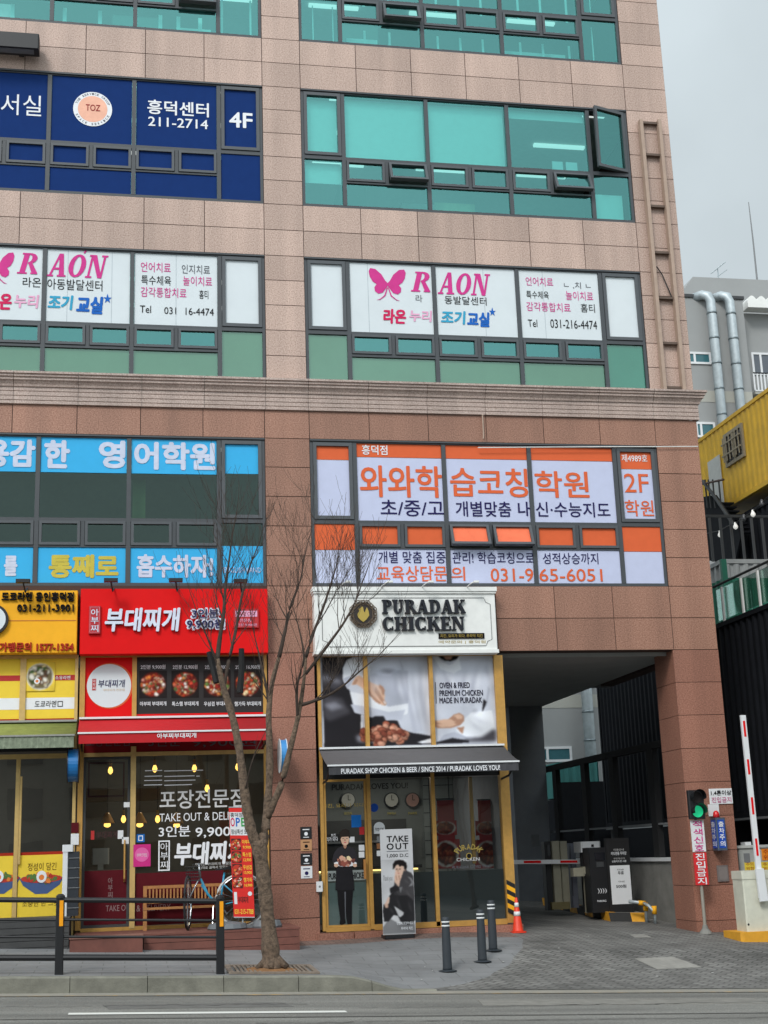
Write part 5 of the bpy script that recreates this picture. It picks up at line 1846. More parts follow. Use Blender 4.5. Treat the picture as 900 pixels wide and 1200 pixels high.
def menu_banner(px0, px1, Y, label):
    X0, X1, Z0, Z1 = rect(px0, 937, px1, 1013, Y)
    t = thing('menu_banner', label, 'banner', ((X0 + X1) / 2, Y, Z0))
    MB().box(X0, X1, Y, Y + .01, Z0, Z1, mat('banner_red', (176, 42, 46), .5)).build('sheet', t)
    MB().tube([(X0 - .02, Y + .005, Z1), (X1 + .02, Y + .005, Z1)], .014, GREY, 6).build('top_rod', t)
    MB().tube([((X0 + X1) / 2, Y + .03, FL_R), ((X0 + X1) / 2, Y + .03, Z1)], .012, GREY, 6).build('pole', t)
    for j, (f, r_) in enumerate(((.56, .20), (.16, .24))):
        X, Z = (X0 + X1) / 2 - .02, Z0 + (Z1 - Z0) * f
        fl = .62 if j == 0 else 1
        dish_print(t, 'dish_picture', X, Z, r_, Y - .005, (176, 42, 46), (226, 222, 216), ((150, 50, 36), (176, 78, 50), (120, 40, 30), (196, 110, 70)), 40 + j, fl, 70, .16, .78)
menu_banner(513.5, 533, .75, 'red food banner standing in the chicken shop left of gold mullion')
menu_banner(561.5, 582, .9, 'red food banner standing in the chicken shop near right corner')
def chair(px, Y, label):
    X, Z = at(px, 1032, Y)
    t = thing('chair', label, 'chair', (X, Y, FL_R), 'dark chairs inside the chicken shop window')
    P = mat('chair_plastic', (40, 44, 50), .5)
    MB().prism([(X - .2, .5), (X + .2, .5), (X + .23, Z), (X - .23, Z)], Y, Y + .03, P).build('backrest', t)
    MB().box(X - .21, X + .21, Y + .03, Y + .45, .44, .48, P).build('seat', t)
    for sx in (-1, 1):
        for yy in (.05, .42):
            MB().tube([(X + sx * .17, Y + yy, .44), (X + sx * .2, Y + yy, FL_R)], .014, STEEL, 6).build('leg', t)
chair(537, .5, 'dark chair behind the left half of the corner window')
chair(567, .5, 'dark chair behind the right half of the corner window')
# the life-size figure in the doorway is a flat printed cut-out board
SYY = .052
def pq(mb, pts, Y, m, ox=360, oy=860, k=5):
    mb.poly(pix(pts, Y, ox, oy, k), Y, m)
mb = MB()
outl = [(195, 575), (220, 560), (245, 570), (250, 600), (246, 640), (238, 658), (275, 672), (290, 700), (296, 745), (290, 775), (262, 785), (272, 840), (276, 915), (268, 920), (262, 1000), (262, 1080), (262, 1120), (236, 1122), (230, 1080), (220, 960), (222, 1080), (226, 1108), (200, 1124), (190, 1112), (194, 1084), (182, 1000), (176, 920), (166, 915), (170, 800), (160, 775), (146, 745), (156, 700), (176, 672), (208, 656), (196, 640), (190, 600)]
mb.poly(pix(outl, SYY, 360, 860, 5), SYY, mat('printed_black_cloth', (26, 25, 27), .6))
UNI = mat('printed_uniform', (48, 46, 50), .6)
pq(mb, [(208, 656), (176, 672), (156, 700), (146, 745), (160, 770), (190, 765), (260, 765), (290, 770), (296, 745), (290, 700), (275, 672), (238, 658), (222, 680)], SYY - .002, UNI)
pq(mb, [(170, 780), (262, 780), (276, 915), (166, 915)], SYY - .003, mat('printed_apron', (34, 33, 36), .6))
pq(mb, [(197, 590), (244, 590), (246, 620), (240, 645), (222, 656), (204, 645), (196, 620)], SYY - .003, SKIN)
pq(mb, [(190, 612), (191, 578), (206, 560), (228, 556), (247, 566), (253, 610), (246, 612), (241, 602), (222, 603), (202, 604), (197, 614)], SYY - .004, mat('printed_brown_hair', (46, 38, 35), .7))
for a in ((206, 612), (228, 612)):
    pq(mb, [(a[0], a[1]), (a[0] + 10, a[1]), (a[0] + 9, a[1] + 4), (a[0] + 1, a[1] + 4)], SYY - .005, HAIR)
pq(mb, [(214, 634), (230, 634), (226, 638), (218, 638)], SYY - .005, ROSE)
pq(mb, [(219, 614), (223, 614), (226, 628), (217, 628)], SYY - .005, SKIN2)
pq(mb, [(212, 650), (232, 650), (230, 664), (222, 674), (213, 664)], SYY - .002, SKIN2)
pq(mb, [(156, 757), (170, 750), (280, 750), (292, 757), (280, 770), (240, 778), (200, 778), (168, 770)], SYY - .006, WHITEINK)
X, Z = at(360 + 224 / 5, 860 + 745 / 5, SYY)
blobs(mb, X, Z, .16, SYY - .008, MEAT + [STEW[3]], 30, .045, random.Random(2), .4)
for sx_ in (158, 268):
    pq(mb, [(sx_, 760), (sx_ + 22, 762), (sx_ + 24, 776), (sx_ + 12, 782), (sx_, 776)], SYY - .022, SKIN)
pq(mb, [(218, 925), (226, 925), (226, 1085), (222, 1085)], SYY - .003, GREYINK)
mb.build('printed_figure', door, label='life size printed cook in black holding a plate')

t = thing('signboard', 'white shop signboard with black raised capitals and gold octagon emblem', 'shop sign', (1.75, -.2, 4.85))
X0, X1, Z0, Z1 = rect(368.5, 690, 581.5, 765, SY)
MB().box(X0, X1, SY, -.002, Z0, Z1, OFFWHITE, .01).build('panel', t)
mb = MB()
mb.box(X0 - .03, X1 + .03, SY - .05, -.003, Z1 - .05, Z1 + .03, OFFWHITE)
mb.box(X0 - .015, X1 + .015, SY - .03, -.003, Z1 - .09, Z1 - .05, OFFWHITE)
mb.box(X0 - .015, X1 + .015, SY - .025, -.003, Z0 - .015, Z0 + .05, OFFWHITE)
mb.build('moulding', t)
ix0, ix1, iz0, iz1 = X0 + .14, X1 - .10, Z0 + .12, Z1 - .17
mb = MB()
c = .12
LN = mat('grey_line', (128, 130, 130), .6)
path = [(ix0 + c, iz0), (ix1 - c, iz0), (ix1 - c * .7, iz0 + c * .7), (ix1, iz0 + c), (ix1, iz1 - c), (ix1 - c * .7, iz1 - c * .7), (ix1 - c, iz1), (ix0 + c, iz1), (ix0 + c * .7, iz1 - c * .7), (ix0, iz1 - c), (ix0, iz0 + c), (ix0 + c * .7, iz0 + c * .7), (ix0 + c, iz0)]
mb.tube([(x, SY - .004, z) for x, z in path], .007, LN, 5)
mb.build('border_line', t)
serif(t, 'PURADAK', (448, 702.5, 545.5, 718.5), SY - .06, mat('black_letter', (44, 46, 52), .4), .06)
serif(t, 'CHICKEN', (448.5, 722.5, 544.5, 738.5), SY - .06, mat('black_letter', (44, 46, 52), .4), .06)
mb = MB()
X, Z = at(425, 720, SY)
BR = mat('bronze_line', (120, 104, 88), .4, .4)
mb.prism([(X + .235 * math.cos(R_(a)), Z + .235 * math.sin(R_(a))) for a in range(22, 382, 45)], SY - .05, SY - .001, mat('emblem_dark', (44, 36, 34), .5))
for off, rr in ((22.5, .27), (0, .25)):
    for st in (2, 1):
        for k in range(8):
            a, b = R_(off + k * 45), R_(off + (k + st) * 45)
            mb.tube([(X + rr * math.cos(a), SY - .055 - .004 * st, Z + rr * math.sin(a)), (X + rr * math.cos(b), SY - .055 - .004 * st, Z + rr * math.sin(b))], .006, BR, 4, False)
mb.build('octagon_emblem', t)
mb = MB()
hen = [(0, -.15), (.06, -.10), (.11, -.03), (.10, .05), (.07, .12), (.05, .08), (.03, .02), (.01, .05), (.0, .12), (-.04, .15), (-.055, .10), (-.09, .11), (-.07, .05), (-.11, .0), (-.10, -.06), (-.05, -.12)]
mb.prism([(X + x, Z + z) for x, z in hen], SY - .07, SY - .051, mat('emblem_gold', (190, 164, 84), .35, .5))
mb.build('gold_bird', t)
r_ = rect(514, 742, 567.5, 748.3, SY - .01)
o = MB().box(r_[0], r_[1], SY - .02, SY - .001, r_[2], r_[3], INK).build('small_plaque', t)
letter(o, '치킨, 요리가 되다. 푸라닥 치킨', (516, 743, 565.5, 747.2), SY - .024, GI, .01)
letter(t, '예약문의 | 흥덕점', (514, 750.5, 569, 754.5), SY - .004, GI, .0)
for px, lab in ((403, 'thin gooseneck sign lamp behind the twigs over the white sign'), (452, 'thin gooseneck sign lamp above the first raised capitals'), (500, 'thin gooseneck sign lamp above the middle of the raised capitals'), (553, 'thin gooseneck sign lamp over the right end of the white sign')):
    Y = -.5
    X, Z = at(px, 683, Y)
    t = thing('sign_lamp', lab, 'sign lamp', (X, -.2, 6.06), 'gooseneck lamps over the white sign')
    MB().tube([(X - .06, SY, 6.02), (X - .03, -.4, Z - .02), (X, Y, Z), (X + .06, Y - .02, Z + .02)], .011, OFFWHITE, 6).build('arm', t)
    MB().box(X + .03, X + .13, Y - .05, Y + .01, Z + .0, Z + .035, OFFWHITE, .008).build('lamp_head', t)

# round blade signs, small plates on the pier
def blade(X, px, py, r_, th, edge, face, label):
    Z = at(px, py, -.35)[1]
    t = thing('blade_sign', label, 'projecting sign', (X, -.02, Z))
    def drum(x0, x1, rr, m, nm):
        n = 32
        v, f = [], []
        for x in (x0, x1):
            for k in range(n):
                a = 2 * math.pi * k / n
                v.append((x, -.38 + rr * math.cos(a), Z + rr * math.sin(a)))
        f = [list(range(n)), list(range(n, 2 * n))[::-1]] + [[(k + 1) % n, k, n + k, n + (k + 1) % n] for k in range(n)]
        return MB().add(v, f, m).build(nm, t)
    drum(X - th, X + th, r_ * .93, edge, 'drum')
    drum(X - th - .012, X - th, r_, face, 'face')
    drum(X + th, X + th + .012, r_, face, 'face')
    MB().box(X - .02, X + .02, -.08, -.001, Z - .06, Z + .06, STEEL).build('bracket', t)
X = at(331, 886, -.35)[0]
blade(X, 331, 886, .30, .05, mat('blade_blue', (62, 138, 200), .3), FILMW, 'round white and blue projecting sign on the middle pier')
X = at(86, 897, -.35)[0]
blade(X, 86, 897, .30, .085, mat('blade_deep_blue', (34, 112, 176), .25), BLACK, 'round black and blue projecting sign between the two left shops')
for px, m, lab, marks in (((352, 969, 365.2, 983), BLACK, 'small black notice plate, topmost of the four on the pier', WHITEINK), ((352.3, 984, 365.5, 997.2), mat('tan_plate', (188, 140, 98), .6), 'small tan notice plate second from the top on the pier', INK),
                          ((352.4, 1000, 365.7, 1013.6), BLACK, 'small black notice plate with a white cup, third on the pier', WHITEINK), ((352.7, 1015, 366, 1029.3), WHITE, 'small white notice plate, lowest of the four on the pier', NAVY)):
    X0, X1, Z0, Z1 = rect(*px, -.012)
    t = thing('wall_plate', lab, 'notice plate', ((X0 + X1) / 2, -.005, Z0), 'four small notice plates on the middle pier')
    MB().box(X0, X1, -.012, -.001, Z0, Z1, m).build('plate', t)
    mb = MB()
    h = Z1 - Z0
    mb.disc((X0 + X1) / 2, Z0 + h * .42, h * .16, -.014, marks if m is not WHITE else marks, 12)
    mb.plate(X0 + .04, X1 - .04, Z1 - h * .26, Z1 - h * .18, -.014, marks)
    mb.plate(X0 + .05, X1 - .05, Z0 + h * .1, Z0 + h * .16, -.014, marks)
    mb.build('printed_mark', t)
X0, X1, Z0, Z1 = rect(371, 1033, 378.5, 1045, -.06)
t = thing('call_button_box', 'small white box beside the chicken shop door frame', 'call box', ((X0 + X1) / 2, -.02, Z0))
MB().box(X0, X1, -.06, -.001, Z0, Z1, WHITE, .012).build('case', t)
MB().disc((X0 + X1) / 2, (Z0 + Z1) / 2, .018, -.062, GREY, 12).build('button', t)

# ------------------------------------------------------------------ terraces in front of the left shops
DECK = mat('brown_deck_boards', (110, 66, 56), .7, 0, .22, 4)
DECK2 = mat('grey_deck_boards', (66, 66, 66), .75, 0, .2, 4)
t = thing('deck', 'brown timber deck with a lower step in front of the stew shop', 'deck', (-2.2, -.8, -.2))
YD = -1.55
X0 = at(170, 1100, YD)[0]
X1 = at(352, 1100, YD)[0]
ztop = at(260, 1090.5, YD)[1]
mb = MB()
n = 10
for i in range(n):
    a, b = YD + (1.5) * i / n, YD + 1.5 * (i + 1) / n
    mb.box(-4.12, X1, a + .004, b - .004, ztop - .03, ztop, DECK)
mb.build('deck_boards', t)
mb = MB()
for i in range(3):
    z = ztop - .035 - i * .115
    mb.box(X0 - .02, X1 - .01, YD + .01, YD + .04, z - .108, z, DECK)
    mb.box(X1 - .05, X1 - .02, YD + .045, -.05, z - .108, z, DECK)
mb.box(-4.1, X1 - .06, YD + .05, -.1, -.7, ztop - .035, BLACK2)
mb.build('fascia', t)
mb = MB()
zs1 = at(120, 1097, YD - .35)[1]
for i in range(3):
    a, b = YD - .38 + .37 * i / 3, YD - .38 + .37 * (i + 1) / 3
    mb.box(at(82, 1100, YD)[0], X0 - .03, a + .003, b - .003, zs1 - .03, zs1, mat('worn_deck', (128, 88, 76), .75, 0, .2, 3))
mb.box(at(82, 1100, YD)[0] + .01, X0 - .04, YD - .36, YD, -.8, zs1 - .032, DECK)
mb.build('step', t)
t = thing('deck', 'dark grey timber deck in front of the ramen shop', 'deck', (-5.9, -.8, -.1))
Xr = at(80, 1090, YD)[0]
ztop2 = at(40, 1076, -.8)[1]
mb = MB()
for i in range(9):
    a, b = YD + .3 + 1.2 * i / 9, YD + .3 + 1.2 * (i + 1) / 9
    mb.box(-7.7, Xr, a + .004, b - .004, ztop2 - .03, ztop2, DECK2)
mb.build('deck_boards', t)
mb = MB()
for i in range(5):
    z = ztop2 - .035 - i * .1
    mb.box(-7.7, Xr, YD + .3 - .0 - .02 * i, YD + .33 - .02 * i, z - .092, z, DECK2)
mb.box(-7.7, Xr - .01, YD + .34, -.1, -.7, ztop2 - .035, BLACK2)
mb.build('fascia', t)

# menu display post between the shops
t = thing('display_stand', 'narrow dark display stand with a white edge by the yellow panel', 'display stand', (at(80, 1075, -.55)[0], -.55, ztop2))
YV = -.55
X0, X1, Z0, Z1 = rect(73, 991, 79, 1073, YV)
MB().box(X0, X1, YV, YV + .35, ztop2, Z1, WHITE, .008).build('white_side', t)
X2 = at(92, 1030, YV)[0]
MB().box(X1 + .003, X2, YV + .02, YV + .33, ztop2, Z1 - .1, mat('display_dark', (48, 52, 58), .4)).build('body', t)
MB().box(X0 - .01, X1 + .08, YV - .01, YV + .36, Z1 - .1, Z1 + .015, WHITE, .008).build('cap', t)
mb = MB()
for i in range(6):
    z = Z1 - .2 - i * .16
    mb.box(X1 + .01, X2 + .02, YV + .005, YV + .02, z - .012, z, GREY)
mb.build('rack_bar', t)

# wooden bench on the deck
YB = -.45
t = thing('bench', 'slatted wooden bench with a low back below the shop window', 'bench', (at(212, 1080, YB)[0], YB, ztop))
WOOD = mat('bench_wood', (168, 116, 66), .55, 0, .16, 8)
X0, X1, _, zb1 = rect(168, 1037, 262, 1070, YB)
zseat = ztop + .36
mb = MB()
mb.box(X0, X1, YB + .34, YB + .38, zb1 - .05, zb1, WOOD)
mb.box(X0, X1, YB + .34, YB + .38, zseat + .06, zseat + .1, WOOD)
for i in range(22):
    x = X0 + .05 + (X1 - X0 - .1) * i / 21
    mb.box(x - .014, x + .014, YB + .35, YB + .37, zseat + .1, zb1 - .05, WOOD)
mb.build('backrest', t)
mb = MB()
for i in range(4):
    mb.box(X0, X1, YB + i * .085, YB + i * .085 + .07, zseat - .03, zseat, WOOD)
mb.build('seat', t)
for x in (X0 + .03, X1 - .03):
    for y in (YB + .03, YB + .35):
        MB().box(x - .03, x + .03, y - .025, y + .025, ztop, (zb1 if y > YB + .2 else zseat - .03) - .002, WOOD).build('leg', t)
    MB().box(x - .03, x + .03, YB, YB + .37, zseat + .18, zseat + .21, WOOD).build('armrest', t)

# bicycle
YK = -.95
t = thing('bicycle', 'light blue bicycle with white tyres leaning by the red menu banner', 'bicycle', (at(250, 1080, YK)[0], YK, ztop))
TYRE = mat('white_tyre', (206, 206, 202), .7)
BLUE = mat('bike_blue', (52, 150, 186), .35)
CHROME = mat('chrome', (170, 174, 178), .25, .9)
rx, rz = at(283, 1055, YK)
R0 = rz - ztop
def wheel(cx, cy, cz, ang, tyre=TYRE):
    w = MB()
    c, s = math.cos(ang), math.sin(ang)
    ring = lambda rr: [(cx + rr * math.cos(R_(a)) * c, cy + rr * math.cos(R_(a)) * s, cz + rr * math.sin(R_(a))) for a in range(0, 361, 12)]
    w.tube(ring(R0 - .02), .02, tyre, 8, False)
    o = w.build('wheel', t, True)
    MB().tube(ring(R0 - .052), .011, CHROME, 6, False).build('rim', o)
    sp = MB()
    for k in range(18):
        a = R_(k * 20)
        sp.tube([(cx, cy, cz), (cx + (R0 - .05) * math.cos(a) * c, cy + (R0 - .05) * math.cos(a) * s, cz + (R0 - .05) * math.sin(a))], .003, CHROME, 4, False)
    sp.build('spoke', o)
    h = MB()
    h.tube([(cx - s * .05, cy + c * .05, cz), (cx + s * .05, cy - c * .05, cz)], .022, CHROME, 8)
    h.build('hub', o)
wheel(rx, YK, rz, 0)
fx, fz = at(220, 1060, YK)[0], rz
wheel(fx, YK - .05, fz, R_(80), mat('dark_tyre', (38, 38, 40), .8))
hx_, hz_ = at(232, 1024, YK)
sx_, sz_ = at(263, 1030, YK)
bx_, bz_ = at(258, 1061, YK)
P = lambda px, py: (at(px, py, YK)[0], YK, at(px, py, YK)[1])
fr = MB()
fr.tube([P(235, 1030), P(243, 1047), P(254, 1060), P(258, 1061)], .021, BLUE, 8)
fr.tube([P(236, 1037), P(249, 1056), P(262, 1052)], .016, BLUE, 8)
fr.tube([P(263, 1022), P(258, 1061)], .017, BLUE, 8)
fr.tube([P(262, 1036), P(283, 1055)], .011, BLUE, 6)
fr.tube([P(258, 1061), P(283, 1055)], .012, BLUE, 6)
fr.build('frame', t, True)
fk = MB()
fk.tube([P(233, 1012), P(235, 1030)], .018, CHROME, 8)
q = P(235, 1030)
for s in (-1, 1):
    fk.tube([q, (q[0] - .05, YK + s * .05, q[2] - .04), (fx + s * .01, YK - .05 + s * .045, fz)], .012, CHROME, 6)
fk.build('fork', t, True)
hb = MB()
q = P(233, 1010)
hb.tube([(q[0] - .12, YK - .26, q[2] + .06), (q[0] - .03, YK - .2, q[2] + .02), (q[0], YK, q[2]), (q[0] - .03, YK + .2, q[2] + .02), (q[0] - .12, YK + .26, q[2] + .06)], .013, BLACK, 8)
hb.build('handlebar', t, True)
sd_ = MB()
q = P(264, 1021)
sd_.prism([(q[0] - .16, q[2] + .02), (q[0] + .1, q[2] + .03), (q[0] + .14, q[2] + .08), (q[0] + .08, q[2] + .09), (q[0] - .06, q[2] + .05), (q[0] - .17, q[2] + .05)], YK - .07, YK + .07, BLACK)
sd_.build('saddle', t)
bk = MB()
q = P(226, 1026)
for i in range(5):
    z = q[2] + .14 - i * .055
    rr = .13 - i * .008
    bk.tube([(q[0] - rr, YK - .17, z), (q[0] + rr, YK - .17, z), (q[0] + rr, YK + .12, z), (q[0] - rr, YK + .12, z), (q[0] - rr, YK - .17, z)], .006, BLACK, 5, False)
for i in range(8):
    x = q[0] - .12 + .24 * i / 7
    bk.tube([(x, YK - .17, q[2] + .14), (x * .9 + q[0] * .1, YK - .16, q[2] - .08)], .004, BLACK, 4, False)
bk.build('basket', t)
cr = MB()
q = P(258, 1061)
cr.drum(q[0], q[2], .09, YK - .06, YK - .05, BLACK, 20)
cr.tube([(q[0], YK - .07, q[2]), (q[0] + .1, YK - .08, q[2] - .13), (q[0] + .1, YK - .17, q[2] - .13)], .012, CHROME, 6)
cr.tube([(q[0], YK + .05, q[2]), (q[0] - .1, YK + .06, q[2] + .13), (q[0] - .1, YK + .14, q[2] + .13)], .012, CHROME, 6)
cr.build('crank', t)
ks = MB()
ks.tube([P(250, 1062), (P(248, 1080)[0], YK - .16, ztop)], .012, CHROME, 6)
ks.build('kickstand', t)

# red menu banner on its water-filled base
YM = -1.25
t = thing('menu_banner', 'tall red leaning menu banner with the word OPEN on top', 'banner', (at(290, 1085, YM)[0], YM, ztop))
def skew(u, v):                                   # banner coordinates (0..1, 0..1) to the place; it leans a little
    px = (268 + 25 * u) * v + (274 + 24.5 * u) * (1 - v)
    py = 946 * v + 1075 * (1 - v) - (0 if v else 0)
    x, z = at(px, py, YM)
    return x, YM, z
def bq(mb, u0, v0, u1, v1, m, lift):
    p = [skew(u0, v0), skew(u1, v0), skew(u1, v1), skew(u0, v1)]
    mb.add([(x, y - lift, z) for x, y, z in p], [(0, 1, 2, 3)], m)
def bw(o, s, u0, v0, u1, v1, m, lift, bold=.012):
    vs_, fs = glyphs(s, bold, 0, 1)
    mb = MB()
    mb.add([(lambda p: (p[0], p[1] - lift, p[2]))(skew(u0 + (u1 - u0) * x, v0 + (v1 - v0) * z)) for x, z in vs_], fs, m)
    return mb.build('lettering', o)
mb = MB()
a, b, c, d = skew(0, 0), skew(1, 0), skew(1, 1), skew(0, 1)
mb.add([a, b, c, d] + [(p[0], p[1] + .012, p[2]) for p in (a, b, c, d)], [(0, 1, 2, 3), (7, 6, 5, 4), (0, 4, 5, 1), (1, 5, 6, 2), (2, 6, 7, 3), (3, 7, 4, 0)], mat('banner_bright_red', (214, 34, 28), .55))
cl = mb.build('sheet', t)
mb = MB()
bq(mb, .02, .745, .98, .955, WHITE, .002)
mb.build('white_field', cl)
bw(cl, '흥덕점', .06, .91, .62, .95, INK, .004)
for ch_, u, m in (('O', .05, ROSE), ('P', .30, BLUEINK), ('E', .55, mat('leaf_green', (40, 150, 70), .6)), ('N', .77, ORANGE)):
    bw(cl, ch_, u, .825, u + .2, .905, m, .005, .02)
bw(cl, '점심특선 포장', .06, .755, .94, .80, INK, .004)
rng = random.Random(9)
for i, (s1, s2) in enumerate((('아부찌', '9,900'), ('톡스햄', '12,900'), ('우삼겹', '13,900'), ('햄가득', '16,900'))):
    v0 = .60 - i * .115
    mb = MB()
    x, y, z = skew(.26, v0 + .06)
    bq(mb, .04, v0 + .01, .5, v0 + .115, mat('menu_dark', (70, 28, 24), .5), .003)
    mb.disc(x, z, .085, YM - .005, STEW[0], 16)
    blobs(mb, x, z, .075, YM - .006, STEW, 20, .022, rng)
    mb.build('dish_picture', cl)
    bw(cl, s1, .55, v0 + .065, .95, v0 + .105, mat('bright_yellow', (250, 206, 60), .6), .004)
    bw(cl, s2, .58, v0 + .02, .95, v0 + .05, mat('bright_yellow', (250, 206, 60), .6), .004)
mb = MB()
x, y, z = skew(.82, .215)
mb.disc(x, z, .035, YM - .004, WHITE, 14)
bq(mb, .06, .12, .2, .23, WHITE, .004)
mb.build('mark', cl)
bw(cl, '부대찌개', .25, .13, .72, .19, mat('menu_dark', (70, 28, 24), .5), .004)
bw(cl, '031-215-7788', .05, .03, .95, .075, mat('bright_yellow', (250, 206, 60), .6), .004)
mb = MB()
p0 = skew(.5, 0)
mb.tube([(p0[0] - .02, YM + .05, ztop + .1), (skew(.5, 1)[0], YM + .03, skew(.5, 1)[2] + .02)], .013, STEEL, 8)
mb.build('pole', t)
for u in (0, 1):
    MB().tube([skew(0, u), skew(1, u)], .008, STEEL, 6).build('cross_rod', t)
mb = MB()
BASE = mat('base_grey_plastic', (104, 108, 112), .6)
X0, X1, Z0, Z1 = rect(243, 1077, 331, 1089, YM)
mb.lathe((X0 + .33, YM + .05, ztop), [(.31, 0), (.33, .02), (.3, .09), (.12, .12), (.05, .12)], BASE, 14)
mb.lathe((X1 - .25, YM + .05, ztop), [(.24, 0), (.25, .03), (.22, .11), (.05, .13)], BASE, 14)
mb.box(X0 + .5, X1 - .4, YM + .0, YM + .1, ztop + .01, ztop + .05, BASE)
mb.build('water_base', t)

# takeaway banner in front of the chicken shop
YT = -.55
gz = G(1.5, YT)
t = thing('takeaway_banner', 'white standing banner reading TAKE OUT with a seated man in black', 'banner', (at(465, 1097, YT)[0], YT, gz))
X0, X1, Z0, Z1 = rect(447, 971.5, 485, 1095, YT)
CANV = mat('banner_grey_white', (196, 196, 198), .6, var=.03)
MB().box(X0, X1, YT, YT + .008, Z0, Z1, CANV).build('sheet', t)
sh = t.children[-1]
letter(sh, 'TΛKE', (453, 979, 478.5, 986.5), YT - .003, INK, .03)
letter(sh, 'OUT', (453, 988, 478.5, 995.5), YT - .003, INK, .03, space=1.25)
r_ = rect(453, 997.2, 478.5, 997.9, YT)
MB().plate(r_[0], r_[1], r_[2], r_[3], YT - .003, GREYINK).build('rule', sh)
letter(sh, '1,000 D.C', (453.5, 1000.5, 478.5, 1005), YT - .003, INK, .008)
TPR = []
def tb(pts, m):
    TPR.append((pts, {'printed_black': (38, 37, 39), 'printed_charcoal': (64, 62, 64), 'printed_mid_grey': (122, 122, 124), 'banner_grey_white': (196, 196, 198), 'printed_skin': (212, 178, 158), 'printed_skin_shade': (176, 138, 120), 'dark_hair': (26, 22, 22), 'crimson_ink': (168, 80, 84)}[m.name], 3.2, 1.0))
B1 = mat('printed_black', (38, 37, 39), .6)
B2 = mat('printed_charcoal', (62, 60, 62), .6)
B3 = mat('printed_mid_grey', (120, 120, 122), .6)
tb([(138, 1075), (138, 1010), (200, 930), (300, 990), (430, 960), (438, 1075)], B3)
tb([(150, 800), (200, 790), (205, 720), (260, 660), (330, 640), (438, 640), (438, 960), (380, 1000), (330, 990), (300, 960), (280, 910), (240, 900), (190, 960), (150, 960), (140, 860)], B1)
tb([(250, 640), (262, 580), (300, 560), (340, 480), (372, 484), (420, 510), (438, 540), (438, 780), (380, 720), (300, 720), (270, 690)], B2)
tb([(212, 650), (262, 625), (300, 640), (330, 655), (250, 690), (216, 700)], B1)
tb([(245, 815), (336, 880), (330, 905), (300, 925), (288, 920)], CANV)
tb([(380, 540), (420, 560), (438, 590), (430, 630), (390, 640), (420, 600), (404, 566)], B3)
tb([(300, 645), (312, 700), (330, 640)], B3)
tb([(266, 500), (300, 470), (336, 480), (330, 540), (312, 580), (300, 640), (282, 620), (258, 590)], SKIN)
tb([(268, 440), (286, 425), (320, 425), (352, 440), (352, 480), (336, 520), (312, 536), (292, 524), (276, 500), (266, 475)], SKIN)
tb([(246, 470), (250, 420), (270, 390), (310, 380), (350, 388), (376, 412), (382, 448), (370, 490), (356, 480), (352, 446), (330, 436), (312, 450), (300, 424), (280, 432), (262, 460)], HAIR)
tb([(276, 468), (292, 466), (290, 472), (278, 474)], HAIR)
tb([(306, 466), (322, 466), (320, 472), (308, 473)], HAIR)
tb([(292, 472), (300, 472), (302, 494), (290, 494)], SKIN2)
tb([(290, 504), (310, 506), (304, 513), (294, 511)], ROSE)
tb([(356, 470), (366, 466), (366, 490), (358, 496)], SKIN2)
for k, (x, y) in enumerate(((262, 545), (270, 532), (282, 528), (296, 532))):
    tb([(x, y), (x + 10, y - 6), (x + 18, y + 36), (x + 8, y + 46)], SKIN2 if k % 2 else SKIN)
tb([(195, 730), (208, 735), (204, 770), (190, 800), (184, 830), (170, 826), (158, 800), (176, 770)], SKIN)
for k in range(4):
    tb([(160 + k * 8, 796), (168 + k * 8, 800), (172 + k * 7, 832), (164 + k * 7, 828)], SKIN2 if k % 2 else SKIN)
for (x0_, y0_, x1_, y1_) in ((300, 600, 360, 700), (340, 560, 420, 620), (270, 720, 330, 900), (200, 820, 260, 900), (360, 660, 420, 760), (380, 760, 420, 900), (240, 680, 300, 720)):
    print_stroke(TPR, x0_, y0_, x1_, y1_, 9, (112, 110, 112), 7, .55)
print_sheet(sh, 'printed_man', (X0 + .003, X1 - .003, Z0 + .01, at(466, 1007, YT)[1]), YT - .0025, (138, 376, 440, 1078), 4.0, (196, 196, 198), TPR, 2)
letter(sh, '맛있게 포장하세요', (465, 1080, 484, 1083.5), YT - .06, WHITEINK)
letter(sh, '푸라닥 치킨', (470, 1086, 484, 1089.5), YT - .06, WHITEINK)
letter(sh, 'Thank you', (449, 1026, 460, 1034), YT - .004, B3, -.004, .3)
mb = MB()
mb.tube([((X0 + X1) / 2, YT + .05, gz + .06), ((X0 + X1) / 2, YT + .03, Z1)], .012, BLACK, 6)
mb.tube([(X0, YT + .012, Z1), ((X0 + X1) / 2, YT + .04, Z1 - .6), (X1, YT + .012, Z1)], .006, BLACK, 5)
mb.build('support', t)
MB().box(X0 + .02, X1 - .03, YT - .07, YT + .3, gz, gz + .055, BLACK, .02).build('base', t)

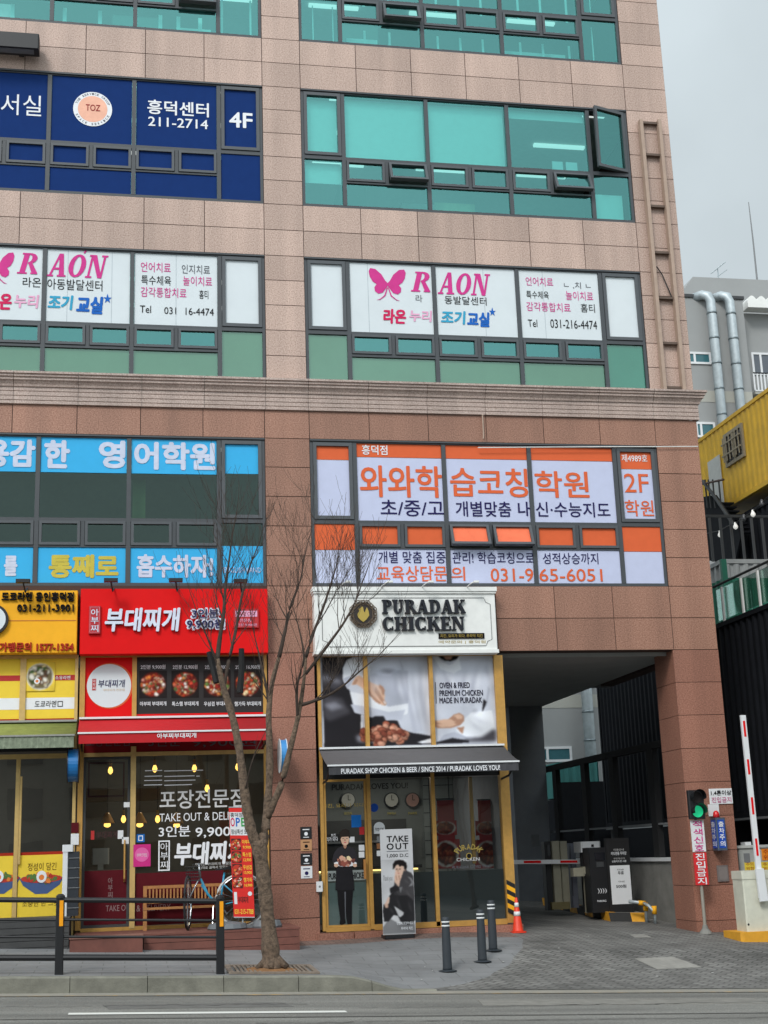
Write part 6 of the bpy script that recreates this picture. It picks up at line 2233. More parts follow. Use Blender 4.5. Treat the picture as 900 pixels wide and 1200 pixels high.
# ------------------------------------------------------------------ pavement furniture
def post_fence():
    YF = -5.0
    t = thing('pedestrian_fence', 'black steel pedestrian fence with orange reflectors along the kerb', 'fence', (-3, YF, G(-3, YF)))
    xs = [at(70, 1095, YF)[0], at(258, 1095, YF)[0]]
    pitch = xs[1] - xs[0]
    xs = [xs[0] - 2 * pitch, xs[0] - pitch] + xs
    AMB = mat('amber_reflector', (240, 158, 22), .35)
    ref = {}
    for i, x in enumerate(xs):
        zb_ = G(x, YF)
        mb = MB()
        mb.box(x - .055, x + .055, YF - .045, YF + .045, zb_ - .02, zb_ + .98, BLACK, .012)
        mb.lathe((x, YF, zb_ + .98), [(.062, 0), (.06, .03), (.03, .055)], BLACK, 12)
        p = mb.build('post', t)
        MB().box(x - .02 + .012, x + .042, YF - .056, YF - .0455, zb_ + .62, zb_ + .95, AMB).build('reflector', p)
    xs.append(xs[-1])
    for a, b in zip(xs[:-2], xs[1:-1]):
        for h, r_ in ((.955, .036), (.70, .018), (.48, .018), (.215, .042)):
            za, zb_ = G(a, YF) + h, G(b, YF) + h
            MB().tube([(a + .05, YF, za), (b - .05, YF, zb_)], r_, BLACK, 10).build('rail', t)
    return t
post_fence()
def bollard(px, py, h, label, src=None):
    p = on_ground(px, py)
    if src:
        return copy_tree(src, p, label)
    t = thing('bollard', label, 'bollard', p, 'dark bollards at the pavement corner')
    BO = mat('bollard_rubber', (46, 52, 58), .6)
    WH = mat('reflective_white', (220, 222, 222), .4)
    mb = MB()
    mb.lathe(p, [(.072, .01), (.07, .05), (.066, .4), (.058, .70), (.058, .745), (.05, .765), (.02, .77)], BO, 18)
    mb.build('body', t, True)
    MB().lathe(p, [(.14, 0), (.14, .008), (.10, .016), (.075, .02)], BO, 18).build('foot_plate', t)
    for z in (.645, .70):
        MB().lathe((p[0], p[1], p[2] + z), [(.0625, -.012), (.0625, .012)], WH, 18).build('reflective_band', t, True)
    return t
b0 = bollard(524.5, 1138, .76, 'dark rubber bollard nearest the kerb, leftmost of the three')
bollard(565.5, 1127, .76, 'middle dark rubber bollard between the other two', b0)
b2 = bollard(578, 1114, .76, 'dark rubber bollard farthest from the kerb by the shop corner', b0)
def cone(p, label, src=None):
    if src:
        return copy_tree(src, p, label)
    t = thing('traffic_cone', label, 'traffic cone', p, 'orange traffic cones')
    OR = mat('cone_orange', (226, 62, 34), .5)
    prof = lambda z: .115 - .09 * z / .72
    MB().lathe(p, [(.125, .03), (prof(.06), .05), (prof(.70), .70), (.01, .72)], OR, 18).build('body', t, True)
    MB().box(p[0] - .15, p[0] + .15, p[1] - .15, p[1] + .15, p[2], p[2] + .03, OR, .03).build('base', t)
    for z0, z1 in ((.34, .43), (.52, .61)):
        MB().lathe((p[0], p[1], p[2]), [(prof(z0) + .004, z0), (prof(z1) + .004, z1)], mat('reflective_white', (220, 222, 222), .4), 18).build('white_band', t, True)
    return t
p = at(607, 1091, -.14)
p = Vector((p[0], -.14, G(p[0], -.14)))
c0 = cone(p, 'orange traffic cone with two white bands at the shop corner')
p = on_ground(629, 1046)
c0.scale = (.84, .84, .84)
cone(p, 'orange traffic cone deep inside the driveway by the rear column', c0)

# tree and its pit
YTR = -4.62
gt = G(at(318, 1130, YTR)[0], YTR)
TX = at(318, 1130, YTR)[0]
t = thing('tree_grate', 'square iron tree grate with bare soil around the trunk', 'tree grate', (TX, YTR, gt))
rust = mat('rusty_iron', (124, 112, 100), .8, 0, .25, 8)
gm = MB()
def gbox(x0, x1, y0, y1, h, m):
    v = [(x, y, G(x, y) + k) for k in (.004, h) for x, y in ((x0, y0), (x1, y0), (x1, y1), (x0, y1))]
    gm.add(v, [(3, 2, 1, 0), (4, 5, 6, 7), (0, 1, 5, 4), (1, 2, 6, 5), (2, 3, 7, 6), (3, 0, 4, 7)], m)
w_ = .62
gbox(TX - w_, TX + w_, YTR - .45, YTR - .38, .03, rust)
gbox(TX - w_, TX + w_, YTR + .5, YTR + .57, .03, rust)
gbox(TX - w_, TX - w_ + .07, YTR - .375, YTR + .495, .03, rust)
gbox(TX + w_ - .07, TX + w_, YTR - .375, YTR + .495, .03, rust)
for i in range(6):
    a = TX - w_ + .12 + i * .06
    gbox(a, a + .03, YTR - .375, YTR + .495, .026, rust)
    a = TX + w_ - .12 - i * .06
    gbox(a - .03, a, YTR - .375, YTR + .495, .026, rust)
gm.build('iron_frame', t)
sm = MB()
v = [(TX, YTR, gt + .05)]
rr_ = random.Random(4)
for ring, rr in ((1, .2), (2, .36)):
    for k in range(16):
        a = 2 * math.pi * k / 16
        x, y = TX + rr * math.cos(a), YTR + rr * .95 * math.sin(a)
        v.append((x, y, G(x, y) + (.045 if ring == 1 else .012) + rr_.uniform(-.008, .012)))
f = [(0, 1 + k, 1 + (k + 1) % 16) for k in range(16)] + [(1 + k, 17 + k, 17 + (k + 1) % 16, 1 + (k + 1) % 16) for k in range(16)]
sm.add(v, f, mat('dry_soil', (128, 92, 58), .95, 0, .3, 14, .4, 30))
sm.build('soil', t)

tree = thing('street_tree', 'bare street tree with forked trunk and fine upward twigs', 'tree', (TX, YTR, gt))
BARK = mat('bark', (100, 84, 70), .95, 0, .6, 18, 1.0, 34)
BARK2 = mat('twig_bark', (64, 53, 46), .9, 0, .25, 9)
def W(px, py, dy=0.0):
    x, z = at(px, py, YTR + dy)
    return Vector((x, YTR + dy, z))
def smoothpath(pts, rad, k=4):
    out, ro = [], []
    n = len(pts)
    for i in range(n - 1):
        p0, p1, p2, p3 = pts[max(i - 1, 0)], pts[i], pts[i + 1], pts[min(i + 2, n - 1)]
        for j in range(k):
            s = j / k
            out.append(.5 * ((2 * p1) + (p2 - p0) * s + (2 * p0 - 5 * p1 + 4 * p2 - p3) * s * s + (3 * p1 - p0 - 3 * p2 + p3) * s ** 3))
            ro.append(rad[i] + (rad[i + 1] - rad[i]) * s)
    return out + [pts[-1]], ro + [rad[-1]]
tk = MB()
rt = random.Random(21)
def limb(pts, rad, mb=None, n=10, m=None, jit=.0):
    p, r_ = smoothpath(pts, rad)
    r_ = [q * (1 + rt.uniform(-.11, .11)) for q in r_]
    (mb or tk).tube(p, r_, m or BARK, n)
    return p, r_
base = W(319, 1132)
limb([base + Vector((0, 0, -.05)), W(317.5, 1120), W(315, 1090), W(311, 1050), W(307, 1015), W(303, 985)], [.17, .13, .105, .102, .105, .10], n=14)
for a in range(0, 360, 60):                      # root flare
    d = Vector((math.cos(R_(a + 20)), .8 * math.sin(R_(a + 20)), 0))
    tk.tube([base + d * .02 + Vector((0, 0, .16)), base + d * .12 + Vector((0, 0, .05)), base + d * .24 + Vector((0, 0, -.02))], [.06, .06, .03], BARK, 8)
L1 = limb([W(304, 1000), W(295, 975), W(289.5, 950), W(285.5, 919), W(281, 882), W(273, 842), W(262, 806), W(254.5, 772, -.05)], [.085, .078, .073, .067, .060, .053, .045, .036])
L2 = limb([W(305, 1000), W(311, 970, .1), W(314, 940, .15), W(316, 903, .2), W(315.5, 866, .22), W(315, 835, .25), W(319, 800, .3), W(327, 770, .3)], [.078, .066, .060, .054, .048, .042, .036, .028])
L3 = limb([W(314, 958, .1), W(322, 938, .0), W(330, 918, -.05), W(339, 882, -.1), W(348, 846, -.15), W(352, 826, -.15), W(356, 798, -.2), W(358.5, 770, -.2)], [.052, .048, .045, .041, .036, .032, .026, .02])
tk.build('trunk', tree, True)
tk = MB()
def twig_mb():
    return MB()
crown = MB()
def twig(p, d, length, r0, depth, rng):
    """one twig bending upward, with its own finer twigs"""
    n = 5
    pts, rad = [p], [r0]
    q = Vector(p)
    dd = Vector(d).normalized()
    for i in range(n):
        dd = (dd + Vector((rng.uniform(-.14, .14), rng.uniform(-.14, .14), .10 + rng.uniform(-.03, .08)))).normalized()
        q = q + dd * (length / n)
        pts.append(Vector(q))
        rad.append(max(.0020, r0 * (1 - .85 * (i + 1) / n)))
    crown.tube(pts, rad, BARK2, 5 if r0 > .012 else 4, False)
    if depth <= 0:
        return
    k = rng.randint(3, 5) if depth > 1 else rng.randint(2, 4)
    for j in range(k):
        i = rng.randint(1, n - 1)
        dirn = (pts[i + 1] - pts[i]).normalized()
        side = Vector((rng.uniform(-1, 1), rng.uniform(-.8, .8), rng.uniform(-.1, .6))).normalized()
        twig(pts[i], dirn * .75 + side * .62, length * rng.uniform(.5, .8), max(.0024, rad[i] * .52), depth - 1, rng)
rng = random.Random(33)
def branch(pts, rad, count, ln, depth, mbx=crown):
    p, r_ = limb(pts, rad, crown, 7, BARK2)
    for j in range(count):
        i = rng.randint(max(1, int(len(p) * .2)), len(p) - 2)
        dirn = (p[i + 1] - p[i]).normalized()
        side = Vector((rng.uniform(-1, 1), rng.uniform(-.9, .9), rng.uniform(0, .7))).normalized()
        twig(p[i], dirn * .7 + side * .6, ln * rng.uniform(.6, 1.15), max(.005, r_[i] * .42), depth, rng)
    d = (p[-1] - p[-2]).normalized()
    twig(p[-1], d, ln * .9, r_[-1], depth, rng)
branch([W(254.5, 774, -.05), W(258, 745), W(262, 720), W(264, 690), W(268, 660), W(272, 630)], [.036, .03, .026, .021, .015, .01], 11, 1.0, 2)
branch([W(262, 806), W(268, 775), W(276, 740, .1), W(282, 705, .1), W(290, 672, .15), W(300, 645, .2)], [.03, .026, .022, .018, .013, .009], 9, .95, 2)
branch([W(258, 790), W(250, 765, -.1), W(240, 740, -.2), W(230, 715, -.3)], [.022, .017, .012, .008], 7, .9, 1)
branch([W(327, 770, .3), W(334, 740, .3), W(340, 712, .35), W(352, 680, .4), W(356, 655, .4)], [.032, .026, .02, .014, .009], 9, .95, 2)
branch([W(316, 835, .25), W(312, 805, .3), W(306, 778, .4), W(300, 752, .5)], [.026, .02, .014, .009], 7, .9, 1)
branch([W(358.5, 770, -.2), W(366, 745, -.2), W(378, 714, -.2), W(386, 690, -.2), W(394, 664, -.2)], [.026, .023, .019, .014, .009], 9, .9, 2)
branch([W(358, 790, -.2), W(372, 772, -.25), W(390, 748, -.25), W(404, 728, -.3), W(416, 706, -.3), W(424, 684, -.3)], [.026, .024, .021, .017, .012, .008], 10, .9, 2)
branch([W(353, 826, -.15), W(366, 822, -.2), W(386, 814, -.25), W(404, 802, -.3), W(420, 788, -.3), W(442, 770, -.35)], [.028, .024, .02, .016, .012, .008], 9, .75, 2)
branch([W(349, 842, -.15), W(348, 806, -.3), W(356, 772, -.4), W(352, 744, -.4), W(346, 720, -.4)], [.024, .02, .016, .011, .007], 8, .8, 1)
branch([W(287, 930), W(292, 905, -.2), W(300, 880, -.3), W(310, 860, -.35)], [.014, .011, .008, .005], 2, .3, 0)
crown.build('branches', tree, True)
for pts, lab in (([W(254, 800, .05), W(249, 780, .1), W(245, 764, .12)], ''), ([W(281, 812, .1), W(283, 785, .12), W(283, 760, .12)], '')):
    MB().tube(pts, [.05, .045, .04], BLACK2, 8).build('sawn_stub', tree)

tree['group'] = 'bare street trees'
nx_ = -6.75
n1 = copy_tree(tree, (nx_, -4.7, G(nx_, -4.7)), 'bare street tree beyond the left edge whose twigs reach into the picture')
n1.rotation_euler.z = R_(150)
tx_ = at(562, 960, 27)[0]
n2 = copy_tree(tree, (tx_, -28.5, road_z(tx_) + .1), 'bare tree across the street seen only as a reflection')
n2.rotation_euler.z = R_(60)
# ------------------------------------------------------------------ driveway: island, gate, pay machine, signs
def ground_box(mb, x0, x1, y0, y1, h, m, drop=.1):
    zs = [G(x, y) for x, y in ((x0, y0), (x1, y0), (x1, y1), (x0, y1))]
    z = min(zs) - drop
    zt = max(zs) + h
    mb.box(x0, x1, y0, y1, z, zt, m)
    return zt
pa, pb, pc = on_ground(716, 1080), on_ground(752, 1075), on_ground(637, 1061)
t = thing('traffic_island', 'raised island kerb striped black and yellow inside the driveway', 'island', (pa.x, pa.y, pa.z))
u = (pc - pa)
u.z = 0
ulen = u.length
u.normalize()
nrm = Vector((-u.y, u.x, 0))
if nrm.dot(Vector((1, .2, 0))) < 0:
    nrm = -nrm
wid = .75
def isl(s, v, h):
    q = pa + u * s + nrm * v
    return (q.x, q.y, G(q.x, q.y) + h)
ih = .17
mb = MB()
N_ = 9
for i in range(N_):
    a, b = ulen * i / N_, ulen * (i + 1) / N_
    m = mat('island_yellow', (226, 162, 40), .6, 0, .15, 6) if i % 2 == 0 else mat('island_black', (38, 38, 38), .7)
    sl = .12
    mb.add([isl(a, 0, -.05), isl(b, 0, -.05), isl(b + sl, 0, ih), isl(a + sl, 0, ih)], [(0, 3, 2, 1)], m)
    mb.add([isl(a + sl, 0, ih), isl(b + sl, 0, ih), isl(b + sl, .15, ih), isl(a + sl, .15, ih)], [(0, 3, 2, 1)], m)
for i, (a, b) in enumerate(((0, .45), (.45, .75))):
    m = mat('island_black', (38, 38, 38), .7) if i == 0 else mat('island_yellow', (226, 162, 40), .6, 0, .15, 6)
    mb.add([isl(0, a, -.05), isl(0, b, -.05), isl(.12, b, ih), isl(.12, a, ih)], [(0, 1, 2, 3)], m)
mb.add([isl(.12, .15, ih - .005), isl(ulen + .12, .15, ih - .005), isl(ulen + .12, wid, ih - .005), isl(.12, wid, ih - .005)], [(0, 3, 2, 1)], CONC)
mb.build('kerb', t)
def on_island(px, Y):                                # a spot on the island for what stands there, X from the picture column
    x = at(px, 1040, Y)[0]
    return x, Y, G(x, Y) + ih
iy = lambda px: (pa + u * ((at(px, 1065, pa.y)[0] - pa.x) / u.x if abs(u.x) > .01 else 0)).y
YI = pa.y + .35
# pay machine
def boxpx(name, parent, px, Y, depth, m, zfloor=None, bev=.01):
    X0, X1, Z0, Z1 = rect(*px, Y)
    if zfloor is not None:
        Z0 = zfloor
    return MB().box(X0, X1, Y, Y + depth, Z0, Z1, m, bev).build(name, parent), (X0, X1, Z0, Z1)
Yk = pa.y + .35
x, _, zf = on_island(702, Yk)
t = thing('pay_machine', 'black parking pay machine with a small screen on the striped island', 'pay machine', (x, Yk, zf))
o, r_ = boxpx('cabinet', t, (692, 993, 713.5, 1064), Yk, .4, BLACK, zf - .02)
boxpx('screen', t, (697, 999, 709, 1008), Yk - .012, .01, mat('dark_screen', (30, 34, 40), .15))
boxpx('card_slot', t, (699, 1010, 708, 1016), Yk - .012, .01, DGREY)
letter(t, '))))', (700.5, 1041, 711, 1047), Yk - .004, WHITEINK)
letter(t, 'PARKING', (700, 1054.5, 710.5, 1057), Yk - .004, WHITEINK, .01)
# black sign with the white tariff panel
Yk2 = pa.y + .3
t = thing('tariff_sign', 'black upright sign with a white tariff panel beside pay machine', 'sign', (at(727, 1066, Yk2)[0], Yk2, zf))
o, r_ = boxpx('board', t, (712.5, 982, 740, 1068), Yk2, .12, BLACK2, zf - .05)
X0, X1, Z0, Z1 = rect(716, 1014, 740, 1059.5, Yk2)
MB().plate(X0, X1 - .01, Z0, Z1, Yk2 - .003, WHITE).build('white_panel', t)
letter(t, '이용안내', (719, 994.5, 731, 997), Yk2 - .004, FW_)
letter(t, '카드전용 주차장', (716, 998, 734, 1002), Yk2 - .004, WHITEINK, .012)
letter(t, '무인정산기', (719, 1005, 732, 1007), Yk2 - .004, FW_)
letter(t, '신용카드만 사용', (717, 1008, 734, 1010.5), Yk2 - .004, WHITEINK, .01)
letter(t, '최초30분', (723, 1018, 731, 1020), Yk2 - .006, INK)
letter(t, '무료', (724, 1021, 731, 1025), Yk2 - .006, INK, .02)
letter(t, '이후10분', (724.5, 1032, 732, 1034), Yk2 - .006, INK)
letter(t, '500원', (722, 1036.5, 734, 1040.5), Yk2 - .006, INK, .02)
# barrier cabinet, camera, reader behind
Yk3 = pa.y + 1.6
x, _, zf3 = on_island(658, Yk3)
t = thing('barrier_gate', 'beige entrance gate cabinet with red and white arm across the driveway', 'barrier gate', (x, Yk3, zf3))
BEI = mat('beige_cabinet', (150, 146, 128), .5)
boxpx('cabinet', t, (648.5, 985.5, 657.5, 1058), Yk3, .35, BEI, zf3 - .03)
boxpx('cabinet_side', t, (658.2, 985.5, 666.5, 1058), Yk3, .35, BEI, zf3 - .03)
boxpx('base', t, (647, 1057, 668, 1062), Yk3 - .03, .42, mat('olive_base', (110, 100, 66), .6), zf3 - .03)
def arm_box(name, a, b, h, d, m, par):
    (x0, z0), (x1, z1) = a, b
    dx, dz = x1 - x0, z1 - z0
    l = math.hypot(dx, dz)
    nx, nz = -dz / l * h / 2, dx / l * h / 2
    return MB().prism([(x0 - nx, z0 - nz), (x1 - nx, z1 - nz), (x1 + nx, z1 + nz), (x0 + nx, z0 + nz)], d[0], d[1], m).build(name, par)
Ya = Yk3 - .12
A0, A1 = at(568, 1010.5, Ya), at(694, 1009.5, Ya)
arm_box('arm', A0, A1, .085, (Ya, Ya + .05), WHITE, t)
for f0, f1 in ((.06, .14), (.36, .52), (.70, .86)):
    q0 = (A0[0] + (A1[0] - A0[0]) * f0, A0[1] + (A1[1] - A0[1]) * f0)
    q1 = (A0[0] + (A1[0] - A0[0]) * f1, A0[1] + (A1[1] - A0[1]) * f1)
    arm_box('red_stripe', q0, q1, .05, (Ya - .004, Ya - .0005), RED, t)
Yk4 = pa.y + 1.0
x, _, zf4 = on_island(690, Yk4)
t = thing('plate_camera', 'white number plate camera on a pole behind the pay machine', 'camera', (x, Yk4, zf4))
o, r_ = boxpx('housing', t, (681, 986, 704, 998.5), Yk4, .5, WHITE, None, .03)
boxpx('lens', t, (693, 989.5, 696, 992.5), Yk4 - .01, .009, BLACK)
xx = at(687, 1030, Yk4)[0]
MB().tube([(xx, Yk4 + .2, zf4 - .05), (xx, Yk4 + .2, r_[2] + .01)], .04, BLACK, 10).build('pole', t)
t = thing('ticket_reader', 'beige ticket reader with a bent arm on the striped island', 'ticket reader', (at(688, 1060, Yk4)[0], Yk4 - .25, zf4))
boxpx('post', t, (686.5, 1018, 692, 1063), Yk4 - .3, .14, BEI, zf4 - .05)
boxpx('head', t, (672, 1017, 685.5, 1027), Yk4 - .34, .2, BEI)
boxpx('hood', t, (684, 1015.5, 692.5, 1024), Yk4 - .36, .24, BEI)
t = thing('steel_cabinet', 'narrow pale steel cabinet beside the beige gate', 'cabinet', (at(671, 1050, Yk3 + .4)[0], Yk3 + .4, zf3))
boxpx('body', t, (668.5, 988, 676, 1052), Yk3 + .4, .3, mat('blue_grey_steel', (112, 116, 128), .4), zf3 - .03)
boxpx('door_line', t, (669.5, 991, 670.2, 1050), Yk3 + .395, .004, DGREY)
t = thing('control_box', 'black slim control post left of the beige gate cabinet', 'post', (at(644, 1050, Yk3)[0], Yk3, zf3))
boxpx('body', t, (640, 986, 647, 1058), Yk3 + .1, .25, BLACK, zf3 - .05)
boxpx('intercom', t, (641, 990, 645.5, 1003), Yk3 + .07, .03, DGREY)
# yellow and steel guard rail
pg1, pg2 = on_ground(758, 1081), on_ground(768, 1082.5)
t = thing('guard_rail', 'bent steel guard hoop with yellow sleeves at the island end', 'guard rail', (pg1.x, pg1.y, pg1.z))
mb = MB()
top = at(738, 1056.5, pg1.y)
tp2 = at(757, 1058, pg1.y)
mb.tube([(pg1.x, pg1.y, pg1.z), (pg1.x, pg1.y, tp2[1] - .08), (tp2[0] - .06, pg1.y, tp2[1]), (top[0], pg1.y + .05, top[1])], .035, STEEL, 10)
tp3 = at(763, 1060, pg2.y)
mb.tube([(pg2.x, pg2.y, pg2.z), (pg2.x, pg2.y, tp3[1] - .15), (tp3[0] - .05, pg2.y, tp3[1] - .02), (tp2[0] - .06, pg1.y, tp2[1])], .03, STEEL, 10)
mb.build('hoop', t, True)
for (q, k) in ((pg1, .30), (pg2, .26)):
    MB().lathe((q.x, q.y, q.z + k), [(.05, -.08), (.05, .08)], YELLOW, 12).build('yellow_sleeve', t, True)
q = at(755, 1058, pg1.y)
MB().tube([(q[0] - .12, pg1.y, q[1] + .005), (q[0] + .02, pg1.y, q[1] - .01)], .048, YELLOW, 12).build('yellow_sleeve', t, True)

# low wall and black frame fence along the open side
t = thing('low_wall', 'low grey concrete wall with a white cap beside the driveway', 'wall', (7.5, 6, -.2))
mb = MB()
mb.box(7.40, 7.58, .985, 13.5, -1.0, .93, CONC)
mb.build('wall_body', t)
MB().box(7.36, 7.62, .985, 13.5, .93, 1.0, WHITE).build('cap', t)
t = thing('screen_fence', 'black steel frame fence with posts above the low wall', 'fence', (7.5, 6, 1.0))
for y in (2.9, 5.3, 7.3, 9.6, 11.6):
    MB().box(7.43, 7.55, y - .16, y + .16, 1.003, 3.3, BLACK2).build('post', t)
MB().box(7.42, 7.56, 1.0, 13.4, 3.2, 3.34, BLACK2).build('top_rail', t)
MB().box(7.45, 7.53, 1.0, 13.4, 1.65, 1.69, GREY).build('mid_rail', t)

# ------------------------------------------------------------------ at the corner pier
gp = at(826.5, 1088.5, -.3)
gp = Vector((gp[0], -.3, G(gp[0], -.3)))
YL = min(gp.y, -.25)
t = thing('signal_post', 'slim post with a green driveway signal light and two vertical warning plates', 'signal post', (gp.x, gp.y, gp.z))
ztp = at(816, 926, gp.y)[1]
xl = at(818, 945, gp.y)[0]
MB().tube([(gp.x, gp.y, gp.z), (gp.x - .0, gp.y, ztp - .1)], .03, mat('pale_post', (150, 146, 136), .5), 10).build('pole', t)
MB().lathe((gp.x, gp.y, gp.z), [(.12, 0), (.11, .03), (.06, .09), (.04, .16)], CONC, 12).build('foot', t)
X0, X1, Z0, Z1 = rect(808.5, 926, 826, 960, gp.y)
X0, X1 = gp.x - .15, gp.x + .15
MB().box(X0, X1, gp.y - .12, gp.y - .035, Z0, Z1, BLACK, .02).build('signal_head', t)
zc = [Z0 + (Z1 - Z0) * f for f in (.26, .74)]
GREEN = emit('signal_green', (30, 190, 130), .55)
for z, m, nm in ((zc[0], GREEN, 'green_lens'), (zc[1], mat('dark_lens', (52, 46, 46), .2), 'red_lens')):
    q = MB()
    q.drum(gp.x, z, .105, gp.y - .13, gp.y - .121, m, 24)
    q.build(nm, t)
    hd = MB()
    n = 14
    v = []
    for yy, k in ((gp.y - .13, 1), (gp.y - .30, .9)):
        for i in range(n + 1):
            a = R_(-20 + 220 * i / n)
            v.append((gp.x + .125 * math.cos(a), yy, z + .125 * math.sin(a) * 1.0 + (.02 if k < 1 else 0)))
    hd.add(v, [(i, i + 1, n + 2 + i, n + 1 + i) for i in range(n)], BLACK)
    hd.build('hood', t)
for px, m, s, im in (((814, 961, 829.5, 998), WHITE, '적색신호', MAGENTA), ((816.5, 999, 832, 1037), mat('plate_red', (208, 40, 44), .5), '진입금지', WHITEINK)):
    X0, X1, Z0, Z1 = rect(*px, gp.y)
    h = (X1 - X0) / 2
    X0, X1 = gp.x - h, gp.x + h
    o = MB().box(X0, X1, gp.y - .05, gp.y - .035, Z0, Z1, m).build('warning_plate', t)
    mb = MB()
    n = len(s)
    for i, c_ in enumerate(s):
        hh = (Z1 - Z0) / n
        write(mb, c_, (X0 + .04, X1 - .04, Z1 - (i + .94) * hh, Z1 - (i + .08) * hh), gp.y - .054, im, .02)
    mb.build('lettering', o)
X0, X1, Z0, Z1 = rect(831.5, 924, 858.5, 942, -.02)
t = thing('warning_sign', 'small white weight limit sign high on the corner pier', 'sign', ((X0 + X1) / 2, -.01, Z0))
MB().box(X0, X1, -.02, -.001, Z0, Z1, WHITE, .008).build('plate', t)
letter(t, '1.4톤이상', (833, 926, 857, 932), -.025, INK, .025)
letter(t, '진입금지', (834, 934, 857, 940.5), -.025, mat('worn_magenta', (196, 96, 140), .6), .01)
X0, X1, Z0, Z1 = rect(830.5, 942.5, 843, 956.5, -.03)
Yb = -.26
X2, X3, Z2, Z3 = rect(840, 958, 851.5, 996.5, Yb)
t = thing('exit_warning_light', 'blue lit box sign with a red beacon on the corner pier', 'warning light', ((X2 + X3) / 2, -.02, Z2))
MB().box(X0, X1, -.03, -.001, Z0, Z1, WHITE, .006).build('back_plate', t)
MB().box(X2 - .0, X3, Yb, -.03, Z2, Z3, mat('box_steel', (96, 108, 124), .4, .5), .012).build('case', t)
fc = MB().box(X2 + .03, X3 - .03, Yb - .006, Yb, Z2 + .04, Z3 - .04, mat('sign_blue', (24, 74, 176), .4)).build('front_face', t)
mb = MB()
for i, c_ in enumerate('출차주의'):
    h = (Z3 - Z2 - .12) / 4
    write(mb, c_, (X2 + .045, X3 - .045, Z3 - .06 - (i + .92) * h, Z3 - .06 - (i + .08) * h), Yb - .010, WHITEINK, .02)
mb.build('lettering', fc)
sf = MB().box(X2 - .006, X2, Yb + .02, -.05, Z2 + .04, Z3 - .04, mat('sign_blue', (24, 74, 176), .4)).build('side_face', t)
mb = MB()
for i, c_ in enumerate('출차주의'):
    h = (Z3 - Z2 - .12) / 4
    vs_, fs = glyphs(c_, .012, 0, 1)
    zt_, zb_ = Z3 - .06 - (i + .08) * h, Z3 - .06 - (i + .92) * h
    mb.add([(X2 - .009, -.06 - (.17) * x, zb_ + (zt_ - zb_) * z) for x, z in vs_], fs, WHITEINK)
mb.build('lettering', sf)
MB().lathe(((X2 + X3) / 2 - .03, Yb + .1, Z3), [(.06, 0), (.06, .05), (.05, .1), (.02, .13)], mat('beacon_red', (206, 34, 38), .25), 16).build('beacon', t, True)
X0, X1, Z0, Z1 = rect(841, 1014, 854, 1033, -.03)
t = thing('junction_box', 'plain grey metal cover plate low on the corner pier', 'cover plate', ((X0 + X1) / 2, -.01, Z0))
MB().box(X0, X1, -.03, -.001, Z0, Z1, mat('brown_grey_metal', (116, 108, 106), .5), .008).build('cover', t)
MB().box(X0 + .03, X1 - .03, -.034, -.0305, Z0 + .03, Z1 - .03, mat('brown_grey_metal2', (126, 118, 115), .5)).build('lid', t)

# raised barrier at the right edge
gq = on_ground(868, 1104)
Yq = gq.y
t = thing('barrier_gate', 'cream exit barrier cabinet on a yellow base with its arm raised', 'barrier gate', (at(885, 1095, Yq)[0], Yq, gq.z))
CRM = mat('cream_cabinet', (206, 206, 190), .45)
X0 = at(868, 1098, Yq)[0]
Xf = at(882.5, 1060, Yq + .1)[0]
z1 = at(885, 1092, Yq)[1]
ztop_ = at(885, 1021, Yq + .1)[1]
MB().box(X0 + .02, X0 + 1.0, Yq, Yq + .75, gq.z - .1, z1, mat('base_yellow', (220, 158, 44), .6, 0, .12, 5), .05).build('base', t)
cx0 = at(873, 1060, Yq + .1)[0]
MB().box(cx0, cx0 + .55, Yq + .1, Yq + .52, z1, ztop_, CRM, .02).build('cabinet', t)
MB().box(cx0 - .01, cx0 + .56, Yq + .09, Yq + .53, ztop_ - .13, ztop_ + .012, CRM, .02).build('lid', t)
MB().disc(cx0 + .03, z1 + .12, .02, Yq + .096, BLACK, 10).build('lock', t)
p0, p1 = at(893, 1052, Yq + .02), at(871, 838, Yq + .02)
arm_box('arm', p0, p1, .095, (Yq + .02, Yq + .07), WHITE, t)
ar = t.children[-1]
for f0, f1 in ((.06, .155), (.22, .31), (.40, .50), (.53, .54)):
    pass
for ya, yb in ((845, 864), (891, 909), (936, 956), (984, 1004)):
    fa, fb = (1052 - ya) / 214, (1052 - yb) / 214
    q0 = (p0[0] + (p1[0] - p0[0]) * fb, p0[1] + (p1[1] - p0[1]) * fb)
    q1 = (p0[0] + (p1[0] - p0[0]) * fa, p0[1] + (p1[1] - p0[1]) * fa)
    arm_box('red_stripe', q0, q1, .04, (Yq + .016, Yq + .0195), RED, t)
arm_box('arm_clamp', at(895, 1056, Yq), at(889.5, 1018, Yq), .15, (Yq - .03, Yq + .018), WHITE, t)
Yc = .35
t = thing('utility_cabinet', 'grey utility cabinet with yellow and orange notices behind the raised barrier', 'cabinet', (at(890, 1050, Yc)[0], Yc, G(9, Yc)))
X0, X1, Z0, Z1 = rect(869, 993, 925, 1080, Yc)
MB().box(X0, X1, Yc, Yc + .6, G(9, Yc) - .05, Z1, mat('grey_cabinet', (172, 174, 170), .5), .015).build('body', t)
MB().box(X0 - .03, X1 + .03, Yc - .03, Yc + .63, Z1, Z1 + .05, mat('grey_cabinet_top', (186, 188, 184), .5)).build('top', t)
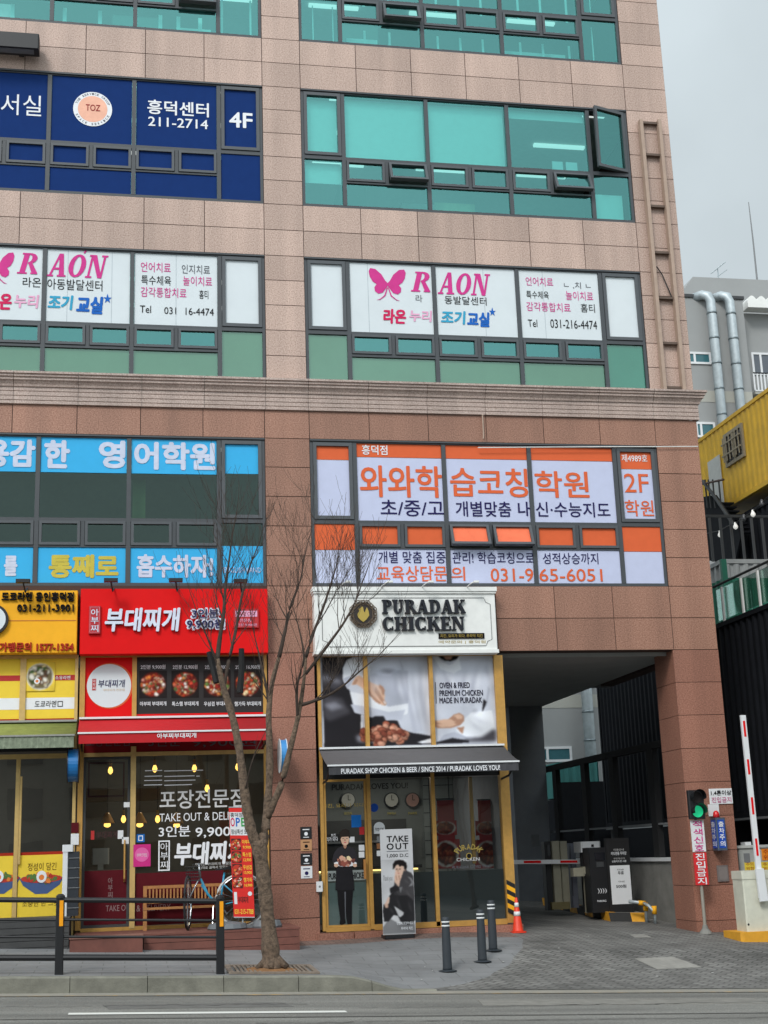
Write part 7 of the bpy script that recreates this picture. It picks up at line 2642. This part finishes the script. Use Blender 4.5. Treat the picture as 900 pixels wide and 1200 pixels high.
for px, m in (((872.5, 1010, 884.5, 1020.5), mat('notice_yellow', (232, 206, 70), .5)), ((892, 1010, 906, 1020.5), mat('notice_yellow', (232, 206, 70), .5)), ((892.5, 994.5, 908, 1008), mat('notice_orange', (236, 138, 30), .5))):
    r_ = rect(*px, Yc)
    o = MB().box(r_[0], r_[1], Yc - .008, Yc - .001, r_[2], r_[3], m).build('notice', t)
    mb = MB()
    for k, s in enumerate(('주의', '위험')):
        h = (r_[3] - r_[2]) / 2
        write(mb, s, (r_[0] + .03, r_[1] - .03, r_[3] - (k + .9) * h, r_[3] - (k + .1) * h), Yc - .011, BROWNRED, .0)
    mb.build('lettering', o)
r_ = rect(870, 1000, 877, 1011, Yc)
MB().box(r_[0] + .03, r_[1] + .03, Yc - .012, Yc - .001, r_[2], r_[3], GREY, .004).build('latch', t)
r_ = rect(876, 986.5, 883, 992, Yc)
MB().box(r_[0], r_[1], Yc + .1, Yc + .3, r_[2] - .02, r_[3], WHITE).build('small_cap', t)

# ------------------------------------------------------------------ container yard next door
CB = mat('black_container', (25, 27, 32), .75, 0, .2, 3, spec=.15)
CY = mat('yellow_container', (216, 170, 28), .5, 0, .16, 3)
CG = mat('green_container', (46, 122, 100), .5, 0, .10, 2)
CW = mat('white_container', (178, 182, 182), .5, 0, .08, 2)
def corr_x(mb, X, y0, y1, z0, z1, m, pitch=.28, dep=.045):
    """corrugated side facing -X"""
    pts = []
    y = y0
    while y < y1 - 1e-4:
        for f, d in ((0, 0), (.28, 0), (.5, dep), (.78, dep)):
            pts.append((min(y + pitch * f, y1), d))
        y += pitch
    pts.append((y1, 0))
    v = [(X + d, yy, z) for z in (z0, z1) for yy, d in pts]
    n = len(pts)
    mb.add(v, [(i + 1, i, n + i, n + i + 1) for i in range(n - 1)], m)
def corr_y(mb, Y, x0, x1, z0, z1, m, pitch=.24, dep=.04):
    pts = []
    x = x0
    while x < x1 - 1e-4:
        for f, d in ((0, 0), (.28, 0), (.5, dep), (.78, dep)):
            pts.append((min(x + pitch * f, x1), d))
        x += pitch
    pts.append((x1, 0))
    v = [(xx, Y + d, z) for z in (z0, z1) for xx, d in pts]
    n = len(pts)
    mb.add(v, [(i, i + 1, n + i + 1, n + i) for i in range(n - 1)], m)
def container(label, x0, x1, y0, y1, z0, z1, m, m2=None, split=None, dep=.045):
    t = thing('shipping_container', label, 'container', ((x0 + x1) / 2, (y0 + y1) / 2, z0))
    mb = MB()
    if split:
        corr_x(mb, x0, y0 + .1, y1 - .1, z0 + .12, split, m)
        corr_y(mb, y0, x0 + .1, x1 - .1, z0 + .12, split, m)
        corr_x(mb, x0, y0 + .1, y1 - .1, split, z1 - .1, m2)
        corr_y(mb, y0, x0 + .1, x1 - .1, split, z1 - .1, m2)
    else:
        corr_x(mb, x0, y0 + .1, y1 - .1, z0 + .12, z1 - .1, m, .28, dep)
        corr_y(mb, y0, x0 + .1, x1 - .1, z0 + .12, z1 - .1, m)
    mb.build('corrugated_wall', t)
    fr = MB()
    a = x0 - .02
    for yy in (y0 - .01, y1 - .09):
        fr.box(a, x0 + .11, yy, yy + .1, z0, z1, m)
    fr.box(x1 - .1, x1 + .01, y0 - .01, y0 + .09, z0, z1, m)
    fr.box(a, x0 + .06, y0 + .09, y1 - .09, z0, z0 + .12, m)
    fr.box(a, x0 + .06, y0 + .09, y1 - .09, z1 - .1, z1, m2 or m)
    fr.box(x0 + .11, x1 - .1, y0 - .01, y0 + .06, z0, z0 + .12, m)
    fr.box(x0 + .11, x1 - .1, y0 - .01, y0 + .06, z1 - .1, z1, m2 or m)
    fr.box(x0 + .1, x1, y0 + .1, y1 - .02, z0 + .01, z0 + .05, m)
    fr.box(x0 + .06, x1, y0 + .06, y1, z1 - .06, z1 - .02, m2 or m)
    fr.box(x1 - .02, x1, y0 + .1, y1, z0 + .05, z1 - .06, m)
    fr.box(x0 + .1, x1 - .02, y1 - .08, y1 - .02, z0 + .05, z1 - .06, m)
    fr.build('frame', t)
    return t
cb = container('long black corrugated container raised beside the pink building', 9.5, 12.0, -4.0, 11.7, 1.75, 5.95, CB)
un = MB()  # near-black sheets stand in for the shade of the open space below
un.box(9.6, 11.19, 16.0, 16.2, -.9, 3.2, mat('undercroft_shade', (30, 31, 34), .8, spec=.1))
un.box(11.2, 11.4, -4.0, 16.2, -.9, 1.74, mat('undercroft_shade', (30, 31, 34), .8, spec=.1))
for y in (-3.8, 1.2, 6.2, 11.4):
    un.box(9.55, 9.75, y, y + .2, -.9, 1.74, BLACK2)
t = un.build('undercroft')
tag(t, 'dark open space with posts under the black container', 'undercroft')
mb = MB()
mb.box(9.46, 9.50, -4, 11.7, 1.70, 1.745, GREY)
tag(mb.build('edge_trim'), 'thin pale metal trim along the bottom edge of the black container', 'trim')
cu = container('black container added to fill the dark void under the yellow one', 12.5, 15.0, -4.0, 9.5, 5.97, 9.6, CB)  # black box added to stand for the dark void here
cg = container('green and white container behind the glass balustrade', 10.45, 12.35, 5.0, 11.0, 5.97, 7.75, CG, CW, 7.3)
cy = container('mustard yellow container on top of the stack with a barred window', 12.5, 15.0, -4.0, 10.6, 9.98, 12.35, CY, dep=.02)
Xw = 12.5
pw = [atX(*p, Xw) for p in ((850, 508), (871, 497), (874, 535), (852, 549))]
y0 = (pw[1][0] + pw[2][0]) / 2
y1 = (pw[0][0] + pw[3][0]) / 2
z0, z1 = (pw[2][1] + pw[3][1]) / 2, (pw[0][1] + pw[1][1]) / 2
o = MB()
o.box(Xw - .06, Xw + .02, y0, y1, z1 - .09, z1, CREAM)
o.box(Xw - .06, Xw + .02, y0, y1, z0, z0 + .09, CREAM)
o.box(Xw - .06, Xw + .02, y0, y0 + .1, z0 + .09, z1 - .09, CREAM)
o.box(Xw - .06, Xw + .02, y1 - .1, y1, z0 + .09, z1 - .09, CREAM)
o.box(Xw - .05, Xw + .02, (y0 + y1) / 2 - .04, (y0 + y1) / 2 + .04, z0 + .09, z1 - .09, CREAM)
wn = o.build('window', cy)
MB().box(Xw - .02, Xw - .01, y0 + .1, y1 - .1, z0 + .09, z1 - .09, mat('dark_pane', (20, 22, 24), .15)).build('pane', wn)
o = MB()
for i in range(6):
    y = y0 + .1 + (y1 - y0 - .2) * i / 5
    o.box(Xw - .14, Xw - .12, y - .02, y + .02, z0 + .12, z1 - .12, CREAM)
for z in (z0 + .3, z1 - .3):
    o.box(Xw - .145, Xw - .115, y0, y1, z - .02, z + .02, CREAM)
o.build('window_bar', wn)
o = MB()
o.box(Xw - .02, Xw - .001, 8.9, 9.7, 9.98 + .15, 9.98 + 1.55, mat('door_white', (190, 192, 188), .5))
o.build('door', cy)
# glass balustrade
t = thing('glass_balustrade', 'glass balustrade with steel posts above the black container', 'balustrade', (9.5, 0, 5.95))
Ye = atX(838, 695, 9.55)[0]
mb = MB()
ypos = [atX(*p, 9.55)[0] for p in ((847, 700), (869.5, 690), (889, 680))]
stp = ypos[1] - ypos[2]
ypos += [ypos[2] - stp * (i + 1) for i in range(3)]
for y in ypos:
    MB().box(9.52, 9.56, y - .03, y + .03, 5.96, 6.72, OFFWHITE).build('post', t)
MB().tube([(9.54, Ye + .05, 6.80), (9.54, -4, 6.80)], .03, DGREY, 8).build('handrail', t)
MB().box(9.575, 9.585, -4, Ye, 6.02, 6.72, GL_RAIL).build('glass_panel', t)
MB().box(9.58, 10.4, Ye, Ye + .012, 6.02, 6.72, GL_RAIL).build('glass_panel', t)
# slatted dark screen behind the balustrade
t = thing('slat_screen', 'dark slatted screen under the string lights', 'screen', (11, 4.8, 7.76))
mb = MB()
for i in range(9):
    x = 10.35 + i * .27
    mb.box(x, x + .06, 5.3, 5.34, 7.76, 8.85, mat('slat_grey', (72, 74, 76), .6))
mb.build('slat', t)
MB().box(10.3, 12.5, 5.29, 5.35, 8.85, 8.91, DGREY).build('rail', t)
# black stair in front of the yellow container
t = thing('steel_stair', 'black steel stair with railing below the yellow container', 'stair', (11.4, 9, 6))
Xs = 11.9
s0, s1 = atX(836, 580, Xs), atX(862, 618, Xs)
top, bot = atX(826, 562, Xs), atX(848, 562, Xs)
MB().prism_x([(s0[0] + 1.5, s0[1] + .3), (s0[0], s0[1]), (s1[0], s1[1]), (s1[0] - .1, s1[1] - .3), (s1[0] + .4, s1[1] - .9), (s0[0] + 1.5, s0[1] - 1.4)], Xs + .05, Xs + .1, CB).build('stringer', t)
MB().tube([(Xs, s0[0] + .6, s0[1] + .55), (Xs, s0[0], s0[1]), (Xs, s1[0], s1[1])], .045, DGREY, 8).build('handrail', t)
MB().tube([(Xs, top[0] + .6, top[1]), (Xs, bot[0], bot[1])], .03, mat('rust_brown', (74, 52, 42), .6), 6).build('top_rail', t)
for px in (826, 830, 835, 842):
    a = atX(px, 562, Xs)
    b = atX(px + 2, 596 if px < 838 else 592, Xs)
    MB().tube([(Xs, a[0], a[1]), (Xs, a[0], b[1])], .022, DGREY, 6).build('baluster', t)
for i in range(8):
    f = i / 8
    y, z = s0[0] + (s1[0] - s0[0]) * f, s0[1] - .25 + (s1[1] - s0[1]) * f
    MB().box(Xs + .11, Xs + .5, y - .14, y + .14, z - .02, z + .02, CB).build('tread', t)
# string of bulbs
Xb = 10.9
pl = [atX(*p, Xb) for p in ((829, 625), (843, 622), (852, 617), (862, 613), (872, 606), (882, 599), (892, 590), (905, 578))]
t = thing('string_light', 'string of white globe bulbs hanging in front of the dark void', 'string lights', (Xb, pl[3][0], pl[3][1]))
MB().tube([(Xb, y, z) for y, z in pl], .012, BLACK, 5).build('wire', t)
for px, py, on in ((844, 627, 1), (862, 617.5, 1), (872, 608, 0), (882.5, 603, 1), (893, 591, 0)):
    y, z = atX(px, py, Xb)
    MB().lathe((Xb, y, z - .06), [(.01, 0), (.05, .03), (.06, .07), (.03, .13), (.025, .17)], emit('globe_bulb', (236, 236, 230), .5) if on else mat('grey_bulb', (90, 92, 96), .3), 10).build('bulb', t, True)

# cars in the dark yard below
def car(x, y, label, paint, src=None):
    z = G(9, y) - .1
    if src:
        c = copy_tree(src, (x, y, z), label)
        return c
    t = thing('parked_car', label, 'car', (x, y, z), 'cars parked in the container yard')
    half = .86
    side = [(-2.1, .35), (-2.15, .75), (-2.05, .9), (-1.2, 1.0), (-.5, 1.42), (.9, 1.45), (1.7, 1.02), (2.1, .92), (2.15, .4), (1.75, .3), (-1.7, .3)]
    body = MB()
    n = len(side)
    v = []
    for k, sx in ((-1, half), (1, half)):
        for a, b in side:
            v.append((x + k * (half if b < 1.01 else half * .8), y + a, z + b))
    body.add(v, [list(range(n)), list(range(n, 2 * n))[::-1]] + [[(i + 1) % n, i, n + i, n + (i + 1) % n] for i in range(n)], paint)
    body.build('body', t)
    g_ = mat('car_glass', (28, 32, 36), .08)
    gw = MB()
    for k in (-1, 1):
        p = [(-1.05, 1.02), (-.45, 1.36), (.85, 1.38), (1.45, 1.04)]
        gw.add([(x + k * (half * .985 if b < 1.1 else half * .82) , y + a, z + b) for a, b in p], [(0, 1, 2, 3) if k < 0 else (3, 2, 1, 0)], g_)
    gw.add([(x - .7, y - 1.16, z + 1.035), (x + .7, y - 1.16, z + 1.035), (x + .62, y - .56, z + 1.40), (x - .62, y - .56, z + 1.40)], [(0, 1, 2, 3)], g_)
    gw.build('window', t)
    for yy in (-1.35, 1.35):
        for k in (-1, 1):
            w_ = MB()
            nn = 18
            v = [(x + k * half + dx * k, y + yy + .31 * math.cos(R_(a * 20)), z + .31 + .31 * math.sin(R_(a * 20))) for dx in (-.2, .015) for a in range(nn)]
            w_.add(v, [list(range(nn)), list(range(nn, 2 * nn))[::-1]] + [[i, (i + 1) % nn, nn + (i + 1) % nn, nn + i] for i in range(nn)], BLACK2)
            w_.build('wheel', t)
    for k in (-1, 1):
        MB().box(x + k * .6 - .16, x + k * .6 + .16, y - 2.17, y - 2.1, z + .62, z + .76, WHITE).build('headlight', t)
    return t
c1 = car(10.35, 3.9, 'dark car parked under the black container beside the pier', mat('car_paint', (58, 62, 70), .25, .3, coat=.6))
c2 = car(9.0, 14.8, 'dark car parked at the back of the yard behind the fence', None, c1)

# ------------------------------------------------------------------ grey building at the back
GB = mat('grey_render', (152, 154, 154), .85, 0, .06, .6)
GB2 = mat('grey_render_light', (174, 174, 166), .85, 0, .06, .6)
YG = 20.0
t = thing('grey_building', 'plain grey rendered building with a pale band behind the containers', 'building', (20, YG, 0))
zr_ = at(840, 350, YG)[1]
zp_ = at(850, 326, YG + 1.5)[1]
xs_ = at(875, 400, YG)[0]
mb = MB()
mb.box(3.0, xs_, YG, YG + 8, -1.5, zr_, GB)
mb.box(xs_, 45, YG + .8, YG + 8, -1.5, zr_ - .2, GB)
mb.build('wall', t)
rf = MB()
xl = at(812, 326, YG + 1.5)[0]
rf.prism([(xl - 1.2, zr_ + .005), (xl, zp_), (45, zp_), (45, zr_ + .005)], YG + 1.5, YG + 6, GB)
rf.build('roof_block', t)
MB().box(2.9, xs_ + .05, YG - .06, YG + .3, zr_ + .003, zr_ + .12, DGREY).build('coping', t)
for py, lab in ((465, ''), (822, '')):
    z = at(845 if py < 600 else 655, py, YG)[1]
    MB().box(3.0, xs_, YG - .012, YG - .001, z - .22, z + .22, GB2).build('pale_band', t)
def gwin(px, Y, teal=True):
    X0, X1, Z0, Z1 = rect(*px, Y)
    o = MB().frame(X0, X1, Z0, Z1, .08, Y - .05, Y - .001, WHITE)
    xm = X0 + (X1 - X0) * .28
    o.box(xm - .04, xm + .04, Y - .05, Y - .001, Z0 + .08, Z1 - .08, WHITE)
    w_ = o.build('window', t)
    MB().plate(X0 + .08, X1 - .08, Z0 + .08, Z1 - .08, Y - .02, mat('far_pane', (58, 104, 112), .15) if teal else mat('far_pane_grey', (90, 96, 104), .15)).build('pane', w_)
gwin((806, 413, 833, 427), YG)
gwin((815, 495, 838, 513), YG)
gwin((630, 875, 670, 893), YG)
gwin((881, 414, 918, 440), YG + .8, False)
o = MB()
X0, X1, Z0, Z1 = rect(884, 437, 925, 459, YG + .3)
o.box(X0, X1, YG + .28, YG + .32, Z1 - .05, Z1, BLACK)
o.box(X0, X1, YG + .28, YG + .32, Z0, Z0 + .05, WHITE)
for i in range(11):
    x = X0 + (X1 - X0) * i / 10
    o.box(x - .03, x + .03, YG + .285, YG + .315, Z0 + .05, Z1 - .05, WHITE)
o.box(X0, X1, YG + .3, YG + .8, Z0 - .1, Z0, GB2)
o.build('balcony_railing', t)
o = MB()
X0, X1, Z0, Z1 = rect(875, 352, 930, 362, YG + .3)
nn = 5
for i in range(nn):
    a, b = X0 + (X1 - X0) * i / nn, X0 + (X1 - X0) * (i + 1) / nn
    o.prism([(a, Z0)] + [(a + (b - a) * k / 6, Z0 + .3 + (Z1 - Z0) * .5 * math.sin(math.pi * k / 6)) for k in range(7)] + [(b, Z0)], YG + .2, YG + .7, OFFWHITE)
o.build('window_canopy', t)
def duct(label, pts, r_, seams):
    t = thing('duct', label, 'ventilation duct', pts[0], 'galvanised ducts on the grey building')
    MB().tube(pts, r_, STEEL, 14).build('pipe', t, True)
    a, b = Vector(pts[0]), Vector(pts[1])
    s = MB()
    for i in range(seams):
        z = a.z + (b.z - a.z) * (i + .5) / seams
        s.tube([(a.x, a.y, z - .03), (a.x, a.y, z + .03)], r_ + .02, mat('duct_seam', (128, 138, 142), .4, .7), 14)
    s.build('seam_band', t, True)
zd = at(832, 340, YG - .4)[1]
for p0, lab in (((846, 488), 'galvanised duct nearer the pink building on grey wall'), ((867, 470), 'galvanised duct farther right on the grey wall')):
    xd_ = at(*p0, YG - .35)[0]
    zz = at(835, 347, YG - .35)[1]
    duct(lab, [(xd_, YG - .35, 5), (xd_, YG - .35, zz - .2), (xd_ - .05, YG - .3, zz + .02), (xd_ - .22, YG - .15, zz + .12), (xd_ - .42, YG + .1, zz + .1)], .175, 16)
xd_ = at(690, 850, YG - .4)[0]
duct('single bright duct seen through the driveway opening', [(xd_, YG - .4, -.5), (xd_, YG - .4, 9.0), (xd_, YG - .3, 9.2), (xd_, YG + .1, 9.3)], .19, 10)
t = thing('television_antenna', 'small television aerial on the grey roof', 'antenna', (at(842, 324, YG + 2)[0], YG + 2, zp_))
q = lambda px, py: (lambda a: (a[0], YG + 2, a[1]))(at(px, py, YG + 2))
MB().tube([(q(842, 326)[0], YG + 2, zp_), q(841, 315)], .025, STEEL, 5).build('mast', t)
o = MB()
o.tube([q(834, 320), q(850, 307)], .02, STEEL, 5)
for f in (0, .2, .4, .6, .8):
    a = q(834 + 16 * f, 320 - 13 * f)
    o.tube([(a[0] - .1, a[1] - .3, a[2] - .1), (a[0] + .1, a[1] + .3, a[2] + .1)], .012, STEEL, 4)
o.tube([q(841, 324), q(852, 316)], .015, STEEL, 4)
o.build('element', t)
mb = MB()
a, b = at(878, 237, YG + 3), at(887, 327, YG + 3)
mb.tube([(b[0], YG + 3, zp_), ((a[0] + b[0]) / 2, YG + 3, (a[1] + b[1]) / 2), (b[0], YG + 3, a[1])], [.04, .03, .015], GREY, 6)
tag(mb.build('lightning_rod'), 'tall thin mast standing on the grey roof against the sky', 'mast')
# teal and black boxes seen low through the driveway
for nm, px, lab, m in (('teal', (654, 893, 702, 934), 'teal container low behind the black fence posts', mat('teal_container', (58, 128, 124), .5, 0, .15, 2)), ('black', (652, 936, 706, 985), 'black container below the teal one at the back of the yard', CB)):
    X0, X1, Z0, Z1 = rect(*px, 16.5)
    t = thing('shipping_container', lab, 'container', ((X0 + X1) / 2, 17.4, Z0))
    mb = MB()
    corr_y(mb, 16.5, X0, X1, Z0, Z1, m)
    mb.build('corrugated_wall', t)
    MB().box(X0, X1, 16.56, 18.5, Z0 if nm == 'teal' else -1.0, Z1, m).build('body', t)
# wall closing the driveway's far left
mb = MB()
mb.box(3.6, 6.44, 10.9, 11.0, -1.0, 4.85, mat('dark_back_wall', (90, 92, 96), .8))
tag(mb.build('back_wall'), 'dark wall at the far end of the driveway beside the rear column', 'wall')

# ------------------------------------------------------------------ the far side of the street, seen only in the glass
t = thing('apartment_building', 'pale apartment building across the street reflected in the shop glass', 'building', (4, -52, -1))
mb = MB()
mb.box(-34, 40, -64, -52, -2, 15, mat('pale_render', (128, 124, 116), .8, 0, .1, .3))
mb.build('wall', t)
o = MB()
for j in range(5):
    for i in range(22):
        x = -32 + i * 3.2
        z = 1 + j * 2.8
        o.box(x, x + 1.9, -51.99, -51.9, z, z + 1.5, mat('far_window', (40, 48, 54), .15))
o.build('window_band', t)

# ------------------------------------------------------------------ the lamps that are on inside the shops
def shop_light(name, x, y, z, watts, col, size):
    d = bpy.data.lights.new(name, 'AREA')
    d.energy = watts
    d.size = size
    d.color = col
    o = bpy.data.objects.new(name, d)
    COL.objects.link(o)
    o.location = (x, y, z)
shop_light('ramen_ceiling_lamp', -5.9, 2.4, 3.85, 40, (1.0, .95, .88), .8)
shop_light('stew_pendant_fill', -2.4, 2.6, 3.85, 45, (1.0, .82, .58), .8)  # added area light, brightens the room on behalf of the pendants
shop_light('chicken_ceiling_lamp', 1.6, 2.2, 2.92, 30, (1.0, .95, .88), .8)

# ------------------------------------------------------------------ small things on the ground
def ground_poly(name, pxs, m, lift, label=None, cat=None):
    pts = [on_ground(*p) for p in pxs]
    mb = MB()
    mb.add([(p.x, p.y, p.z + lift) for p in pts] + [(p.x, p.y, p.z - .05) for p in pts], [list(range(len(pts)))] + [[i, len(pts) + i, len(pts) + (i + 1) % len(pts), (i + 1) % len(pts)] for i in range(len(pts))], m)
    o = mb.build(name)
    if label:
        tag(o, label, cat)
    else:
        structure(o)
    return o
ground_poly('utility_cover', [(770, 1136), (822, 1133.5), (789, 1121.5), (744, 1123.5)], mat('pale_concrete', (142, 140, 134), .85, 0, .18, 5), .006, 'pale square concrete utility cover set in the driveway pavers', 'utility cover')
ground_poly('manhole_cover', [(744, 1099), (763, 1098.3), (755, 1095), (738, 1095.6)], mat('pale_concrete', (142, 140, 134), .85, 0, .18, 5), .006, 'small pale cover in the pavers in front of the driveway island', 'utility cover')
ground_poly('asphalt_patch', [(120, 1178), (330, 1175), (345, 1180), (128, 1183)], mat('patched_asphalt', (98, 97, 94), .9, 0, .2, 6), .005)
ground_poly('asphalt_patch', [(560, 1172), (880, 1170), (900, 1176), (566, 1178.5)], mat('patched_asphalt2', (124, 122, 116), .9, 0, .2, 6), .005)
rng = random.Random(12)
def crack(name, pa_, pb_, n, wd):
    mb = MB()
    pts = []
    for i in range(n + 1):
        f = i / n
        p = on_ground(pa_[0] + (pb_[0] - pa_[0]) * f, pa_[1] + (pb_[1] - pa_[1]) * f + rng.uniform(-.8, .8))
        pts.append(p)
    for i in range(n):
        a, b = pts[i], pts[i + 1]
        w0, w1 = wd * rng.uniform(.4, 1.3), wd * rng.uniform(.4, 1.3)
        mb.add([(a.x, a.y - w0, road_z(a.x) + .009), (b.x, b.y - w1, road_z(b.x) + .009), (b.x, b.y + w1, road_z(b.x) + .009), (a.x, a.y + w0, road_z(a.x) + .009)], [(0, 1, 2, 3)], TAR)
    return structure(mb.build(name, origin=Vector((0, 0, 0))))
crack('road_crack', (-20, 1181), (360, 1177), 40, .012)
crack('road_crack', (420, 1182), (930, 1174), 44, .012)
crack('road_crack', (300, 1200), (930, 1192), 44, .016)
mb = MB()
for px, py in ((498, 1134), (507, 1138.5), (494, 1149), (300, 1132), (292, 1134), (330, 1131), (345, 1133), (590, 1128), (203, 1161.5), (212, 1162), (247, 1161), (48, 1163), (690, 1098), (655, 1112), (770, 1145), (835, 1141)):
    p = on_ground(px, py)
    r_ = rng.uniform(.008, .024)
    q = [(p.x + r_ * rng.uniform(.6, 1.4) * math.cos(k * 1.2566), p.y + r_ * 1.6 * rng.uniform(.6, 1.4) * math.sin(k * 1.2566)) for k in range(5)]
    mb.add([(x, y, p.z + .012) for x, y in q] + [(p.x, p.y, p.z + .02)], [(i, (i + 1) % 5, 5) for i in range(5)], mat('litter_grey', (176, 176, 172), .8))
o = mb.build('litter')
o['kind'] = 'stuff'
o['label'] = 'small scraps of white litter on the pavement and road'
